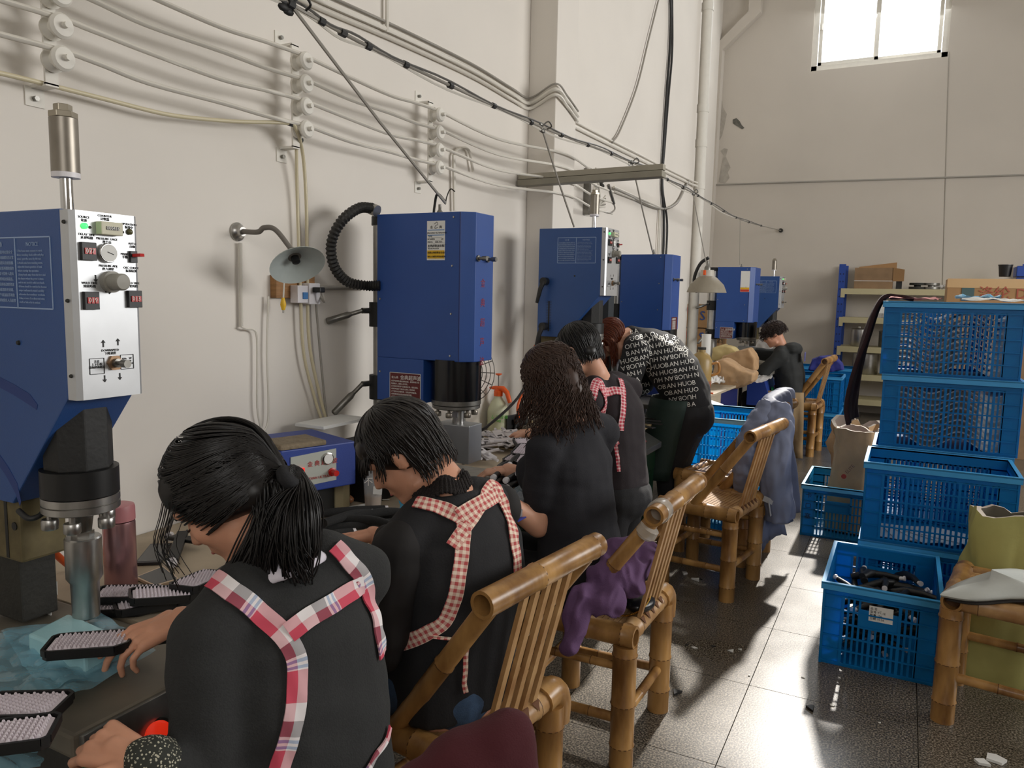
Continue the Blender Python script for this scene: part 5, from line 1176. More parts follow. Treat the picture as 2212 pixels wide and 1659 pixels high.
b = M(); loft(b, [((-.975, 1.605, .50), .172, .122), ((-.975, 1.60, .58), .172, .12), ((-.97, 1.6, .68), .165, .118), ((-.955, 1.605, .82), .178, .125), ((-.965, 1.61, .92), .17, .11), ((-.98, 1.612, .985), .11, .08), ((-.995, 1.615, 1.03), .07, .066)], rv)
b.cap(shL, shL + (nk - shL) * .5, .064, .066, 16); b.cap(shR, shR + (nk - shR) * .5, .064, .066, 16)
b.cap((-.98, 1.545, .58), (-1.2, 1.55, .56), .1, .09, 14); b.cap((-.98, 1.7, .60), (-1.22, 1.7, .56), .12, .1, 14)
bl = remesh(b, .0085, 5, amp=.006, ns=9, stretch=(1, 1, .7)); bl = bl.build('blouse', cloth_k, P, smooth=180)
b = M(); arm(b, shL, elL, elL + (wL - elL) * .8, 1.0, .02); arm(b, shR, elR, elR + (wR - elR) * .8, 1.0, .018); b.cap(shL + V((0, 0, -.04)), shL + (elL - shL) * .8, .075, .07, 14)
remesh(b, .007, 4, amp=.007, ns=13, stretch=(1, 1, .4)).build('sheer_sleeves', cloth_sheer, P, smooth=180, label='sheer black chiffon sleeves')
b = M()
for i in range(44):
    a = 2 * PI * i / 44; p = nk + (H.P(0, -.03, -.03) - nk) * .28 + V((math.cos(a) * .06, math.sin(a) * .064, .008 + .008 * math.sin(a * 5) + .018 * math.cos(a))); b.lathe(p, [(-.009, .002), (-.008, .0085), (-.005, .0095), (-.005, .002)], (math.cos(a), math.sin(a), .5), 10)
    b.cap(p + V((0, 0, -.004)), p + V((math.cos(a) * .012, math.sin(a) * .012, -.03)), .005, .007, 8)
b.build('lace_collar', mat('black_lace', RGB(26, 18, 16), .8, bump=.8, bscale=300), P, smooth=40)
b = M()
for s_ in (-1, 1): hp = V((-.98, 1.61 + s_ * .07, .545)); kn = V((-1.38, 1.60 + s_ * .09, .53)); b.cap(hp, kn, .095, .075, 14); b.cap(kn, kn + V((.06, 0, -.40)), .07, .055, 12)
b.cap((-.95, 1.56, .53), (-.95, 1.7, .53), .088, .088, 12)
remesh(b, .011, 3, amp=.004, ns=12).build('jeans', jean, P, smooth=180)
tree = bvh(bl); tr2 = tree
ribbon('apron_strap', [(897, 1086), (920, 1090), (945, 1095), (975, 1108), (1000, 1128), (998, 1180), (992, 1230), (982, 1290), (960, 1340), (925, 1365), (895, 1380), (862, 1392)], tree, .036, ging_m, P)
ribbon('apron_strap', [(990, 1118), (1020, 1098), (1050, 1082), (1072, 1068)], tree, .04, ging_m, P, up=.006)
ribbon('apron_strap', [(1040, 1022), (1060, 1052), (1078, 1072), (1095, 1115), (1108, 1160), (1114, 1210), (1116, 1240)], tree, .033, ging_m, P, up=.005)
ribbon('apron_tie', [(930, 1370), (975, 1378), (1008, 1378)], tree, .007, ging_m, P, up=.006)
ribbon('apron_tie', [(1008, 1372), (1003, 1420), (1000, 1470), (1003, 1492)], tree, .012, ging_m, P, up=.008)
hb = M(); H.ball(hb, 0, -.022, .036, .086, .1, .092, 26); hb.cap(H.P(-.03, .04, .06), H.P(.03, .04, .06), .045, .045, 12); hb.cap(H.P(-.03, -.055, -.03), H.P(.03, -.055, -.03), .034, .034, 10)
hair = remesh(hb, .006, 3)
fr = lambda ph: 1.25 if math.cos(ph) > .55 else (1.55 if math.cos(ph) > -.1 else 2.45)
strands(hair, H, 520, .5, fr, lambda ph: .05 if math.cos(ph) > .3 else .022, r=.0023, wave=.0025, wl=.09, jit=.1, e0=1.02)
hair.build('hair', hair_k2, P, smooth=180)

# ---- third woman, wavy brown hair -------------------------------------------------------
P = person('woman with wavy brown hair in short sleeved black top, seated third in the row', (-1.0, 2.5, .45))
H = Head((-1.125, 2.49, 1.235), (-.80, -.2, -.55))
nk = V((-1.05, 2.52, 1.1)); shL = V((-1.085, 2.365, 1.0)); shR = V((-1.0, 2.70, 1.03)); rv = (shR - shL).normalized()
elL = V((-1.10, 2.36, .735)); wL = V((-1.335, 2.42, .86)); elR = V((-1.13, 2.74, .78)); wR = V((-1.36, 2.62, .85))
wL = U(1085, 1078, z=.85)
b = M(); H.build(b, False); b.cap(H.P(0, -.03, -.03), nk, .052, .056, 16); b.cap(nk, nk + V((.0, 0, -.12)), .054, .07, 16)
loft(b, [((-1.0, 2.5, .46), .15, .10), ((-1.0, 2.5, .7), .135, .1), ((-1.05, 2.51, .92), .13, .07), ((-1.05, 2.52, 1.02), .07, .05)], rv)
arm(b, shL, elL, wL, 1.12); arm(b, shR, elR, wR, 1.1)
for s_ in (-1, 1): hp = V((-1.0, 2.5 + s_ * .09, .53)); kn = V((-1.42, 2.5 + s_ * .11, .53)); b.cap(hp, kn, .085, .06, 14); b.cap(kn, kn + V((.06, 0, -.43)), .055, .038, 12); b.cap(kn + V((.06, 0, -.46)), kn + V((-.08, 0, -.48)), .036, .03, 10)
body = remesh(b, .0085, 3); hm = M(); hand(hm, wL, (-.55, .45, .0), (.2, -.5, .8), -1, [.4, .5, .6, .7]); hand(hm, wR, (-.7, -.3, -.1), (.1, .1, .95), 1, [.6, .7, .8, .8])
hm.cap(wR, wR + (elR - wR) * .3, .025, .031, 12); hm.cap(wL, wL + (elL - wL) * .3, .026, .034, 12); addm(body, remesh(hm, .0038, 2)); bo = body.build('body', skin2, P, smooth=180); H.features(bo)
b = M(); loft(b, [((-.985, 2.5, .44), .2, .15), ((-.99, 2.5, .56), .19, .14), ((-1.0, 2.5, .68), .165, .125), ((-1.03, 2.505, .82), .165, .125), ((-1.04, 2.51, .95), .172, .12), ((-1.045, 2.515, 1.04), .12, .085), ((-1.05, 2.52, 1.09), .07, .064)], rv)
b.cap(shL, shL + (nk - shL) * .5, .066, .066, 16); b.cap(shR, shR + (nk - shR) * .5, .066, .066, 16); b.cap((-1.14, 2.45, .9), (-1.15, 2.55, .9), .09, .09, 12)
b.cap(shL, shL + (elL - shL) * .66, .07, .064, 16); b.cap(shR, shR + (elR - shR) * .66, .07, .064, 16)
remesh(b, .0095, 4, amp=.007, ns=8, stretch=(1, 1, 1.8)).build('black_top', cloth_k2, P, smooth=180)
b = M()
for s_ in (-1, 1): hp = V((-.99, 2.5 + s_ * .09, .53)); kn = V((-1.42, 2.5 + s_ * .11, .53)); b.cap(hp, kn, .1, .075, 14); b.cap(kn, kn + V((.06, 0, -.42)), .07, .055, 12)
remesh(b, .013, 3, amp=.005, ns=9).build('trousers', cloth_k, P, smooth=180)
hb = M(); H.ball(hb, 0, -.02, .034, .088, .102, .094, 26); hb.cap(H.P(-.03, -.06, -.02), H.P(-.035, -.05, -.07), .052, .052, 12); hb.cap(H.P(.03, -.06, -.02), H.P(.035, -.05, -.07), .052, .052, 12)
hair = remesh(hb, .008, 3)
strands(hair, H, 620, .35, lambda ph: 1.5 if math.cos(ph) > .4 else 1.75, lambda ph: .15 if math.cos(ph) > .4 else .23, r=.003, wave=.0085, wl=.052, jit=.1, e0=1.02, lift=.16, phr=(.7, 2 * PI - .7))
hair.build('hair', hair_b, P, smooth=180)

# ---- fourth, short black hair, red gingham straps -----------------------------------------
P = person('person with short black hair and red gingham apron straps, next to the bending woman', (-1.32, 3.5, .5))
H = Head((-1.375, 3.36, 1.285), (-.85, .1, -.5))
nk = V((-1.30, 3.42, 1.17)); shL = V((-1.27, 3.27, 1.06)); shR = V((-1.2, 3.62, 1.08)); rv = (shR - shL).normalized()
elL = V((-1.42, 3.26, .86)); wL = V((-1.62, 3.35, .86)); elR = V((-1.36, 3.64, .86)); wR = V((-1.6, 3.55, .86))
b = M(); H.build(b); b.cap(H.P(0, -.03, -.03), nk, .05, .054, 16); b.cap(nk, nk + V((.03, 0, -.1)), .054, .09, 16)
loft(b, [((-1.2, 3.46, .55), .15, .10), ((-1.2, 3.46, .75), .125, .095), ((-1.23, 3.45, 1.0), .145, .09), ((-1.28, 3.43, 1.1), .08, .06)], rv)
arm(b, shL, elL, wL); arm(b, shR, elR, wR)
for s_ in (-1, 1): hp = V((-1.2, 3.46 + s_ * .09, .6)); kn = V((-1.5, 3.42 + s_ * .11, .55)); b.cap(hp, kn, .085, .06, 14); b.cap(kn, V((-1.4, kn.y, .08)), .055, .038, 12); b.cap(V((-1.4, kn.y, .05)), V((-1.52, kn.y, .035)), .036, .03, 10)
body = remesh(b, .009, 3); hm = M(); hand(hm, wL, (-.8, .2, -.1), (.1, -.2, .9), -1, [.6] * 4); hand(hm, wR, (-.8, -.2, -.1), (.1, .2, .9), 1, [.6] * 4); addm(body, remesh(hm, .005, 2)); bo = body.build('body', skin2, P, smooth=180); H.features(bo)
b = M(); loft(b, [((-1.17, 3.46, .63), .155, .12), ((-1.18, 3.46, .75), .14, .112), ((-1.2, 3.46, .86), .155, .12), ((-1.21, 3.455, 1.0), .165, .115), ((-1.24, 3.45, 1.08), .12, .085), ((-1.285, 3.43, 1.14), .062, .062)], rv)
b.cap(shL, shL + (nk - shL) * .5, .06, .06, 16); b.cap(shR, shR + (nk - shR) * .5, .06, .06, 16); arm(b, shL, elL, elL + (wL - elL) * .7, 1, .014); arm(b, shR, elR, elR + (wR - elR) * .7, 1, .014)
tp_ = remesh(b, .01, 4, amp=.005, ns=10).build('black_jersey', mat('plum_black_jersey', RGB(34, 26, 30), .85, bump=.1, bscale=200), P, smooth=180)
b = M()
b.ball((-1.165, 3.46, .58), .17, 16, sc=(.85, 1.05, .75))
for s_ in (-1, 1): hp = V((-1.2, 3.46 + s_ * .085, .58)); kn = V((-1.5, 3.42 + s_ * .1, .55)); b.cap(hp, kn, .1, .075, 14); b.cap(kn, V((-1.4, kn.y, .1)), .07, .055, 12); b.cap(V((-1.16, 3.46 + s_ * .09, .52)), V((-1.22, 3.46 + s_ * .1, .1)), .075, .055, 12)
remesh(b, .012, 3, amp=.005, ns=9).build('trousers', cloth_k, P, smooth=180)
tree = bvh(tp_)
ribbon('apron_strap', [(1262, 808), (1290, 825), (1303, 850), (1300, 890), (1296, 940)], tree, .042, ging2_m, P, up=.006)
ribbon('apron_strap', [(1298, 848), (1322, 846), (1346, 848)], tree, .042, ging2_m, P, up=.007)
ribbon('apron_strap', [(1338, 820), (1345, 850), (1343, 900), (1340, 930)], tree, .028, ging2_m, P, up=.006)
ribbon('apron_tie', [(1306, 965), (1322, 960), (1336, 955)], tree, .014, ging2_m, P, up=.008)
ribbon('apron_tie', [(1330, 960), (1334, 990), (1337, 1018)], tree, .016, ging2_m, P, up=.01)
hb = M(); H.ball(hb, 0, -.024, .036, .087, .1, .094, 26); hb.cap(H.P(-.04, .045, .06), H.P(.04, .045, .06), .042, .042, 12); hb.cap(H.P(-.03, -.06, -.035), H.P(.03, -.06, -.035), .045, .045, 10)
hair = remesh(hb, .007, 3); strands(hair, H, 420, .5, lambda ph: 1.3 if math.cos(ph) > .5 else (1.5 if math.cos(ph) > -.1 else 2.5), lambda ph: .04 if math.cos(ph) > .3 else .02, r=.003, wave=.002, wl=.09, jit=.07, e0=1.02)
hair.build('hair', hair_k, P, smooth=180)

# ---- fifth, bending woman in the lettered shirt ----------------------------------------------
P = person('woman with red brown hair bending forward in black shirt printed with white lettering', (-1.25, 4.7, 0))
H = Head((-1.60, 4.46, 1.28), (-.55, -.15, -.9), k=.98)
nk = V((-1.50, 4.55, 1.31)); pel = V((-1.18, 4.7, .87)); shL = V((-1.43, 4.40, 1.22)); shR = V((-1.38, 4.74, 1.25)); rv = (shR - shL).normalized()
elL = V((-1.45, 4.30, .98)); wL = V((-1.62, 4.36, .84)); elR = V((-1.5, 4.78, .98)); wR = V((-1.68, 4.66, .86))
sp_ = [(pel + V((.02, 0, -.06)), .165, .12), (pel + V((-.0, -.01, .08)), .16, .125), (V((-1.24, 4.64, 1.08)), .165, .13), (V((-1.33, 4.59, 1.2)), .17, .12), (V((-1.43, 4.56, 1.27)), .12, .085), (V((-1.49, 4.55, 1.3)), .065, .06)]
b = M(); H.build(b); b.cap(H.P(0, -.03, -.02), nk, .05, .054, 16)
loft(b, [(c, a * .85, d * .8) for c, a, d in sp_], rv); arm(b, shL, elL, wL); arm(b, shR, elR, wR)
for s_ in (-1, 1): hp = pel + V((0, s_ * .09, -.02)); kn = V((-1.26, 4.68 + s_ * .09, .46)); an = V((-1.24, 4.68 + s_ * .09, .08)); b.cap(hp, kn, .095, .06, 14); b.cap(kn, an, .058, .038, 12); b.cap(an + V((.02, 0, -.035)), an + V((-.13, 0, -.045)), .036, .03, 10)
body = remesh(b, .009, 3); hm = M(); hand(hm, wL, (-.7, .2, -.3), (.2, -.2, .9), -1, [.6] * 4); hand(hm, wR, (-.7, -.2, -.3), (.2, .2, .9), 1, [.6] * 4); addm(body, remesh(hm, .005, 2)); bo = body.build('body', skin2, P, smooth=180); H.features(bo)
b = M(); loft(b, [(c, a * 1.06, d * 1.08) for c, a, d in sp_], rv)
b.cap(V((-1.44, 4.56, 1.27)), nk + V((-.01, -.01, -.005)), .08, .062, 14); b.cap(shL, shL + (nk - shL) * .4, .07, .07, 16); b.cap(shR, shR + (nk - shR) * .4, .07, .07, 16); arm(b, shL, elL, elL + (wL - elL) * .85, 1.1, .028); arm(b, shR, elR, elR + (wR - elR) * .85, 1.1, .028)
sh5 = remesh(b, .0105, 4, amp=.009, ns=8).build('lettered_shirt', cloth_k, P, smooth=180, label='black shirt printed all over with white HUOBAN lettering')
b = M()
b.ball(pel + V((.02, 0, -.05)), .17, 16, sc=(.9, 1.08, .9))
for s_ in (-1, 1): hp = pel + V((.02, s_ * .085, -.05)); kn = V((-1.25, 4.68 + s_ * .09, .46)); an = V((-1.23, 4.68 + s_ * .09, .06)); b.cap(hp, kn, .115, .08, 14); b.cap(kn, an, .078, .062, 12)
tr5 = remesh(b, .012, 3, amp=.006, ns=9).build('trousers', cloth_k, P, smooth=180)
# dark green apron wrapped round the hip
b = M(); seg = []
for k in range(9):
    z = .93 - k * .062; a0 = []
    for j in range(17):
        an = math.radians(-62 - j * 11.5); rx, ry = .185 + .02 * k / 8 + .004 * math.sin(j * .9), .21 + .03 * k / 8; a0.append(V((-1.21 - .012 * k + rx * math.cos(an) * 1.0, 4.67 + ry * math.sin(an), z)))
    seg.append(a0)
b.v = [p for r_ in seg for p in r_]; b.f = [(k * 17 + j, k * 17 + j + 1, (k + 1) * 17 + j + 1, (k + 1) * 17 + j) for k in range(8) for j in range(16)]
ap = b.build('apron', greenap, P, smooth=60); ap.modifiers.new('t', 'SOLIDIFY').thickness = .004
# grey inner flap of the apron seen behind the leg
fp = [U(1481, 896, y=4.74), U(1500, 985, y=4.80), U(1455, 990, y=4.82), U(1456, 960, y=4.82)]
q = M(); q.prism([tuple(p) for p in fp], (.004, .004, 0)); q.build('apron_flap', mat('grey_lining', RGB(136, 126, 120), .7, bump=.1, bscale=30), P)
# printed words carried onto the cloth
tree = bvh(sh5); q = M(); GL = {}
adv = {'H': .0315, 'U': .0305, 'O': .0335, 'B': .029, 'A': .0275, 'N': .0315, ' ': .012}
for c_ in 'HUOBAN': GL[c_] = text_mesh(c_, .040, extrude=0)
for i, yy in enumerate(range(640, 930, 15)):
    for rgn in (0, 1):
        x, y = (1310, yy + 20) if rgn == 0 else (1402, yy - 6); flip = i % 3 == 1; k_ = (i * 5) % 7; n_l = 0
        while (x < 1398 if rgn == 0 else x < 1500):
            tl = math.radians(13 if rgn == 0 else (-26 if yy < 740 else 10 - (yy - 740) * .02)) 
            c_ = 'HUOBAN '[(k_ + (n_l if not flip else -n_l)) % 7]; r0 = ray(x, y).normalized(); h = tree.ray_cast(CAM, r0)
            dd = h[3] if h[0] is not None else 4.8; sc_ = 1640 / dd
            if h[0] is not None and c_ != ' ':
                new = []; ok = True
                for p in GL[c_][0]:
                    lx, ly = p.x * sc_, p.y * sc_
                    if flip: lx, ly = adv[c_] * sc_ - lx, .028 * sc_ - ly
                    h2 = tree.ray_cast(CAM, ray(x + lx * math.cos(tl) - ly * math.sin(tl), y - lx * math.sin(tl) - ly * math.cos(tl)).normalized())
                    if h2[0] is None or abs(h2[3] - dd) > .11: ok = False; break
                    new.append(h2[0] + h2[1] * .0022 * (1 if h2[1].dot(r0) < 0 else -1))
                if ok: q.add(new, GL[c_][1])
            x += adv[c_] * sc_ * math.cos(tl) * .93; y -= adv[c_] * sc_ * math.sin(tl) * .93; n_l += 1
q.build('printed_lettering', print_w2, sh5, kind='stuff')
hb = M(); H.ball(hb, 0, -.02, .036, .086, .1, .093, 26)
hair = remesh(hb, .008, 3); strands(hair, H, 420, .4, lambda ph: 1.35 if math.cos(ph) > .4 else 1.7, lambda ph: .17 if math.cos(ph) > -.2 else .06, r=.003, wave=.003, wl=.1, jit=.07, e0=1.02)
hair.build('hair', hair_r, P, smooth=180)

# ---- seated man at the far end -------------------------------------------------------------
P = person('man with curly dark hair in black hoodie, seated at the far end', (-1.0, 8.05, .45))
H = Head((-1.17, 8.0, 1.195), (-.86, -.2, -.42))
nk = V((-1.09, 8.03, 1.08)); shL = V((-1.08, 7.86, .99)); shR = V((-1.04, 8.24, .99)); rv = (shR - shL).normalized()
elL = V((-1.22, 7.82, .84)); wL = V((-1.37, 7.92, .80)); elR = V((-1.27, 8.3, .97)); wR = V((-1.5, 8.3, 1.0))
sp_ = [(V((-.98, 8.05, .46)), .17, .13), (V((-.99, 8.05, .62)), .165, .13), (V((-1.0, 8.05, .8)), .175, .135), (V((-1.03, 8.05, .95)), .18, .12), (V((-1.06, 8.04, 1.03)), .12, .09), (V((-1.085, 8.03, 1.08)), .07, .065)]
b = M(); H.build(b); b.cap(H.P(0, -.03, -.02), nk, .052, .056, 16); loft(b, [(c, a * .85, d * .8) for c, a, d in sp_], rv); arm(b, shL, elL, wL); arm(b, shR, elR, wR)
for s_ in (-1, 1): hp = V((-1.0, 8.05 + s_ * .09, .53)); kn = V((-1.38, 8.05 + s_ * .11, .55)); b.cap(hp, kn, .09, .06, 14); b.cap(kn, kn + V((.06, 0, -.45)), .055, .038, 12); b.cap(kn + V((.06, 0, -.48)), kn + V((-.08, 0, -.5)), .036, .03, 10)
body = remesh(b, .012, 3); hm = M(); hand(hm, wL, (-.8, .1, -.2), (.1, -.3, .9), -1, [.5] * 4); hand(hm, wR, (-.8, -.1, .1), (.1, .2, .9), 1, [.5] * 4); addm(body, remesh(hm, .006, 2)); bo = body.build('body', skin, P, smooth=180); H.features(bo)
b = M(); loft(b, [(c, a * 1.05, d * 1.05) for c, a, d in sp_], rv); b.cap(shL, shL + (nk - shL) * .4, .072, .07, 16); b.cap(shR, shR + (nk - shR) * .4, .072, .07, 16); arm(b, shL, elL, elL + (wL - elL) * .85, 1.1, .02); arm(b, shR, elR, elR + (wR - elR) * .85, 1.1, .02)
b.ball((-.985, 8.04, 1.06), .12, 14, sc=(.85, 1.2, .6)); b.ball((-.96, 8.04, .98), .1, 14, sc=(.6, 1.2, .9))
remesh(b, .012, 4, amp=.01, ns=8).build('hoodie', mat('black_hoodie', RGB(36, 38, 38), .8, bump=.1, bscale=120), P, smooth=180)
q = M(); c_ = U(1735, 765, y=7.98); q.box((-.862, 7.93, .95), (-.858, 8.02, 1.04)); q.build('back_patch', mat('patch_blue_yellow', RGB(90, 92, 150), .6), P)
b = M()
for s_ in (-1, 1): hp = V((-1.0, 8.05 + s_ * .09, .53)); kn = V((-1.38, 8.05 + s_ * .11, .55)); b.cap(hp, kn, .105, .075, 14); b.cap(kn, kn + V((.06, 0, -.42)), .07, .055, 12)
remesh(b, .014, 3).build('trousers', cloth_k, P, smooth=180)
q = M(); rws = []
for k in range(9):
    t = k / 8; rws.append([V((-1.20 + .37 * j / 10 + .03 * t * math.sin(j * 1.4) + t * .22 * (1 - j / 10), 7.80 - .02 * math.sin(j + k * .7), .655 - t * .645)) for j in range(11)])
q.v = [p for r_ in rws for p in r_]; q.f = [(k * 11 + j, k * 11 + j + 1, (k + 1) * 11 + j + 1, (k + 1) * 11 + j) for k in range(8) for j in range(10)]
q = q.build('brown_apron', mat('kraft_apron', RGB(160, 134, 98), .8, var=.1, vscale=5), P, smooth=60); q.modifiers.new('t', 'SOLIDIFY').thickness = .006
hb = M(); H.ball(hb, 0, -.012, .046, .088, .104, .09, 20)
rnd = random.Random(3)
for i in range(60): hb.ball(H.surf(1.3 * rnd.random() ** .6, rnd.random() * 6.28, 1.05), .016, 8)
hair = remesh(hb, .006, 1, amp=.004, ns=60); strands(hair, H, 260, .9, lambda ph: 1.35, lambda ph: .05, r=.004, wave=.014, wl=.045, e0=1.1, jit=.3, lift=.4)
hair.build('hair', mat('dark_brown_hair', RGB(46, 32, 26), .5), P, smooth=180)
# ---------------------------------------------------------------- small things on the wall
wl = thing('wall_lamp', 'grey enamel wall lamp with curved arm and saucer shade, left of the ribbed hose press', 'lamp', (-2.06, 1.92, 1.74))
o = V((XL, 1.925, 1.738))
f_ = M(); f_.lathe(o, [(0, .032), (.006, .032), (.01, .024), (.022, .016), (.03, .016)], (1, 0, 0), 22); f_.build('flange', steel, wl, smooth=40)
sa = V((-1.875, 1.985, 1.675))
M().tube(bez([o + V((.025, 0, 0)), o + V((.09, .008, -.002)), o + V((.115, .012, .012)), o + V((.15, .03, .005)), sa + V((.0, -.0, .0))], 28), .009, 10).build('curved_arm', mat('arm_grey', RGB(112, 106, 98), .55), wl, smooth=60)
ax = V((.58, -.256, -.76)).normalized()
M().lathe(sa - ax * .005, [(0, .014), (.03, .02), (.034, .024)], ax, 18).build('lamp_neck', mat('arm_grey', RGB(112, 106, 98), .55), wl, smooth=40)
sh_ = M(); prof = [(.022, .02), (.03, .035), (.045, .063), (.062, .092), (.066, .094), (.064, .091), (.048, .064), (.034, .035), (.028, .02)]
sh_.rings([[sa + ax * t + (axes(ax)[0] * math.cos(2*PI*j/32) + axes(ax)[1] * math.sin(2*PI*j/32)) * r for j in range(32)] for t, r in prof], False, False); sh_.build('lamp_shade', lamp_m, wl, smooth=50)
M().lathe(sa + ax * .03, [(0, .014), (.02, .014), (.022, .01)], ax, 14).build('bulb_socket', black, wl, smooth=40)
c = M(); c.tube([wallp(519, 525, .012), wallp(521, 706, .012)], .007, 6); c.tube(bez([wallp(521, 706), wallp(532, 711), wallp(548, 713), wallp(555, 730), wallp(556, 800), wallp(556, 880), wallp(566, 928), wallp(578, 915), wallp(580, 860), wallp(577, 760), wallp(580, 640)], 50), .004, 5)
c.build('lamp_cable', cable_w, smooth=60, cat='cable', label='white cable hanging in a loop below the wall lamp')
bd = thing('switch_board', 'small wooden board with breaker and white socket behind the wall lamp shade', 'socket board', (-2.06, 2.12, 1.5))
a = wallp(583, 593, .0); b_ = wallp(671, 641, .0)
M().box((XL, a.y, b_.z - .005), (XL + .022, b_.y, a.z)).build('wood_board', wood, bd, bevel=.002)
M().box((XL + .022, a.y, b_.z - .005), (XL + .03, a.y + .02, a.z)).build('wood_batten', wood, bd)
yb_ = wallp(640, 615).y
M().box((XL + .022, yb_ - .035, 1.495), (XL + .06, yb_ + .02, 1.56)).build('breaker', whitep, bd, bevel=.003); M().box((XL + .06, yb_ - .01, 1.51), (XL + .064, yb_ + .015, 1.535)).build('breaker_toggle', bluep, bd)
M().box((XL + .022, yb_ + .024, 1.49), (XL + .062, yb_ + .085, 1.57)).build('socket', whitep, bd, bevel=.004)
M().box((XL + .062, yb_ + .04, 1.535), (XL + .1, yb_ + .07, 1.555)).build('black_plug', black, bd, bevel=.004)
M().tube(bez([(XL + .09, yb_ + .06, 1.54), (XL + .09, yb_ + .075, 1.5), wallp(683, 640, .03), wallp(688, 720, .03), wallp(698, 830, .03), wallp(707, 915, .03)], 30), .0045, 6).build('plug_cord', cable_g, smooth=60, cat='cord', label='grey cord hanging from the black plug on the wooden board')
ps = thing('pull_switch', 'yellow pull switch plug dangling below the wooden board', 'plug', tuple(wallp(612, 640, .05)))
M().tube([wallp(614, 600, .06), wallp(612, 650, .06)], .003, 6).build('cord', cable_w, ps); M().lathe(wallp(612, 670, .06), [(0, .006), (.02, .011), (.03, .009), (.045, .005)], (0, 0, 1), 10).build('plug_body', yellowp, ps, smooth=40); M().lathe(wallp(612, 676, .06), [(0, .003), (.02, .003)], (0, 0, 1), 8).build('pin', steel, ps)
M().tube(bez([wallp(672, 620), wallp(700, 622), wallp(740, 622), wallp(790, 622)], 12), .009, 8).build('socket_conduit', cable_g, smooth=60, cat='conduit', label='grey conduit running from the wooden board behind the ribbed hose press')
# ---------------------------------------------------------------- workpieces
def brush(label, group, pad_up=True):
    t = thing('massage_brush', label, 'brush', (0, 0, 0), group)
    m = M(); pr = [(-.145, -.03), (-.135, -.038), (-.02, -.038), (.0, -.022), (.0, .022), (-.02, .038), (-.135, .038), (-.145, .03)]
    m.prism([(x, y, 0) for x, y in pr], (0, 0, .012)); m.build('tray', black, t, bevel=.002)
    r_ = M()
    for i in range(len(pr)):
        a, b = pr[i], pr[(i + 1) % len(pr)]; r_.beam((a[0], a[1], .014), (b[0], b[1], .014), .005, .012)
    r_.build('tray_rim', black, t)
    p = M(); p.prism([(x * .93 - .004, y * .84, .012) for x, y in pr], (0, 0, .005)); p.build('bristle_pad', bristle, t)
    q = M()
    for i in range(16):
        for j in range(8):
            x = -.13 + i * .0078; y = -.027 + j * .0078 + (.0039 if i % 2 else 0); q.add([(x - .0028, y - .0028, .017), (x + .0028, y - .0028, .017), (x + .0028, y + .0028, .017), (x - .0028, y + .0028, .017), (x - .0012, y - .0012, .023), (x + .0012, y - .0012, .023), (x + .0012, y + .0012, .023), (x - .0012, y + .0012, .023)], [(4, 5, 6, 7), (0, 1, 5, 4), (1, 2, 6, 5), (2, 3, 7, 6), (3, 0, 4, 7)])
    q.build('bristles', bristle, t, kind='stuff')
    h = M(); h.tube([(-.004, 0, .009), (.02, 0, .01), (.06, 0, .014), (.1, 0, .014), (.12, 0, .012)], .012, 10, rads=[.012, .014, .013, .012, .011]); h.build('handle', black, t, smooth=50)
    M().lathe((.118, 0, .012), [(0, .0125), (.014, .0125), (.016, .006), (.017, .001)], (1, 0, 0), 12).build('handle_cap', whitep, t, smooth=40)
    return t
def euler_for(dx, dy, tilt=0, roll=0): return (roll, -tilt, math.atan2(dy, dx))
g1 = 'bristle brushes on the nearest press table'
B0 = brush('black brush with white bristle pad on the blue film, held under the press horn', g1)
a = U(100, 1412, z=.848); h_ = U(335, 1392, z=.85); d = (h_ - a).normalized(); B0.location = a + d * .148; B0.rotation_euler = euler_for(d.x, d.y)
for (x, y, z, ang, tl, lb) in ((-12, 1545, .835, -172, .03, 'black brush with white bristles at the lower left corner, upper of two'), (-30, 1610, .85, -186, .0, 'black brush with white bristles at the lower left corner, lower of two')):
    a = U(x, y, z=z); e_ = U(140 if lb.endswith('upper of two') else 122, 1545 if lb.endswith('upper of two') else 1590, z=z); d = (a - e_).normalized(); dup(B0, e_ + d * .146, 0, lb, tilt=(0, tl, math.atan2(d.y, d.x)))
g2 = 'bristle brushes piled on the plywood beyond the nearest press'
for i, (x, y, z, ang, tl) in enumerate(((330, 1318, .782, 35, 0), (352, 1292, .80, 40, .05), (395, 1300, .79, 60, .02), (425, 1290, .805, 55, .1), (450, 1262, .79, 100, .05), (470, 1248, .81, 105, .1))):
    a = U(x, y, z=z); dup(B0, a, 0, ['flat brush at the near end of the pile before the thermos', 'brush leaning on the near end of the pile', 'brush in the middle of the pile, hidden by others', 'brush tilted over the middle of the pile', 'brush at the far end of the pile beside the ponytail', 'topmost brush at the far end of the pile'][i], g2, tilt=(0, tl, R(ang)))
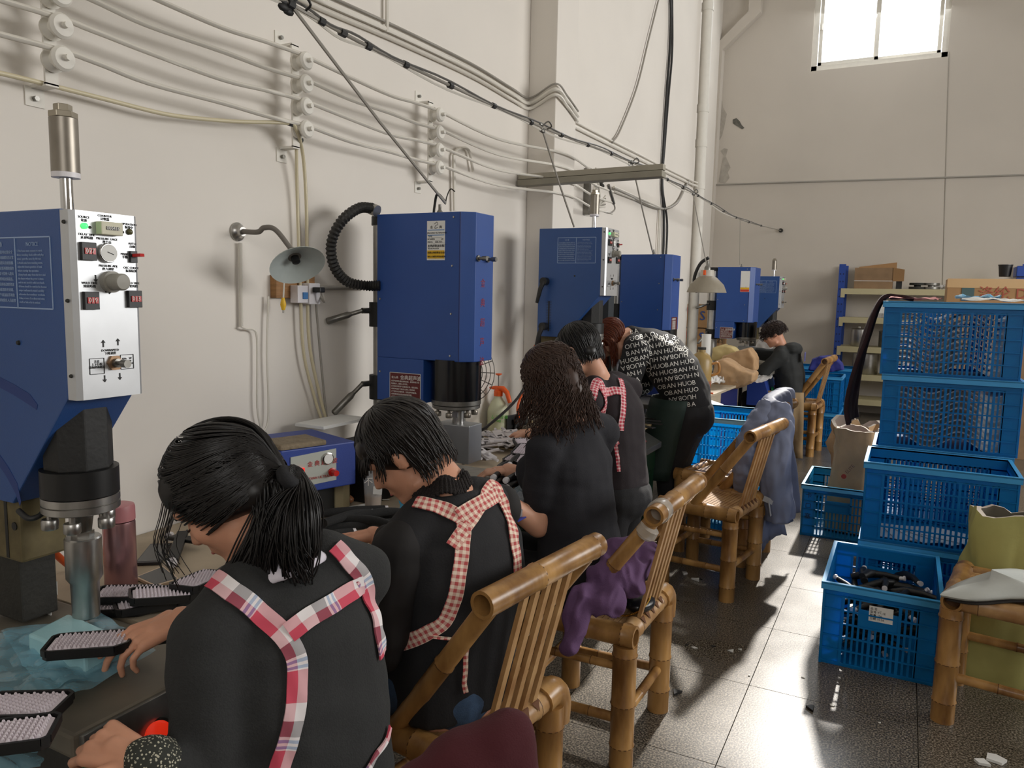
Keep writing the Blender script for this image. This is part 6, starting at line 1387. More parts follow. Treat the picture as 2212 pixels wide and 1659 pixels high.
# white parts and black brushes before the third woman
g3 = 'white plastic plates heaped on the bench'; rnd = random.Random(11); w0_ = None
def white_part():
    t = thing('white_plate', 'flat white plastic plate in the heap beside the block horn', 'plastic part', (0, 0, 0), g3)
    M().box((-.06, -.022, 0), (.06, .022, .006)).build('plate_body', whitep, t, bevel=.0015); M().box((.028, -.012, .006), (.05, .012, .0066)).build('black_square', print_k, t); M().lathe((-.06, 0, .004), [(0, .008), (-.03, .007)], (1, 0, 0), 8).build('stem', whitep, t, smooth=40); return t
w0_ = white_part()
for i in range(90):
    x = 1000 + 150 * rnd.random(); lo = 985 if x < 1060 else 962; y = 938 + (lo - 938) * rnd.random(); z = .785 + .06 * rnd.random() * (1 - abs(x - 1075) / 110)
    p = U(x, y, z=z); e = (rnd.uniform(-.25, .25), rnd.uniform(-.25, .25), rnd.random() * 6.28)
    if i == 0: w0_.location = p; w0_.rotation_euler = e
    else: dup(w0_, p, 0, tilt=e)
hp_ = M(); pc = U(1070, 972, z=.78); hp_.ball((pc.x, pc.y, .78), 1, 20, sc=(.26, .3, .035)); 
g4 = 'black brushes piled in front of the woman with wavy hair'
for i, (x, y, z, ang, tl) in enumerate(((1120, 990, .86, 120, .12), (1100, 1005, .845, 112, .08), (1130, 1010, .85, 128, .05), (1090, 1020, .83, 118, .05), (1125, 1028, .825, 110, .03), (1085, 1040, .805, 122, .02), (1120, 1045, .80, 116, .0), (1075, 1050, .785, 120, 0), (1140, 975, .85, 150, .1), (1132, 1058, .785, 130, .0))):
    a = U(x, y, z=z); dup(B0, a, 0, 'black bristle brush in the pile beside the white plates', g4, tilt=(0, tl, R(ang + 160)))
# black foam grips on the plywood in front of the second woman
g5 = 'black foam covered handles on the plywood'
for i, (x0, y0_, x1, y1_, dz) in enumerate(((690, 1110, 830, 1100, .02), (700, 1130, 800, 1108, .04), (690, 1145, 860, 1128, .01), (760, 1118, 880, 1108, .03), (700, 1160, 760, 1150, .0), (730, 1122, 860, 1140, .03), (820, 1112, 900, 1120, .01))):
    a = U(x0, y0_, z=.795 + dz); b_ = U(x1, y1_, z=.795 + dz * .6); t = thing('foam_grip', ['foam handle with white end, at the back of the heap', 'foam handle lying across the top of the heap', 'long curved foam handle at the front of the heap', 'foam handle behind the second woman’s arm', 'short flat foam handle nearest the ponytail', 'foam handle crossing beneath the others', 'foam handle at the right end of the heap'][i].replace('’', ''), 'grip', tuple(a), g5)
    md = (a + b_) / 2 + V((0, .02 if i % 2 else -.015, .006)); pts = bez([a, md, b_], 10); M().tube(pts, .014, 10).build('foam_sleeve', mat('black_foam', RGB(28, 28, 28), .95, bump=.2, bscale=200), t, smooth=50)
    M().cyl(b_, b_ + (b_ - a).normalized() * .012, .012, seg=10).build('end_ring', whitep, t)
# handles seen by the phones
for i, (x0, y0_, x1, y1_) in enumerate(((372, 1212, 395, 1150), (372, 1160, 425, 1168))):
    a = U(x0, y0_, z=.80); b_ = U(x1, y1_, z=.81); t = thing('flat_grip', ['black flat handle with white ring lying across the phone', 'black flat handle lying behind the phones by the wall'][i], 'grip', tuple(a)); M().beam(a, b_, .032, .012).build('handle_bar', black, t, bevel=.003)
    M().lathe(a - V((0, 0, .0)) + (a - b_).normalized() * .012, [(-.006, .014), (.006, .014), (.006, .007), (-.006, .007)], (0.3, -.5, .8), 14).build('white_ring', whitep, t)
for nm, pts, lb, mt in (('phone', ((292, 1252), (352, 1228), (388, 1256), (335, 1272)), 'gold edged smartphone lying on the plywood beside the rose thermos', mat('gold_edge', RGB(214, 190, 164), .35, metal=.4)), ('phone', ((291, 1222), (325, 1180), (372, 1178), (348, 1220)), 'dark smartphone nearer the wall, half under the flat handle', mat('dark_edge', RGB(60, 58, 62), .3, metal=.5))):
    q = [U(x, y, z=.782) for x, y in pts]; t = thing('smartphone', lb, 'phone', tuple(q[0])); M().prism([tuple(p) for p in q], (0, 0, .008)).build('case', mt, t, bevel=.0015)
    c = sum(q, V()) / 4; M().prism([tuple(c + (p - c) * .88 + V((0, 0, .0079))) for p in q], (0, 0, .0006)).build('screen', mat('dark_screen', RGB(62, 64, 66), .12), t)
# thermos
p = U(258, 1280, z=.782); t = thing('thermos', 'rose gold metal thermos bottle standing on the plywood behind the horn', 'bottle', tuple(p)); p = V((p.x - .02, p.y + .02, .781))
M().lathe(p, [(0, .035), (.004, .038), (.172, .038), (.178, .037)], seg=30).build('flask', rose, t, smooth=40); M().lathe(p + V((0, 0, .181)), [(0, .0385), (.03, .0385), (.038, .036), (.04, .03)], seg=30).build('screw_cap', rosep, t, smooth=40)
# small card and cloth things beside the column
t = thing('leaflet_pack', 'white leaflets with red line in clear film beside the press column', 'paper', (-1.6, .98, .79))
M().prism([tuple(U(x, y, y=1.0)) for x, y in ((75, 1262), (108, 1258), (110, 1340), (78, 1342))], (0, .002, 0)).build('leaflet', paper, t); M().tube([U(x, y, y=.999) for x, y in ((90, 1330), (90, 1283), (104, 1265))], .002, 5).build('red_line', red_p, t)
M().prism([tuple(U(x, y, y=1.05)) for x, y in ((64, 1262), (122, 1256), (123, 1285), (66, 1290))], (0, .002, 0)).build('leaflet', paper, t)
M().tube(bez([U(70, 1100, x=-1.75), U(80, 1140, x=-1.8), U(105, 1180, x=-1.85), U(145, 1218, x=-1.9), U(190, 1245, x=-1.95)], 24), .009, 8).build('orange_hose', orange, smooth=60, cat='hose', label='orange air hose curving behind the nearest press horn')
M().tube(bez([U(40, 1103, y=.9), U(62, 1120, y=.9), U(88, 1112, y=.92), U(100, 1090, y=.94)], 16), .006, 8).build('transducer_lead', cable_k, m1, smooth=60)
# blue film over the press table and the foam block
def crumple(name, quad, z, n, amp, mt, lb, cat, seed, thick=0.0):
    rnd_ = V((seed * 3.1, seed * 1.7, 0)); m = M(); q = [V((p[0], p[1], z)) if z > 1 else U(p[0], p[1], z=z) for p in quad]; g = []
    for i in range(n + 1):
        for j in range(n + 1):
            s_, t_ = i / n, j / n; p = (q[0].lerp(q[1], s_)).lerp(q[3].lerp(q[2], s_), t_); nn = noise.noise(p * 9 + rnd_); r2 = abs(noise.noise(p * 16 + rnd_)) * 1.5; ed = noise.noise(V((s_ * 3, t_ * 3, seed))) * .02
            p = p + V((ed, ed * .6, amp * (.55 + nn * .9) + r2 * amp * .9 + .003)); g.append(p)
    for i in range(n):
        for j in range(n): a = i * (n + 1) + j; m.f.append((a, a + 1, a + n + 2, a + n + 1))
    m.v = g; return m.build(name, mt, None, smooth=28, cat=cat, label=lb)
crumple('plastic_film', ((0, 1385), (215, 1335), (338, 1425), (120, 1540)), .792, 46, .016, film_b, 'crumpled translucent blue film spread under the foam block', 'film', 1)
crumple('plastic_film', ((-150, 1420), (60, 1370), (190, 1480), (-60, 1600)), .792, 40, .018, film_b, 'crumpled blue film at the left edge below the press column', 'film', 2)
crumple('plastic_film', ((-60, 1605), (85, 1600), (88, 1665), (-60, 1680)), .72, 20, .012, film_b, 'blue film scrap in the bottom left corner', 'film', 3)
q = [U(x, y, z=.80) for x, y in ((62, 1412), (150, 1365), (270, 1420), (185, 1462))]
fb = M().prism([tuple(p) for p in q], (0, 0, .042)).build('foam_block', foam_b, None, bevel=.006, cat='block', label='pale blue film wrapped block under the brush below the horn')
# drinks and the pulse generator
p = U(735, 1098, z=.782); t = thing('water_bottle', 'clear bottle with pink lid holding pale tea in front of the generator box', 'bottle', tuple(p)); p.z = .781
M().lathe(p, [(0, .034), (.003, .036), (.115, .036), (.12, .033)], seg=8, phase=.2).build('bottle_body', mat('bottle_clear', RGB(196, 188, 158), .1, alpha=.55), t, bevel=.002); M().lathe(p + V((0, 0, .003)), [(0, .0335), (.085, .0335)], seg=8, phase=.2).build('tea', tea, t)
M().lathe(p + V((0, 0, .12)), [(0, .034), (.028, .034), (.036, .022)], seg=8, phase=.2).build('lid', rosep, t, bevel=.003); M().lathe(p + V((0, 0, .156)), [(0, .02), (.028, .022), (.032, .018)], seg=8, phase=.2).build('drinking_cap', rosep, t, bevel=.003)
p = U(806, 1105, z=.782); t = thing('drink_cup', 'tall clear cup of milk tea with a white sticker beside the pink lidded bottle', 'cup', tuple(p)); p.z = .781
sh_ = M(); u1, u2 = V((1, 0, 0)), V((0, 1, 0)); sh_.rings([[p + V((math.cos(2*PI*j/24) * r, math.sin(2*PI*j/24) * r, z)) for j in range(24)] for z, r in ((0, .027), (.16, .036), (.163, .038), (.163, .035), (.004, .0255))], True, True); sh_.build('cup_wall', mat('cup_clear', RGB(205, 208, 210), .1, alpha=.4), t, smooth=40)
M().lathe(p + V((0, 0, .004)), [(0, .0255), (.055, .029)], seg=22).build('milk_tea', coffee, t, smooth=40)
vd = (CAM - p); vd.z = 0; vd.normalize(); sd_ = vd.cross(V((0, 0, 1))) * -1
M().beam(p + vd * .033 + sd_ * .0 + V((0, 0, .085)), p + vd * .033 + sd_ * .03 + V((0, 0, .083)), .001, .028).build('sticker', paper, t)
q = M(); put_text(q, '不 丿', .032, p + vd * .036 - sd_ * .032 + V((0, 0, .105)), sd_, (0, 0, 1)); q.build('cup_lettering', print_w2, t)
t = thing('generator_box', 'blue ultrasonic generator box with silver front, gauge and red switch behind the drinks', 'generator', (-1.8, 1.9, .9))
A_ = U(603, 975, z=.99); B_ = U(768, 925, z=1.02); A_ = V((-1.70, 1.76, .905)); ang = .0
fx = U(603, 978, x=-1.72); bx_ = U(768, 928, x=-1.63); z0, z1 = .895, 1.0
a2 = V((-1.73, U(606, 975, x=-1.73).y, 0)); b2 = V((-1.64, U(768, 930, x=-1.64).y, 0)); dr = (b2 - a2).normalized(); nr = V((dr.y, -dr.x, 0)); zt_ = U(606, 975, x=-1.73).z; zb_ = U(620, 1070, x=-1.73).z
back_ = -nr * .3; 
M().prism([a2 + V((0, 0, zb_)), b2 + V((0, 0, zb_)), b2 + V((0, 0, zt_)), a2 + V((0, 0, zt_))], back_).build('box_body', blue2, t, bevel=.004)
L_ = (b2 - a2).length
def GP(u, v, o=.002): return a2 + dr * L_ * u + nr * o + V((0, 0, zt_ - (zt_ - zb_) * v))
M().prism([GP(.12, .16, 0), GP(.72, .1, 0), GP(.72, .82, 0), GP(.12, .86, 0)], nr * .003).build('front_plate', mat('grey_plate', RGB(176, 180, 172), .45, metal=.3), t)
M().lathe(GP(.6, .3, .003), [(0, .02), (.006, .02), (.007, .017), (.007, .001)], nr, 22).build('gauge', chrome, t, smooth=40); M().lathe(GP(.6, .3, .0105), [(0, .0165), (.0006, .0165)], nr, 22).build('dial', paper, t)
M().prism([GP(.21, .42, .004), GP(.28, .42, .004), GP(.28, .58, .004), GP(.21, .58, .004)], nr * .008).build('power_switch', red_led, t); M().lathe(GP(.66, .62, .003), [(0, .014), (.006, .014), (.007, .01), (.03, .01)], nr, 16).build('cable_gland', red_p, t, smooth=40)
q = M(); put_text(q, '金 典 超声波', .02, GP(.33, .42, .0045), dr, (0, 0, 1)); put_text(q, 'JINDIAN ULTRASONIC', .012, GP(.3, .72, .0045), dr, (0, 0, 1)); q.build('red_lettering', mat('red_print_b', RGB(176, 70, 70), .5), t, kind='stuff')
M().prism([a2 + nr * -.0 + V((0, 0, zt_)), a2 + dr * L_ * .6 + V((0, 0, zt_)), a2 + dr * L_ * .6 + V((0, 0, zt_)) - nr * .14, a2 + V((0, 0, zt_)) - nr * .14], (0, 0, .018)).build('folded_cloth', mat('grey_brown_towel', RGB(136, 122, 100), .9, bump=.6, bscale=60, var=.2, vscale=20), None, bevel=.007, cat='cloth', label='folded grey brown cloth on top of the generator box')
M().box((-1.95, 1.78, .78), (-1.72, 2.05, zb_ - .002)).build('dark_support_block', black, None, bevel=.004, cat='block', label='dark block under the generator box')
bp = U(735, 912, z=zt_ + .005); M().box((bp.x - .1, bp.y - .14, zt_), (bp.x + .04, bp.y + .12, zt_ + .012)).build('paper_sheets', paper, None, bevel=.001, cat='paper', label='white sheets of paper behind the second woman on the generator box')
t = thing('black_box', 'black box standing between generator box and tall press', 'box', (-1.66, 2.3, .78)); p = U(775, 985, x=-1.72); M().box((-1.85, p.y - .0, .78), (-1.66, p.y + .14, .99)).build('box_body', black, t, bevel=.004)
m = M(); 
for k in range(7): c_ = U(700 + 25 * rnd.random() + (35 if k > 3 else -20), 1072 + 12 * rnd.random(), z=.80); m.ball(c_, .02, 10, sc=(1.2, 1, .8))
m.build('snack_bag', mat('brown_snack', RGB(150, 100, 66), .4, var=.4, vscale=30), smooth=60, cat='bag', label='clear bag of brown snacks behind the pink lidded bottle')
crumple('plastic_bag', ((860, 1080), (900, 1072), (905, 1112), (862, 1112)), .79, 18, .03, mat('blue_bag', RGB(60, 160, 200), .2, alpha=.8), 'bright blue plastic bag beside the milk tea cup', 'bag', 5)
m = M(); 
for k in range(3): c_ = U(770, 1095, z=.785); m.tube(bez([c_ + V((-.02 * k, -.06, 0)), c_ + V((.01, 0, .004 * k)), c_ + V((.02, .05 + .02 * k, 0)), c_ + V((-.03, .09, 0)), c_ + V((.04, .14, 0))], 24), .0018, 5)
m.build('earphones', paper, smooth=60, cat='earphones', label='white earphone cord lying between bottle and cup')
# spray bottle
p = U(1075, 930, z=.782); t = thing('spray_bottle', 'pale pump spray bottle with orange trigger and green print', 'bottle', tuple(p)); p.z = .781
M().lathe(p, [(0, .05), (.004, .058), (.045, .06), (.055, .058), (.06, .06), (.112, .06), (.12, .058), (.165, .04), (.19, .022), (.2, .022)], seg=28).build('bottle_body', mat('milky_green', RGB(206, 208, 176), .4), t, smooth=40)
M().lathe(p + V((0, 0, .198)), [(0, .025), (.03, .025), (.032, .018), (.05, .018)], seg=20).build('pump_collar', orange, t, smooth=40)
dx = U(1100, 850, y=p.y) - U(1060, 850, y=p.y); dx = V((dx.x, dx.y, 0)).normalized()
M().tube([p + V((0, 0, .24)) - dx * .055, p + V((0, 0, .242)) - dx * .02, p + V((0, 0, .24)) + dx * .03, p + V((0, 0, .22)) + dx * .055, p + V((0, 0, .165)) + dx * .075], .014, 10, rads=[.006, .012, .016, .014, .012]).build('trigger_head', orange, t, smooth=50)
M().cyl(p + V((0, 0, .24)), p + V((0, 0, .315)), .003).build('pump_rod', steel_d, t); M().lathe(p + V((0, 0, .312)), [(0, .006), (.006, .018), (.012, .018)], seg=14).build('pump_handle', orange, t, smooth=40)
vd = (CAM - p); vd.z = 0; vd.normalize(); sd_ = V((-vd.y, vd.x, 0)); q = M(); put_text(q, '喷雾器', .022, p + vd * .0615 - sd_ * .01 + V((0, 0, .08)), sd_, (0, 0, 1)); put_text(q, '中国.上', .014, p + vd * .0612 - sd_ * .01 + V((0, 0, .06)), sd_, (0, 0, 1)); put_text(q, '↓', .03, p + vd * .057 - sd_ * .042 + V((0, 0, .075)), sd_, (0, 0, 1)); q.build('green_print', mat('green_print', RGB(110, 200, 90), .5), t, kind='stuff')
p = U(1118, 925, z=.80); t = thing('black_tray_part', 'black moulded tray leaning behind the spray bottle', 'tray', tuple(p)); M().beam(p + V((-.04, -.06, .03)), p + V((-.0, .12, .03)), .012, .09).build('tray_plate', black, t, bevel=.003); M().beam(p + V((.0, -.02, .04)), p + V((.02, .08, .04)), .01, .03).build('tray_pocket', darkcol, t)
# dark cabinet, cables and grille behind the row
a = U(1160, 590, y=4.62); M().box((XL + .01, 4.52, .78), (-1.66, 4.62, a.z)).build('slate_board', mat('slate_panel', RGB(40, 46, 50), .6), None, cat='panel', label='tall dark grey panel behind the press with notice print')
for i, (pts, mt, lb) in enumerate((([(1188, 645), (1170, 740), (1140, 820), (1118, 900), (1112, 930)], cable_k, 'right black cable drooping beside the dark panel'), ([(1184, 655), (1160, 760), (1125, 850), (1060, 915), (1010, 945)], cable_k, 'left black cable drooping to the bench by the spray bottle'), ([(1156, 745), (1150, 790), (1128, 850), (1118, 880), (1122, 910)], orange, 'orange air hose behind the woman with wavy hair'))):
    M().tube(bez([U(x, y, x=-1.9) for x, y in pts], 30), .008, 6).build('drooping_cable' if i < 2 else 'air_hose', mt, smooth=60, cat='cable' if i < 2 else 'hose', label=lb)
t = thing('fan_grille', 'thin wire fan grille showing behind the tall press', 'fan', (-1.75, 2.78, 1.2)); c_ = V((-1.72, 2.88, 1.2))
for k in range(6): r_ = .05 + .018 * k; M().tube([c_ + V((math.cos(2*PI*j/28) * r_, .0 + .004 * k, math.sin(2*PI*j/28) * r_)) for j in range(29)], .002, 4).build('grille_ring', steel_d, t)
for k in range(8): a_ = PI * k / 8; d = V((math.cos(a_), 0, math.sin(a_))); M().tube([c_ - d * .14 + V((0, .02, 0)), c_ + V((0, -.01, 0)), c_ + d * .14 + V((0, .02, 0))], .002, 4).build('grille_spoke', steel_d, t)
M().cyl(c_ - V((0, 0, .14)), (c_.x, c_.y, .78), .008, seg=8).build('stand_rod', steel_d, t)
# black strips on the pale board
g6 = 'black strips on the pale board bench'
for i in range(7):
    a = U(1345 + rnd.uniform(0, 12), 890 + i * 4, z=.785 + .006 * i); t = M().beam(a, a + V((.16 + .05 * rnd.random(), rnd.uniform(-.1, .1), rnd.uniform(-.003, .01))), .035, .006).build('black_strip', black, None, bevel=.001, cat='strip', label='thin black strip lying on the pale board edge', group=g6)
# hanging grey work lamp
t = thing('work_lamp', 'grey dome work lamp with an orange clip hanging before the sticker press', 'lamp', tuple(U(1526, 600, y=7.1)))
c_ = U(1526, 632, y=7.1); s_ = .19 / .09; rr_ = (U(1568, 632, y=7.1) - U(1484, 632, y=7.1)).length / 2
M().lathe(c_, [(0, rr_), (.01, rr_ * .99), (rr_ * .4, rr_ * .85), (rr_ * .75, rr_ * .5), (rr_ * .85, rr_ * .32), (rr_ * 1.1, rr_ * .3), (rr_ * 1.12, rr_ * .2)], seg=30).build('lamp_shade', lamp_g, t, smooth=40)
M().lathe(c_ + V((0, 0, rr_ * .8)), [(0, rr_ * .36), (rr_ * .35, rr_ * .33)], seg=20).build('shade_collar', mat('pale_collar', RGB(190, 184, 172), .5), t, smooth=40)
M().lathe(c_ + V((0, 0, rr_ * 1.1)), [(0, .03), (.03, .03), (.05, .018), (.09, .015)], seg=14).build('socket', steel_d, t, smooth=40)
cl = c_ + V((-.01, -rr_ * .36, rr_ * 1.0)); M().box(cl - V((.012, .01, .02)), cl + V((.012, .004, .024))).build('orange_clip', orange, t, bevel=.004)
M().tube(bez([c_ + V((.0, .02, .32)), c_ + V((-.08, .03, .26)), c_ + V((-.13, .04, .12)), c_ + V((-.1, .06, -.0))], 16), .016, 8).build('lamp_cable', cable_k, t, smooth=50)
# things on the worn board bench
p = U(1512, 840, z=.782); t = thing('oil_jug', 'yellowed plastic jug with stained bottom and amber handle on the worn bench', 'jug', tuple(p)); p.z = .781; k_ = (U(1533, 840, z=.78) - U(1490, 840, z=.78)).length / 2
M().lathe(p, [(0, k_ * .92), (.01, k_), (.24, k_ * 1.02), (.29, k_ * .75), (.315, k_ * .35), (.335, k_ * .35)], seg=20).build('jug_body', mat('stained_jug', RGB(170, 142, 86), .4, var=.3, vscale=6), t, smooth=40); M().lathe(p + V((0, 0, .002)), [(0, k_ * .93), (.012, k_ * 1.01), (.07, k_ * 1.015), (.085, k_ * .9)], seg=20).build('stain', mat('rust_stain', RGB(140, 84, 52), .6), t, smooth=40)
M().lathe(p + V((0, 0, .335)), [(0, k_ * .4), (.02, k_ * .4)], seg=14).build('cap', darkcol, t, smooth=40); M().tube(bez([p + V((k_, .0, .22)), p + V((k_ + .05, .02, .225)), p + V((k_ + .055, .02, .15)), p + V((k_, .0, .12))], 14), .011, 8).build('handle', mat('amber_plastic', RGB(176, 120, 56), .35), t, smooth=50)
p = U(1522, 812, z=.79); M().lathe((p.x, p.y, .781), [(0, .045), (.42, .045)], seg=20).build('paper_roll', paper, smooth=40, cat='roll', label='tall white paper roll standing behind the stained jug')
def bag(name, quad_px, y, th, mt, lb, cat='bag', lean=0, open_top=False, inner=None, amp=.012, seed=0):
    """crumpled standing bag: closed hull, outline at world distance y"""
    f = [U(px, py, y=y) for px, py in quad_px]; n = len(f); m = M(); c = sum(f, V()) / n
    K = 7; rgs = []
    for k in range(K + 1):
        t_ = k / K; s_ = math.sin(PI * (.12 + .76 * t_)) ** .5; rgs.append([c + (p - c) * (.86 + .14 * s_) + V((0, th * t_, 0)) for p in f])
    m.rings(rgs); mm = remesh(m, max(.008, th / 22), 2, amp=amp, ns=11); return mm.build(name, mt, None, smooth=180, cat=cat, label=lb)
bag('kraft_bag', [(1536, 838), (1540, 782), (1560, 775), (1600, 800), (1628, 808), (1626, 826), (1588, 842)], 6.9, .3, kraft, 'brown kraft paper bag lying on the bench, the one in front')
bag('kraft_bag', [(1545, 795), (1560, 770), (1600, 756), (1618, 752), (1630, 775), (1632, 800), (1600, 806)], 7.35, .25, kraft, 'brown kraft paper bag behind the one in front, on the bench')
bag('yellow_bag', [(1534, 780), (1538, 752), (1558, 744), (1582, 750), (1592, 762), (1580, 775), (1560, 780)], 7.6, .2, mat('pale_yellow_sack', RGB(206, 186, 132), .75, bump=.2, bscale=12), 'pale yellow sack with dark opening at the back of the bench')
crumple('white_plastic', ((1520, 825), (1560, 815), (1566, 838), (1528, 842)), .785, 14, .05, mat('white_film', RGB(222, 220, 218), .3, alpha=.9), 'white plastic wrap lying in front of the stained jug', 'film', 8)
p = U(1478, 838, z=.79); t = thing('grey_case', 'grey green box left of the stained jug, dark lower half', 'box', tuple(p)); M().box((p.x - .16, p.y, .781), (p.x + .05, p.y + .2, .88)).build('lower_half', mat('teal_dark', RGB(44, 76, 86), .5), t, bevel=.003); M().box((p.x - .16, p.y, .88), (p.x + .05, p.y + .2, .95)).build('upper_half', mat('sage', RGB(128, 138, 122), .5), t, bevel=.003)
p = U(1505, 868, z=.70); t = thing('digital_scale', 'white electronic scale with green lit display at the corner of the worn bench', 'scale', tuple(p)); q_ = V((-1.33, 5.75, .70))
M().prism([q_ + V((-.1, 0, 0)), q_ + V((.12, 0, 0)), q_ + V((.12, 0, .03)), q_ + V((-.1, 0, .09))], (0, .2, 0)).build('scale_body', mat('scale_white', RGB(190, 190, 198), .4), t, bevel=.004)
M().prism([q_ + V((-.03, .05, .073)), q_ + V((.01, .05, .062)), q_ + V((.01, .12, .062)), q_ + V((-.03, .12, .073))], (0, 0, .003)).build('display', mat('lit_display', (.25, .8, .6, 1), .3, emit=.8), t); M().box(q_ + V((-.1, .0, -.7)), q_ + V((.12, .2, -.001))).build('pedestal', blue2, t)
M().tube(bez([U(1480, 838, z=.8), U(1500, 843, z=.8), U(1540, 850, z=.79)], 10), .007, 6).build('orange_strip', orange, smooth=60, cat='strip', label='orange strip lying across the corner of the worn bench')
crumple('clear_film', ((1590, 832), (1640, 800), (1700, 790), (1650, 830)), .785, 16, .02, mat('white_film', RGB(222, 220, 218), .3, alpha=.9), 'clear film sheet hanging over the bench by the seated man', 'film', 9)
m = M()
for k in range(14): c_ = U(1640 + 30 * rnd.random(), 792 + 9 * rnd.random(), z=.80); m.ball(c_, .03, 8, sc=(1.5, 1, .5), rot=Matrix.Rotation(rnd.random() * 3, 3, 'Z'))
m.build('yellow_parts', mat('cream_parts', RGB(214, 196, 138), .5), smooth=50, cat='parts', kind='stuff', label='heap of cream coloured parts in front of the seated man')
M().lathe(tuple(U(1462, 758, z=.95)), [(0, .12), (.02, .12), (.022, .03), (.1, .02), (.14, .02)], seg=20).build('hand_wheel', blackm, m4, smooth=40)
M().box((-1.8, 5.4, .83), (-1.42, 5.75, .97)).build('generator_case', blue2, None, bevel=.004, cat='box', label='blue generator case behind the bending woman by the hand wheel')
# ---------------------------------------------------------------- garments
def drape(name, mt, lb, prof, y0, y1, n=26, amp=.012, ns=10, rz=0.0, piv=None, th=.006, cat='clothing', jag=.02, flare=0.0, group=None, slope=0.0):
    """closed cloth hull hung over a rail along Y; prof: XZ outline of the fold"""
    prof = bez([V((x, 0, z)) for x, z in prof], len(prof) * 5); m = M(); cy = (y0 + y1) / 2; rg = []
    zt = max(p.z for p in prof)
    for k in range(n + 1):
        y = y0 + (y1 - y0) * k / n; r = []
        for p in prof:
            w = 1 + flare * (zt - p.z); yy = cy + (y - cy) * w; q = V((p.x, yy, p.z)); h = noise.noise(V((q.x * 2, q.y * ns, q.z * 2.2))) + .5 * noise.noise(V((q.x * 5, q.y * ns * 2, q.z * 4)))
            dn = max(0, zt - p.z); q.z -= slope * (1 - k / n) ** 2; q.x += h * amp * (1 + 3.5 * dn); q.z += noise.noise(V((0, y * 12, p.x * 9))) * jag * min(1, dn * 4); r.append(q)
        rg.append(r)
    for i in range(n):
        L = len(prof)
        for j in range(L - 1): m.f.append((i * L + j, i * L + j + 1, (i + 1) * L + j + 1, (i + 1) * L + j))
    m.v = [p for r in rg for p in r]
    if rz:
        c_ = V(piv); ro = Matrix.Rotation(rz, 3, 'Z'); m.v = [ro @ (p - c_) + c_ for p in m.v]
    o = m.build(name, mt, None, smooth=180, cat=cat, label=lb); s_ = o.modifiers.new('t', 'SOLIDIFY'); s_.thickness = th; s_.offset = 0; return o
JX = V((-.045, -.0, 0))
jk = thing('jacket', 'blue grey jacket hanging over the back of a bamboo chair in the sun', 'clothing', (-.62, 4.6, .98))
def adopt(o, root):
    for v in o.data.vertices: v.co -= root.location
    o.parent = root; o.location = JX
    for k in ('label', 'category'):
        if k in o: del o[k]
j_ = drape('jacket_body', greyjk, 'x', [(-.78, .42), (-.74, .7), (-.70, .9), (-.665, 1.0), (-.62, 1.02), (-.575, .99), (-.56, .8), (-.545, .55), (-.53, .26)], 4.32, 4.80, n=40, amp=.022, ns=15, rz=R(-10), piv=(-.62, 4.5, 0), flare=.08, jag=.05, slope=.13); adopt(j_, jk)
b = M(); sp = [V((-.60, 4.42, .94)), V((-.66, 4.32, .82)), V((-.70, 4.27, .66)), V((-.69, 4.29, .45))]; b.tube(bez(sp, 20), .06, 14, rads=[.075 - .0015 * i for i in range(len(bez(sp, 20)))]); sl2 = remesh(b, .009, 2, amp=.012, ns=14, stretch=(1, 1, 1.4)).build('sleeve', greyjk, None, smooth=180); adopt(sl2, jk)
b = M(); sp = [V((-.56, 4.42, .95)), V((-.53, 4.34, .8)), V((-.53, 4.30, .6)), V((-.5, 4.32, .34))]; b.tube(bez(sp, 20), .07, 14, rads=[.07 + .001 * i for i in range(len(bez(sp, 20)))]); sl2 = remesh(b, .009, 2, amp=.016, ns=12, stretch=(1.5, 1.5, .5)).build('sleeve', greyjk, None, smooth=180); adopt(sl2, jk)
q = M(); q.beam((-.575, 4.22, .47), (-.525, 4.22, .455), .006, .03); q.beam((-.545, 4.213, .46), (-.53, 4.213, .38), .004, .022, up=(0, 1, 0)); q = q.build('strap_tab', mat('tab_grey', RGB(170, 172, 178), .5), None); adopt(q, jk)
b = M(); A_, B_, C_, D_ = U(1094, 1590, d=1.06), U(1000, 1672, d=1.04), U(1104, 1700, d=1.06), U(925, 1735, d=1.03)
b.cap(A_, B_, .04, .05, 14); b.cap(A_, C_, .04, .045, 14); b.cap(B_, D_, .05, .055, 14); b.cap(B_, C_, .055, .045, 14); b.cap(C_, C_ + V((.02, 0, -.35)), .045, .08, 14); b.cap(B_, B_ + V((.02, 0, -.35)), .06, .1, 14); b.cap(D_, D_ + V((0, -.1, -.3)), .06, .1, 14)
remesh(b, .008, 4, amp=.009, ns=9, stretch=(1.4, 1.4, .8)).build('maroon_garment', maroon, None, smooth=180, cat='clothing', label='maroon fleece garment hanging over the chair back at the bottom edge')
# purple shirt thrown on the second chair
b = M(); P_ = [(1395, 1185, 2.62, .045), (1340, 1195, 2.56, .055), (1362, 1250, 2.52, .055), (1300, 1245, 2.5, .055), (1318, 1300, 2.46, .045), (1255, 1290, 2.44, .05), (1240, 1340, 2.42, .042), (1225, 1392, 2.40, .03)]
for (x0, y0_, d0, r0), (x1, y1_, d1, r1) in zip(P_, P_[1:]): b.cap(U(x0, y0_, d=d0), U(x1, y1_, d=d1), r0, r1, 14)
b.cap(U(1395, 1185, d=2.62), U(1362, 1250, d=2.52), .045, .05, 12); b.cap(U(1340, 1195, d=2.56), U(1300, 1245, d=2.5), .05, .05, 12)
remesh(b, .006, 2, amp=.03, ns=9, ridge=True, stretch=(1.6, .7, .8)).build('purple_shirt', purple, None, smooth=180, cat='clothing', label='crumpled purple cotton shirt thrown on the seat of the taped bamboo chair')
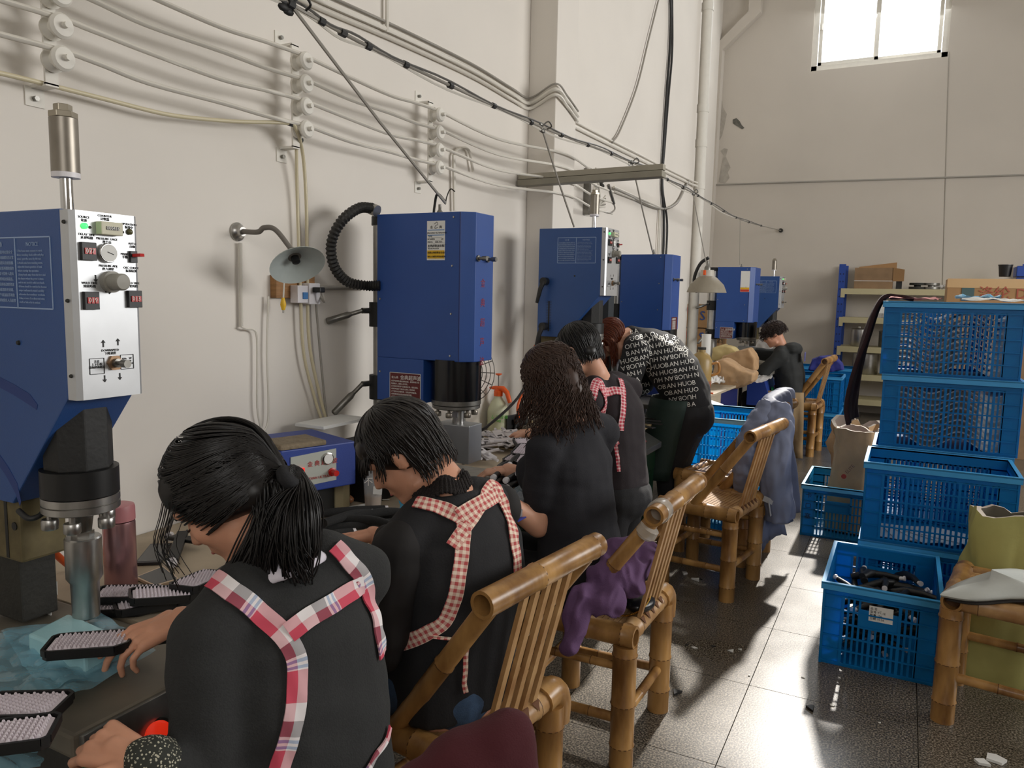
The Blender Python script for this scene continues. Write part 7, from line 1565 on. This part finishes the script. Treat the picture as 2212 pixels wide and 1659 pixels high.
hb_ = thing('handbag', 'black handbag with a gold chain under the purple shirt', 'bag', (-.76, 2.42, .47)); b = M(); b.ball((-.745, 2.44, .50), .06, 14, sc=(.9, 1.2, .5)); remesh(b, .006, 2).build('bag_body', mat('black_leather', RGB(20, 20, 22), .3), hb_, smooth=180)
m = M(); pts = bez([V((-.80, 2.36, .475)), V((-.76, 2.35, .482)), V((-.72, 2.38, .50)), V((-.705, 2.42, .53)), V((-.72, 2.46, .55))], 40)
for i in range(0, len(pts) - 1): m.ball(pts[i], .0042, 6)
m.build('gold_chain', mat('gold', RGB(200, 160, 80), .25, metal=1), hb_, kind='stuff')
# coat behind the tall stack, red cloth and cap on top
drape('dark_coat', mat('dark_wine_coat', RGB(44, 22, 26), .9), 'dark wine coat hanging down the left side of the tall crate stack', [(-.24, .86), (-.25, 1.0), (-.19, 1.38), (-.13, 1.56), (-.05, 1.575), (.02, 1.56)], 4.6, 4.9, n=22, amp=.01, ns=11, th=.02)
crumple('red_cloth', ((-.09, 4.5), (.13, 4.49), (.16, 4.8), (-.08, 4.82)), 1.552, 16, .014, mat('faded_red_cloth', RGB(168, 92, 88), .8), 'faded red cloth lying on the topmost crate', 'cloth', 12)
crumple('blue_wrapping', ((.22, 4.72), (.42, 4.7), (.45, 4.88), (.24, 4.9)), 1.556, 14, .026, mat('pale_blue_wrap', RGB(110, 170, 205), .4), 'pale blue wrapping on the topmost crate', 'film', 13)
crumple('white_wrapping', ((.24, 4.5), (.52, 4.49), (.53, 4.72), (.26, 4.73)), 1.552, 16, .014, paper, 'white sheet lying on the right of the topmost crate', 'paper', 14)
# kraft bags by the stack
def open_bag(name, lb, c, w, d, h, mt, inner, rz=0.0, lean=(0, 0), amp=.02, seed=1.0, group=None):
    t = thing(name, lb, 'bag', c); n = 28; K = 10; rg = []; ro = Matrix.Rotation(rz, 3, 'Z')
    def ring(z, f, s=1.0):
        r = []
        for j in range(n):
            a = 2 * PI * j / n; k = (abs(math.cos(a)) ** 3.2 + abs(math.sin(a)) ** 3.2) ** (-1 / 3.2); p = V((math.cos(a) * k * w / 2 * f, math.sin(a) * k * d / 2 * f, 0)); hh = noise.noise(V((math.cos(a) * 2, math.sin(a) * 2, z * 6 + seed))) * amp * (1 + z * 3)
            p *= (1 + hh / w * 2); p = ro @ p; r.append(V(c) + p * s + V((lean[0] * z, lean[1] * z, z + noise.noise(V((math.cos(a) * 1.6, math.sin(a) * 1.6, seed * 2))) * amp * 2.2 * (z / h) ** 3)))
        return r
    for k in range(K + 1): rg.append(ring(h * k / K, 1 - .08 * (k / K) ** 2))
    o = M(); o.rings(rg, True, False); o = o.build('bag_wall', mt, t, smooth=50)
    i_ = M(); i_.rings([ring(h * k / K, (1 - .08 * (k / K) ** 2) * .86) for k in range(K, 3, -1)], False, True); i_.build('bag_lining', inner, t, smooth=50)
    rm = M(); a_, b_ = ring(h, .92), ring(h, .92 * .86); rm.v = a_ + b_; rm.f = [(j, (j + 1) % n, n + (j + 1) % n, n + j) for j in range(n)]; rm.build('bag_edge', mat('bag_edge', RGB(206, 196, 184), .7), t); return t
kb = open_bag('kraft_sack', 'open brown paper sack with grey lining standing in the teal crate', (-.25, 5.47, .02), .29, .2, .68, kraft, kraft_in, R(-8), lean=(.03, .02), amp=.016)
q = M(); put_text(q, 'ELITE', .03, (-.27, 5.355, .42), (.6, -.05, .8), (-.8, 0, .6)); q.build('bag_print', mat('brown_print', RGB(110, 74, 60), .7), kb); M().lathe((-.29, 5.36, .40), [(0, .016), (-.004, .016)], (0, 1, 0), 12).build('red_stamp', mat('red_stamp', RGB(160, 56, 40), .7), kb)
open_bag('kraft_sack', 'brown paper sack farther back beside the tall stack', (-.28, 6.75, .0), .36, .26, .56, kraft, kraft_in, R(12), amp=.05, seed=4)
ys = open_bag('yellow_sack', 'yellow woven sack with grey lining standing behind the bamboo stool', (.43, 3.62, .0), .3, .2, .70, yellowbag, mat('dark_lining', RGB(104, 98, 86), .85), R(6), amp=.02, seed=7)
open_bag('yellow_sack', 'second sack edge standing right of the yellow sack', (.74, 3.75, .0), .26, .2, .74, yellowbag, mat('dark_lining', RGB(104, 98, 86), .85), R(-10), amp=.018, seed=9)
# padded pad on the stool
pd = thing('seat_pad', 'white padded pad with dark lining lying on the bamboo stool', 'pad', (.3, 3.3, .5)); m = M()
top = [(-.16, -.12), (-.1, .02), (.0, .14), (.16, .2), (.3, .14), (.36, -.02), (.3, -.12), (.1, -.1), (-.05, -.14)]
def padm(s, z0, z1, o=V((0, 0, 0))):
    b = M(); c_ = V((.34, 3.19, .505)) + o; n = 24; P2 = bez([V((x, y, 0)) for x, y in top + [top[0]]], 36); r1 = []
    for sc_, zz in ((.96, z0), (1.0, (z0 + z1) / 2), (.97, z1), (.6, z1 + .022), (.02, z1 + .04)): r1.append([c_ + V((p.x * sc_ * s, p.y * sc_ * s, zz + .02 * math.sin(p.x * 9))) for p in P2])
    b.rings(r1); return b
padm(1.0, .0, .016).build('pad_shell', mat('pad_white', RGB(196, 200, 196), .6, bump=.1, bscale=30), pd, smooth=60); padm(.93, -.012, -.004, V((.01, -.006, 0))).build('pad_lining', mat('pad_lining', RGB(44, 40, 38), .8), pd, smooth=60)
# contents of the label crate: black handles with white nubs
g7 = 'black handles in the crate with the paper label'
h0 = thing('brush_grip', 'black handle with a white nub lying in the labelled crate', 'grip', (0, 0, 0), g7); M().tube([(-.1, 0, 0), (-.03, .008, .012), (.05, .004, .01), (.11, -.008, 0)], .014, 8, rads=[.016, .02, .014, .012]).build('handle_body', black, h0, smooth=50); M().lathe((.11, -.008, 0), [(0, .009), (.016, .009), (.018, .012), (.024, .012)], (1, -.1, 0), 10).build('white_nub', whitep, h0, smooth=40)
for i in range(58):
    loc = (-.225 + .1 + .24 * rnd.random(), 3.385 + .12 + .37 * rnd.random(), .03 + .24 * (i / 58) ** .7 + .01 * rnd.random()); e = (rnd.random() * .5, rnd.uniform(-.3, .3), rnd.random() * 6.28)
    if i == 0: h0.location = loc; h0.rotation_euler = e
    else: dup(h0, loc, 0, tilt=e)
# white plates in the lower cyan crate and bits in the far ones
for i in range(26): dup(w0_, (-1.15 + .33 * rnd.random(), 4.97 + .45 * rnd.random(), .03 + .3 * (i / 26)), 0, 'white plastic plate lying in the lower cyan crate', 'white plates in the lower cyan crate', tilt=(rnd.uniform(-.3, .3), rnd.uniform(-.3, .3), rnd.random() * 6.28))
bag('blue_cloth', [(1745, 800), (1752, 778), (1770, 770), (1800, 770), (1818, 785), (1822, 802), (1780, 806)], 8.75, .25, mat('indigo_cloth', RGB(44, 50, 128), .8), 'indigo blue cloth lying on the crates behind the seated man', cat='cloth')
bag('clear_bag', [(1628, 752), (1634, 738), (1650, 732), (1662, 738), (1668, 752), (1655, 762), (1636, 762)], 8.6, .12, mat('thin_clear_bag', RGB(214, 210, 206), .2, alpha=.45), 'thin clear plastic bag on the bench under the farthest press')
# scraps on the floor
rnd = random.Random(21)
for i, (x, y, s_) in enumerate(((1462, 1495, .03), (1752, 1530, .035), (1735, 1462, .012), (1500, 1398, .018), (1484, 1392, .014), (1580, 1405, .02), (1600, 1402, .015), (1480, 1238, .03), (1505, 1252, .035), (1512, 1250, .02), (1541, 1395, .014), (1618, 1458, .008), (1655, 1190, .012), (1640, 1205, .01), (1798, 1522, .012), (1900, 1560, .01), (1455, 1285, .025), (2150, 1640, .05), (2120, 1648, .03))):
    p = U(x, y, z=.004); dark = i in (0, 1, 4, 9, 10, 12, 13); m = M(); k = rnd.randint(3, 5); a0 = rnd.random() * 6
    m.prism([(p.x + math.cos(a0 + j * 6.28 / k) * s_ * rnd.uniform(.4, 1), p.y + math.sin(a0 + j * 6.28 / k) * s_ * rnd.uniform(.4, 1.0), .001) for j in range(k)], (0, 0, .003 + .006 * (s_ > .025))); m.build('floor_scrap', black if dark else paper, None, cat='scrap', group='scraps on the aisle floor', label='small dark scrap on the aisle floor tiles' if dark else 'small pale scrap on the aisle floor tiles')

t = thing('clear_tray', 'clear grey plastic tray on blue film by the hand of the woman with wavy hair', 'tray', tuple(U(1120, 1090, z=.79))); q = [U(x, y, z=.79) for x, y in ((1085, 1085), (1130, 1055), (1165, 1095), (1120, 1120))]
M().prism([tuple(p) for p in q], (0, 0, .025)).build('tray_body', mat('clear_grey', RGB(150, 166, 176), .12, alpha=.6), t, bevel=.003)
c = sum(q, V()) / 4; M().prism([tuple(c + (p - c) * 1.12 - V((0, 0, .006))) for p in q], (0, 0, .004)).build('blue_liner', mat('deep_blue_liner', RGB(50, 70, 170), .4), t)
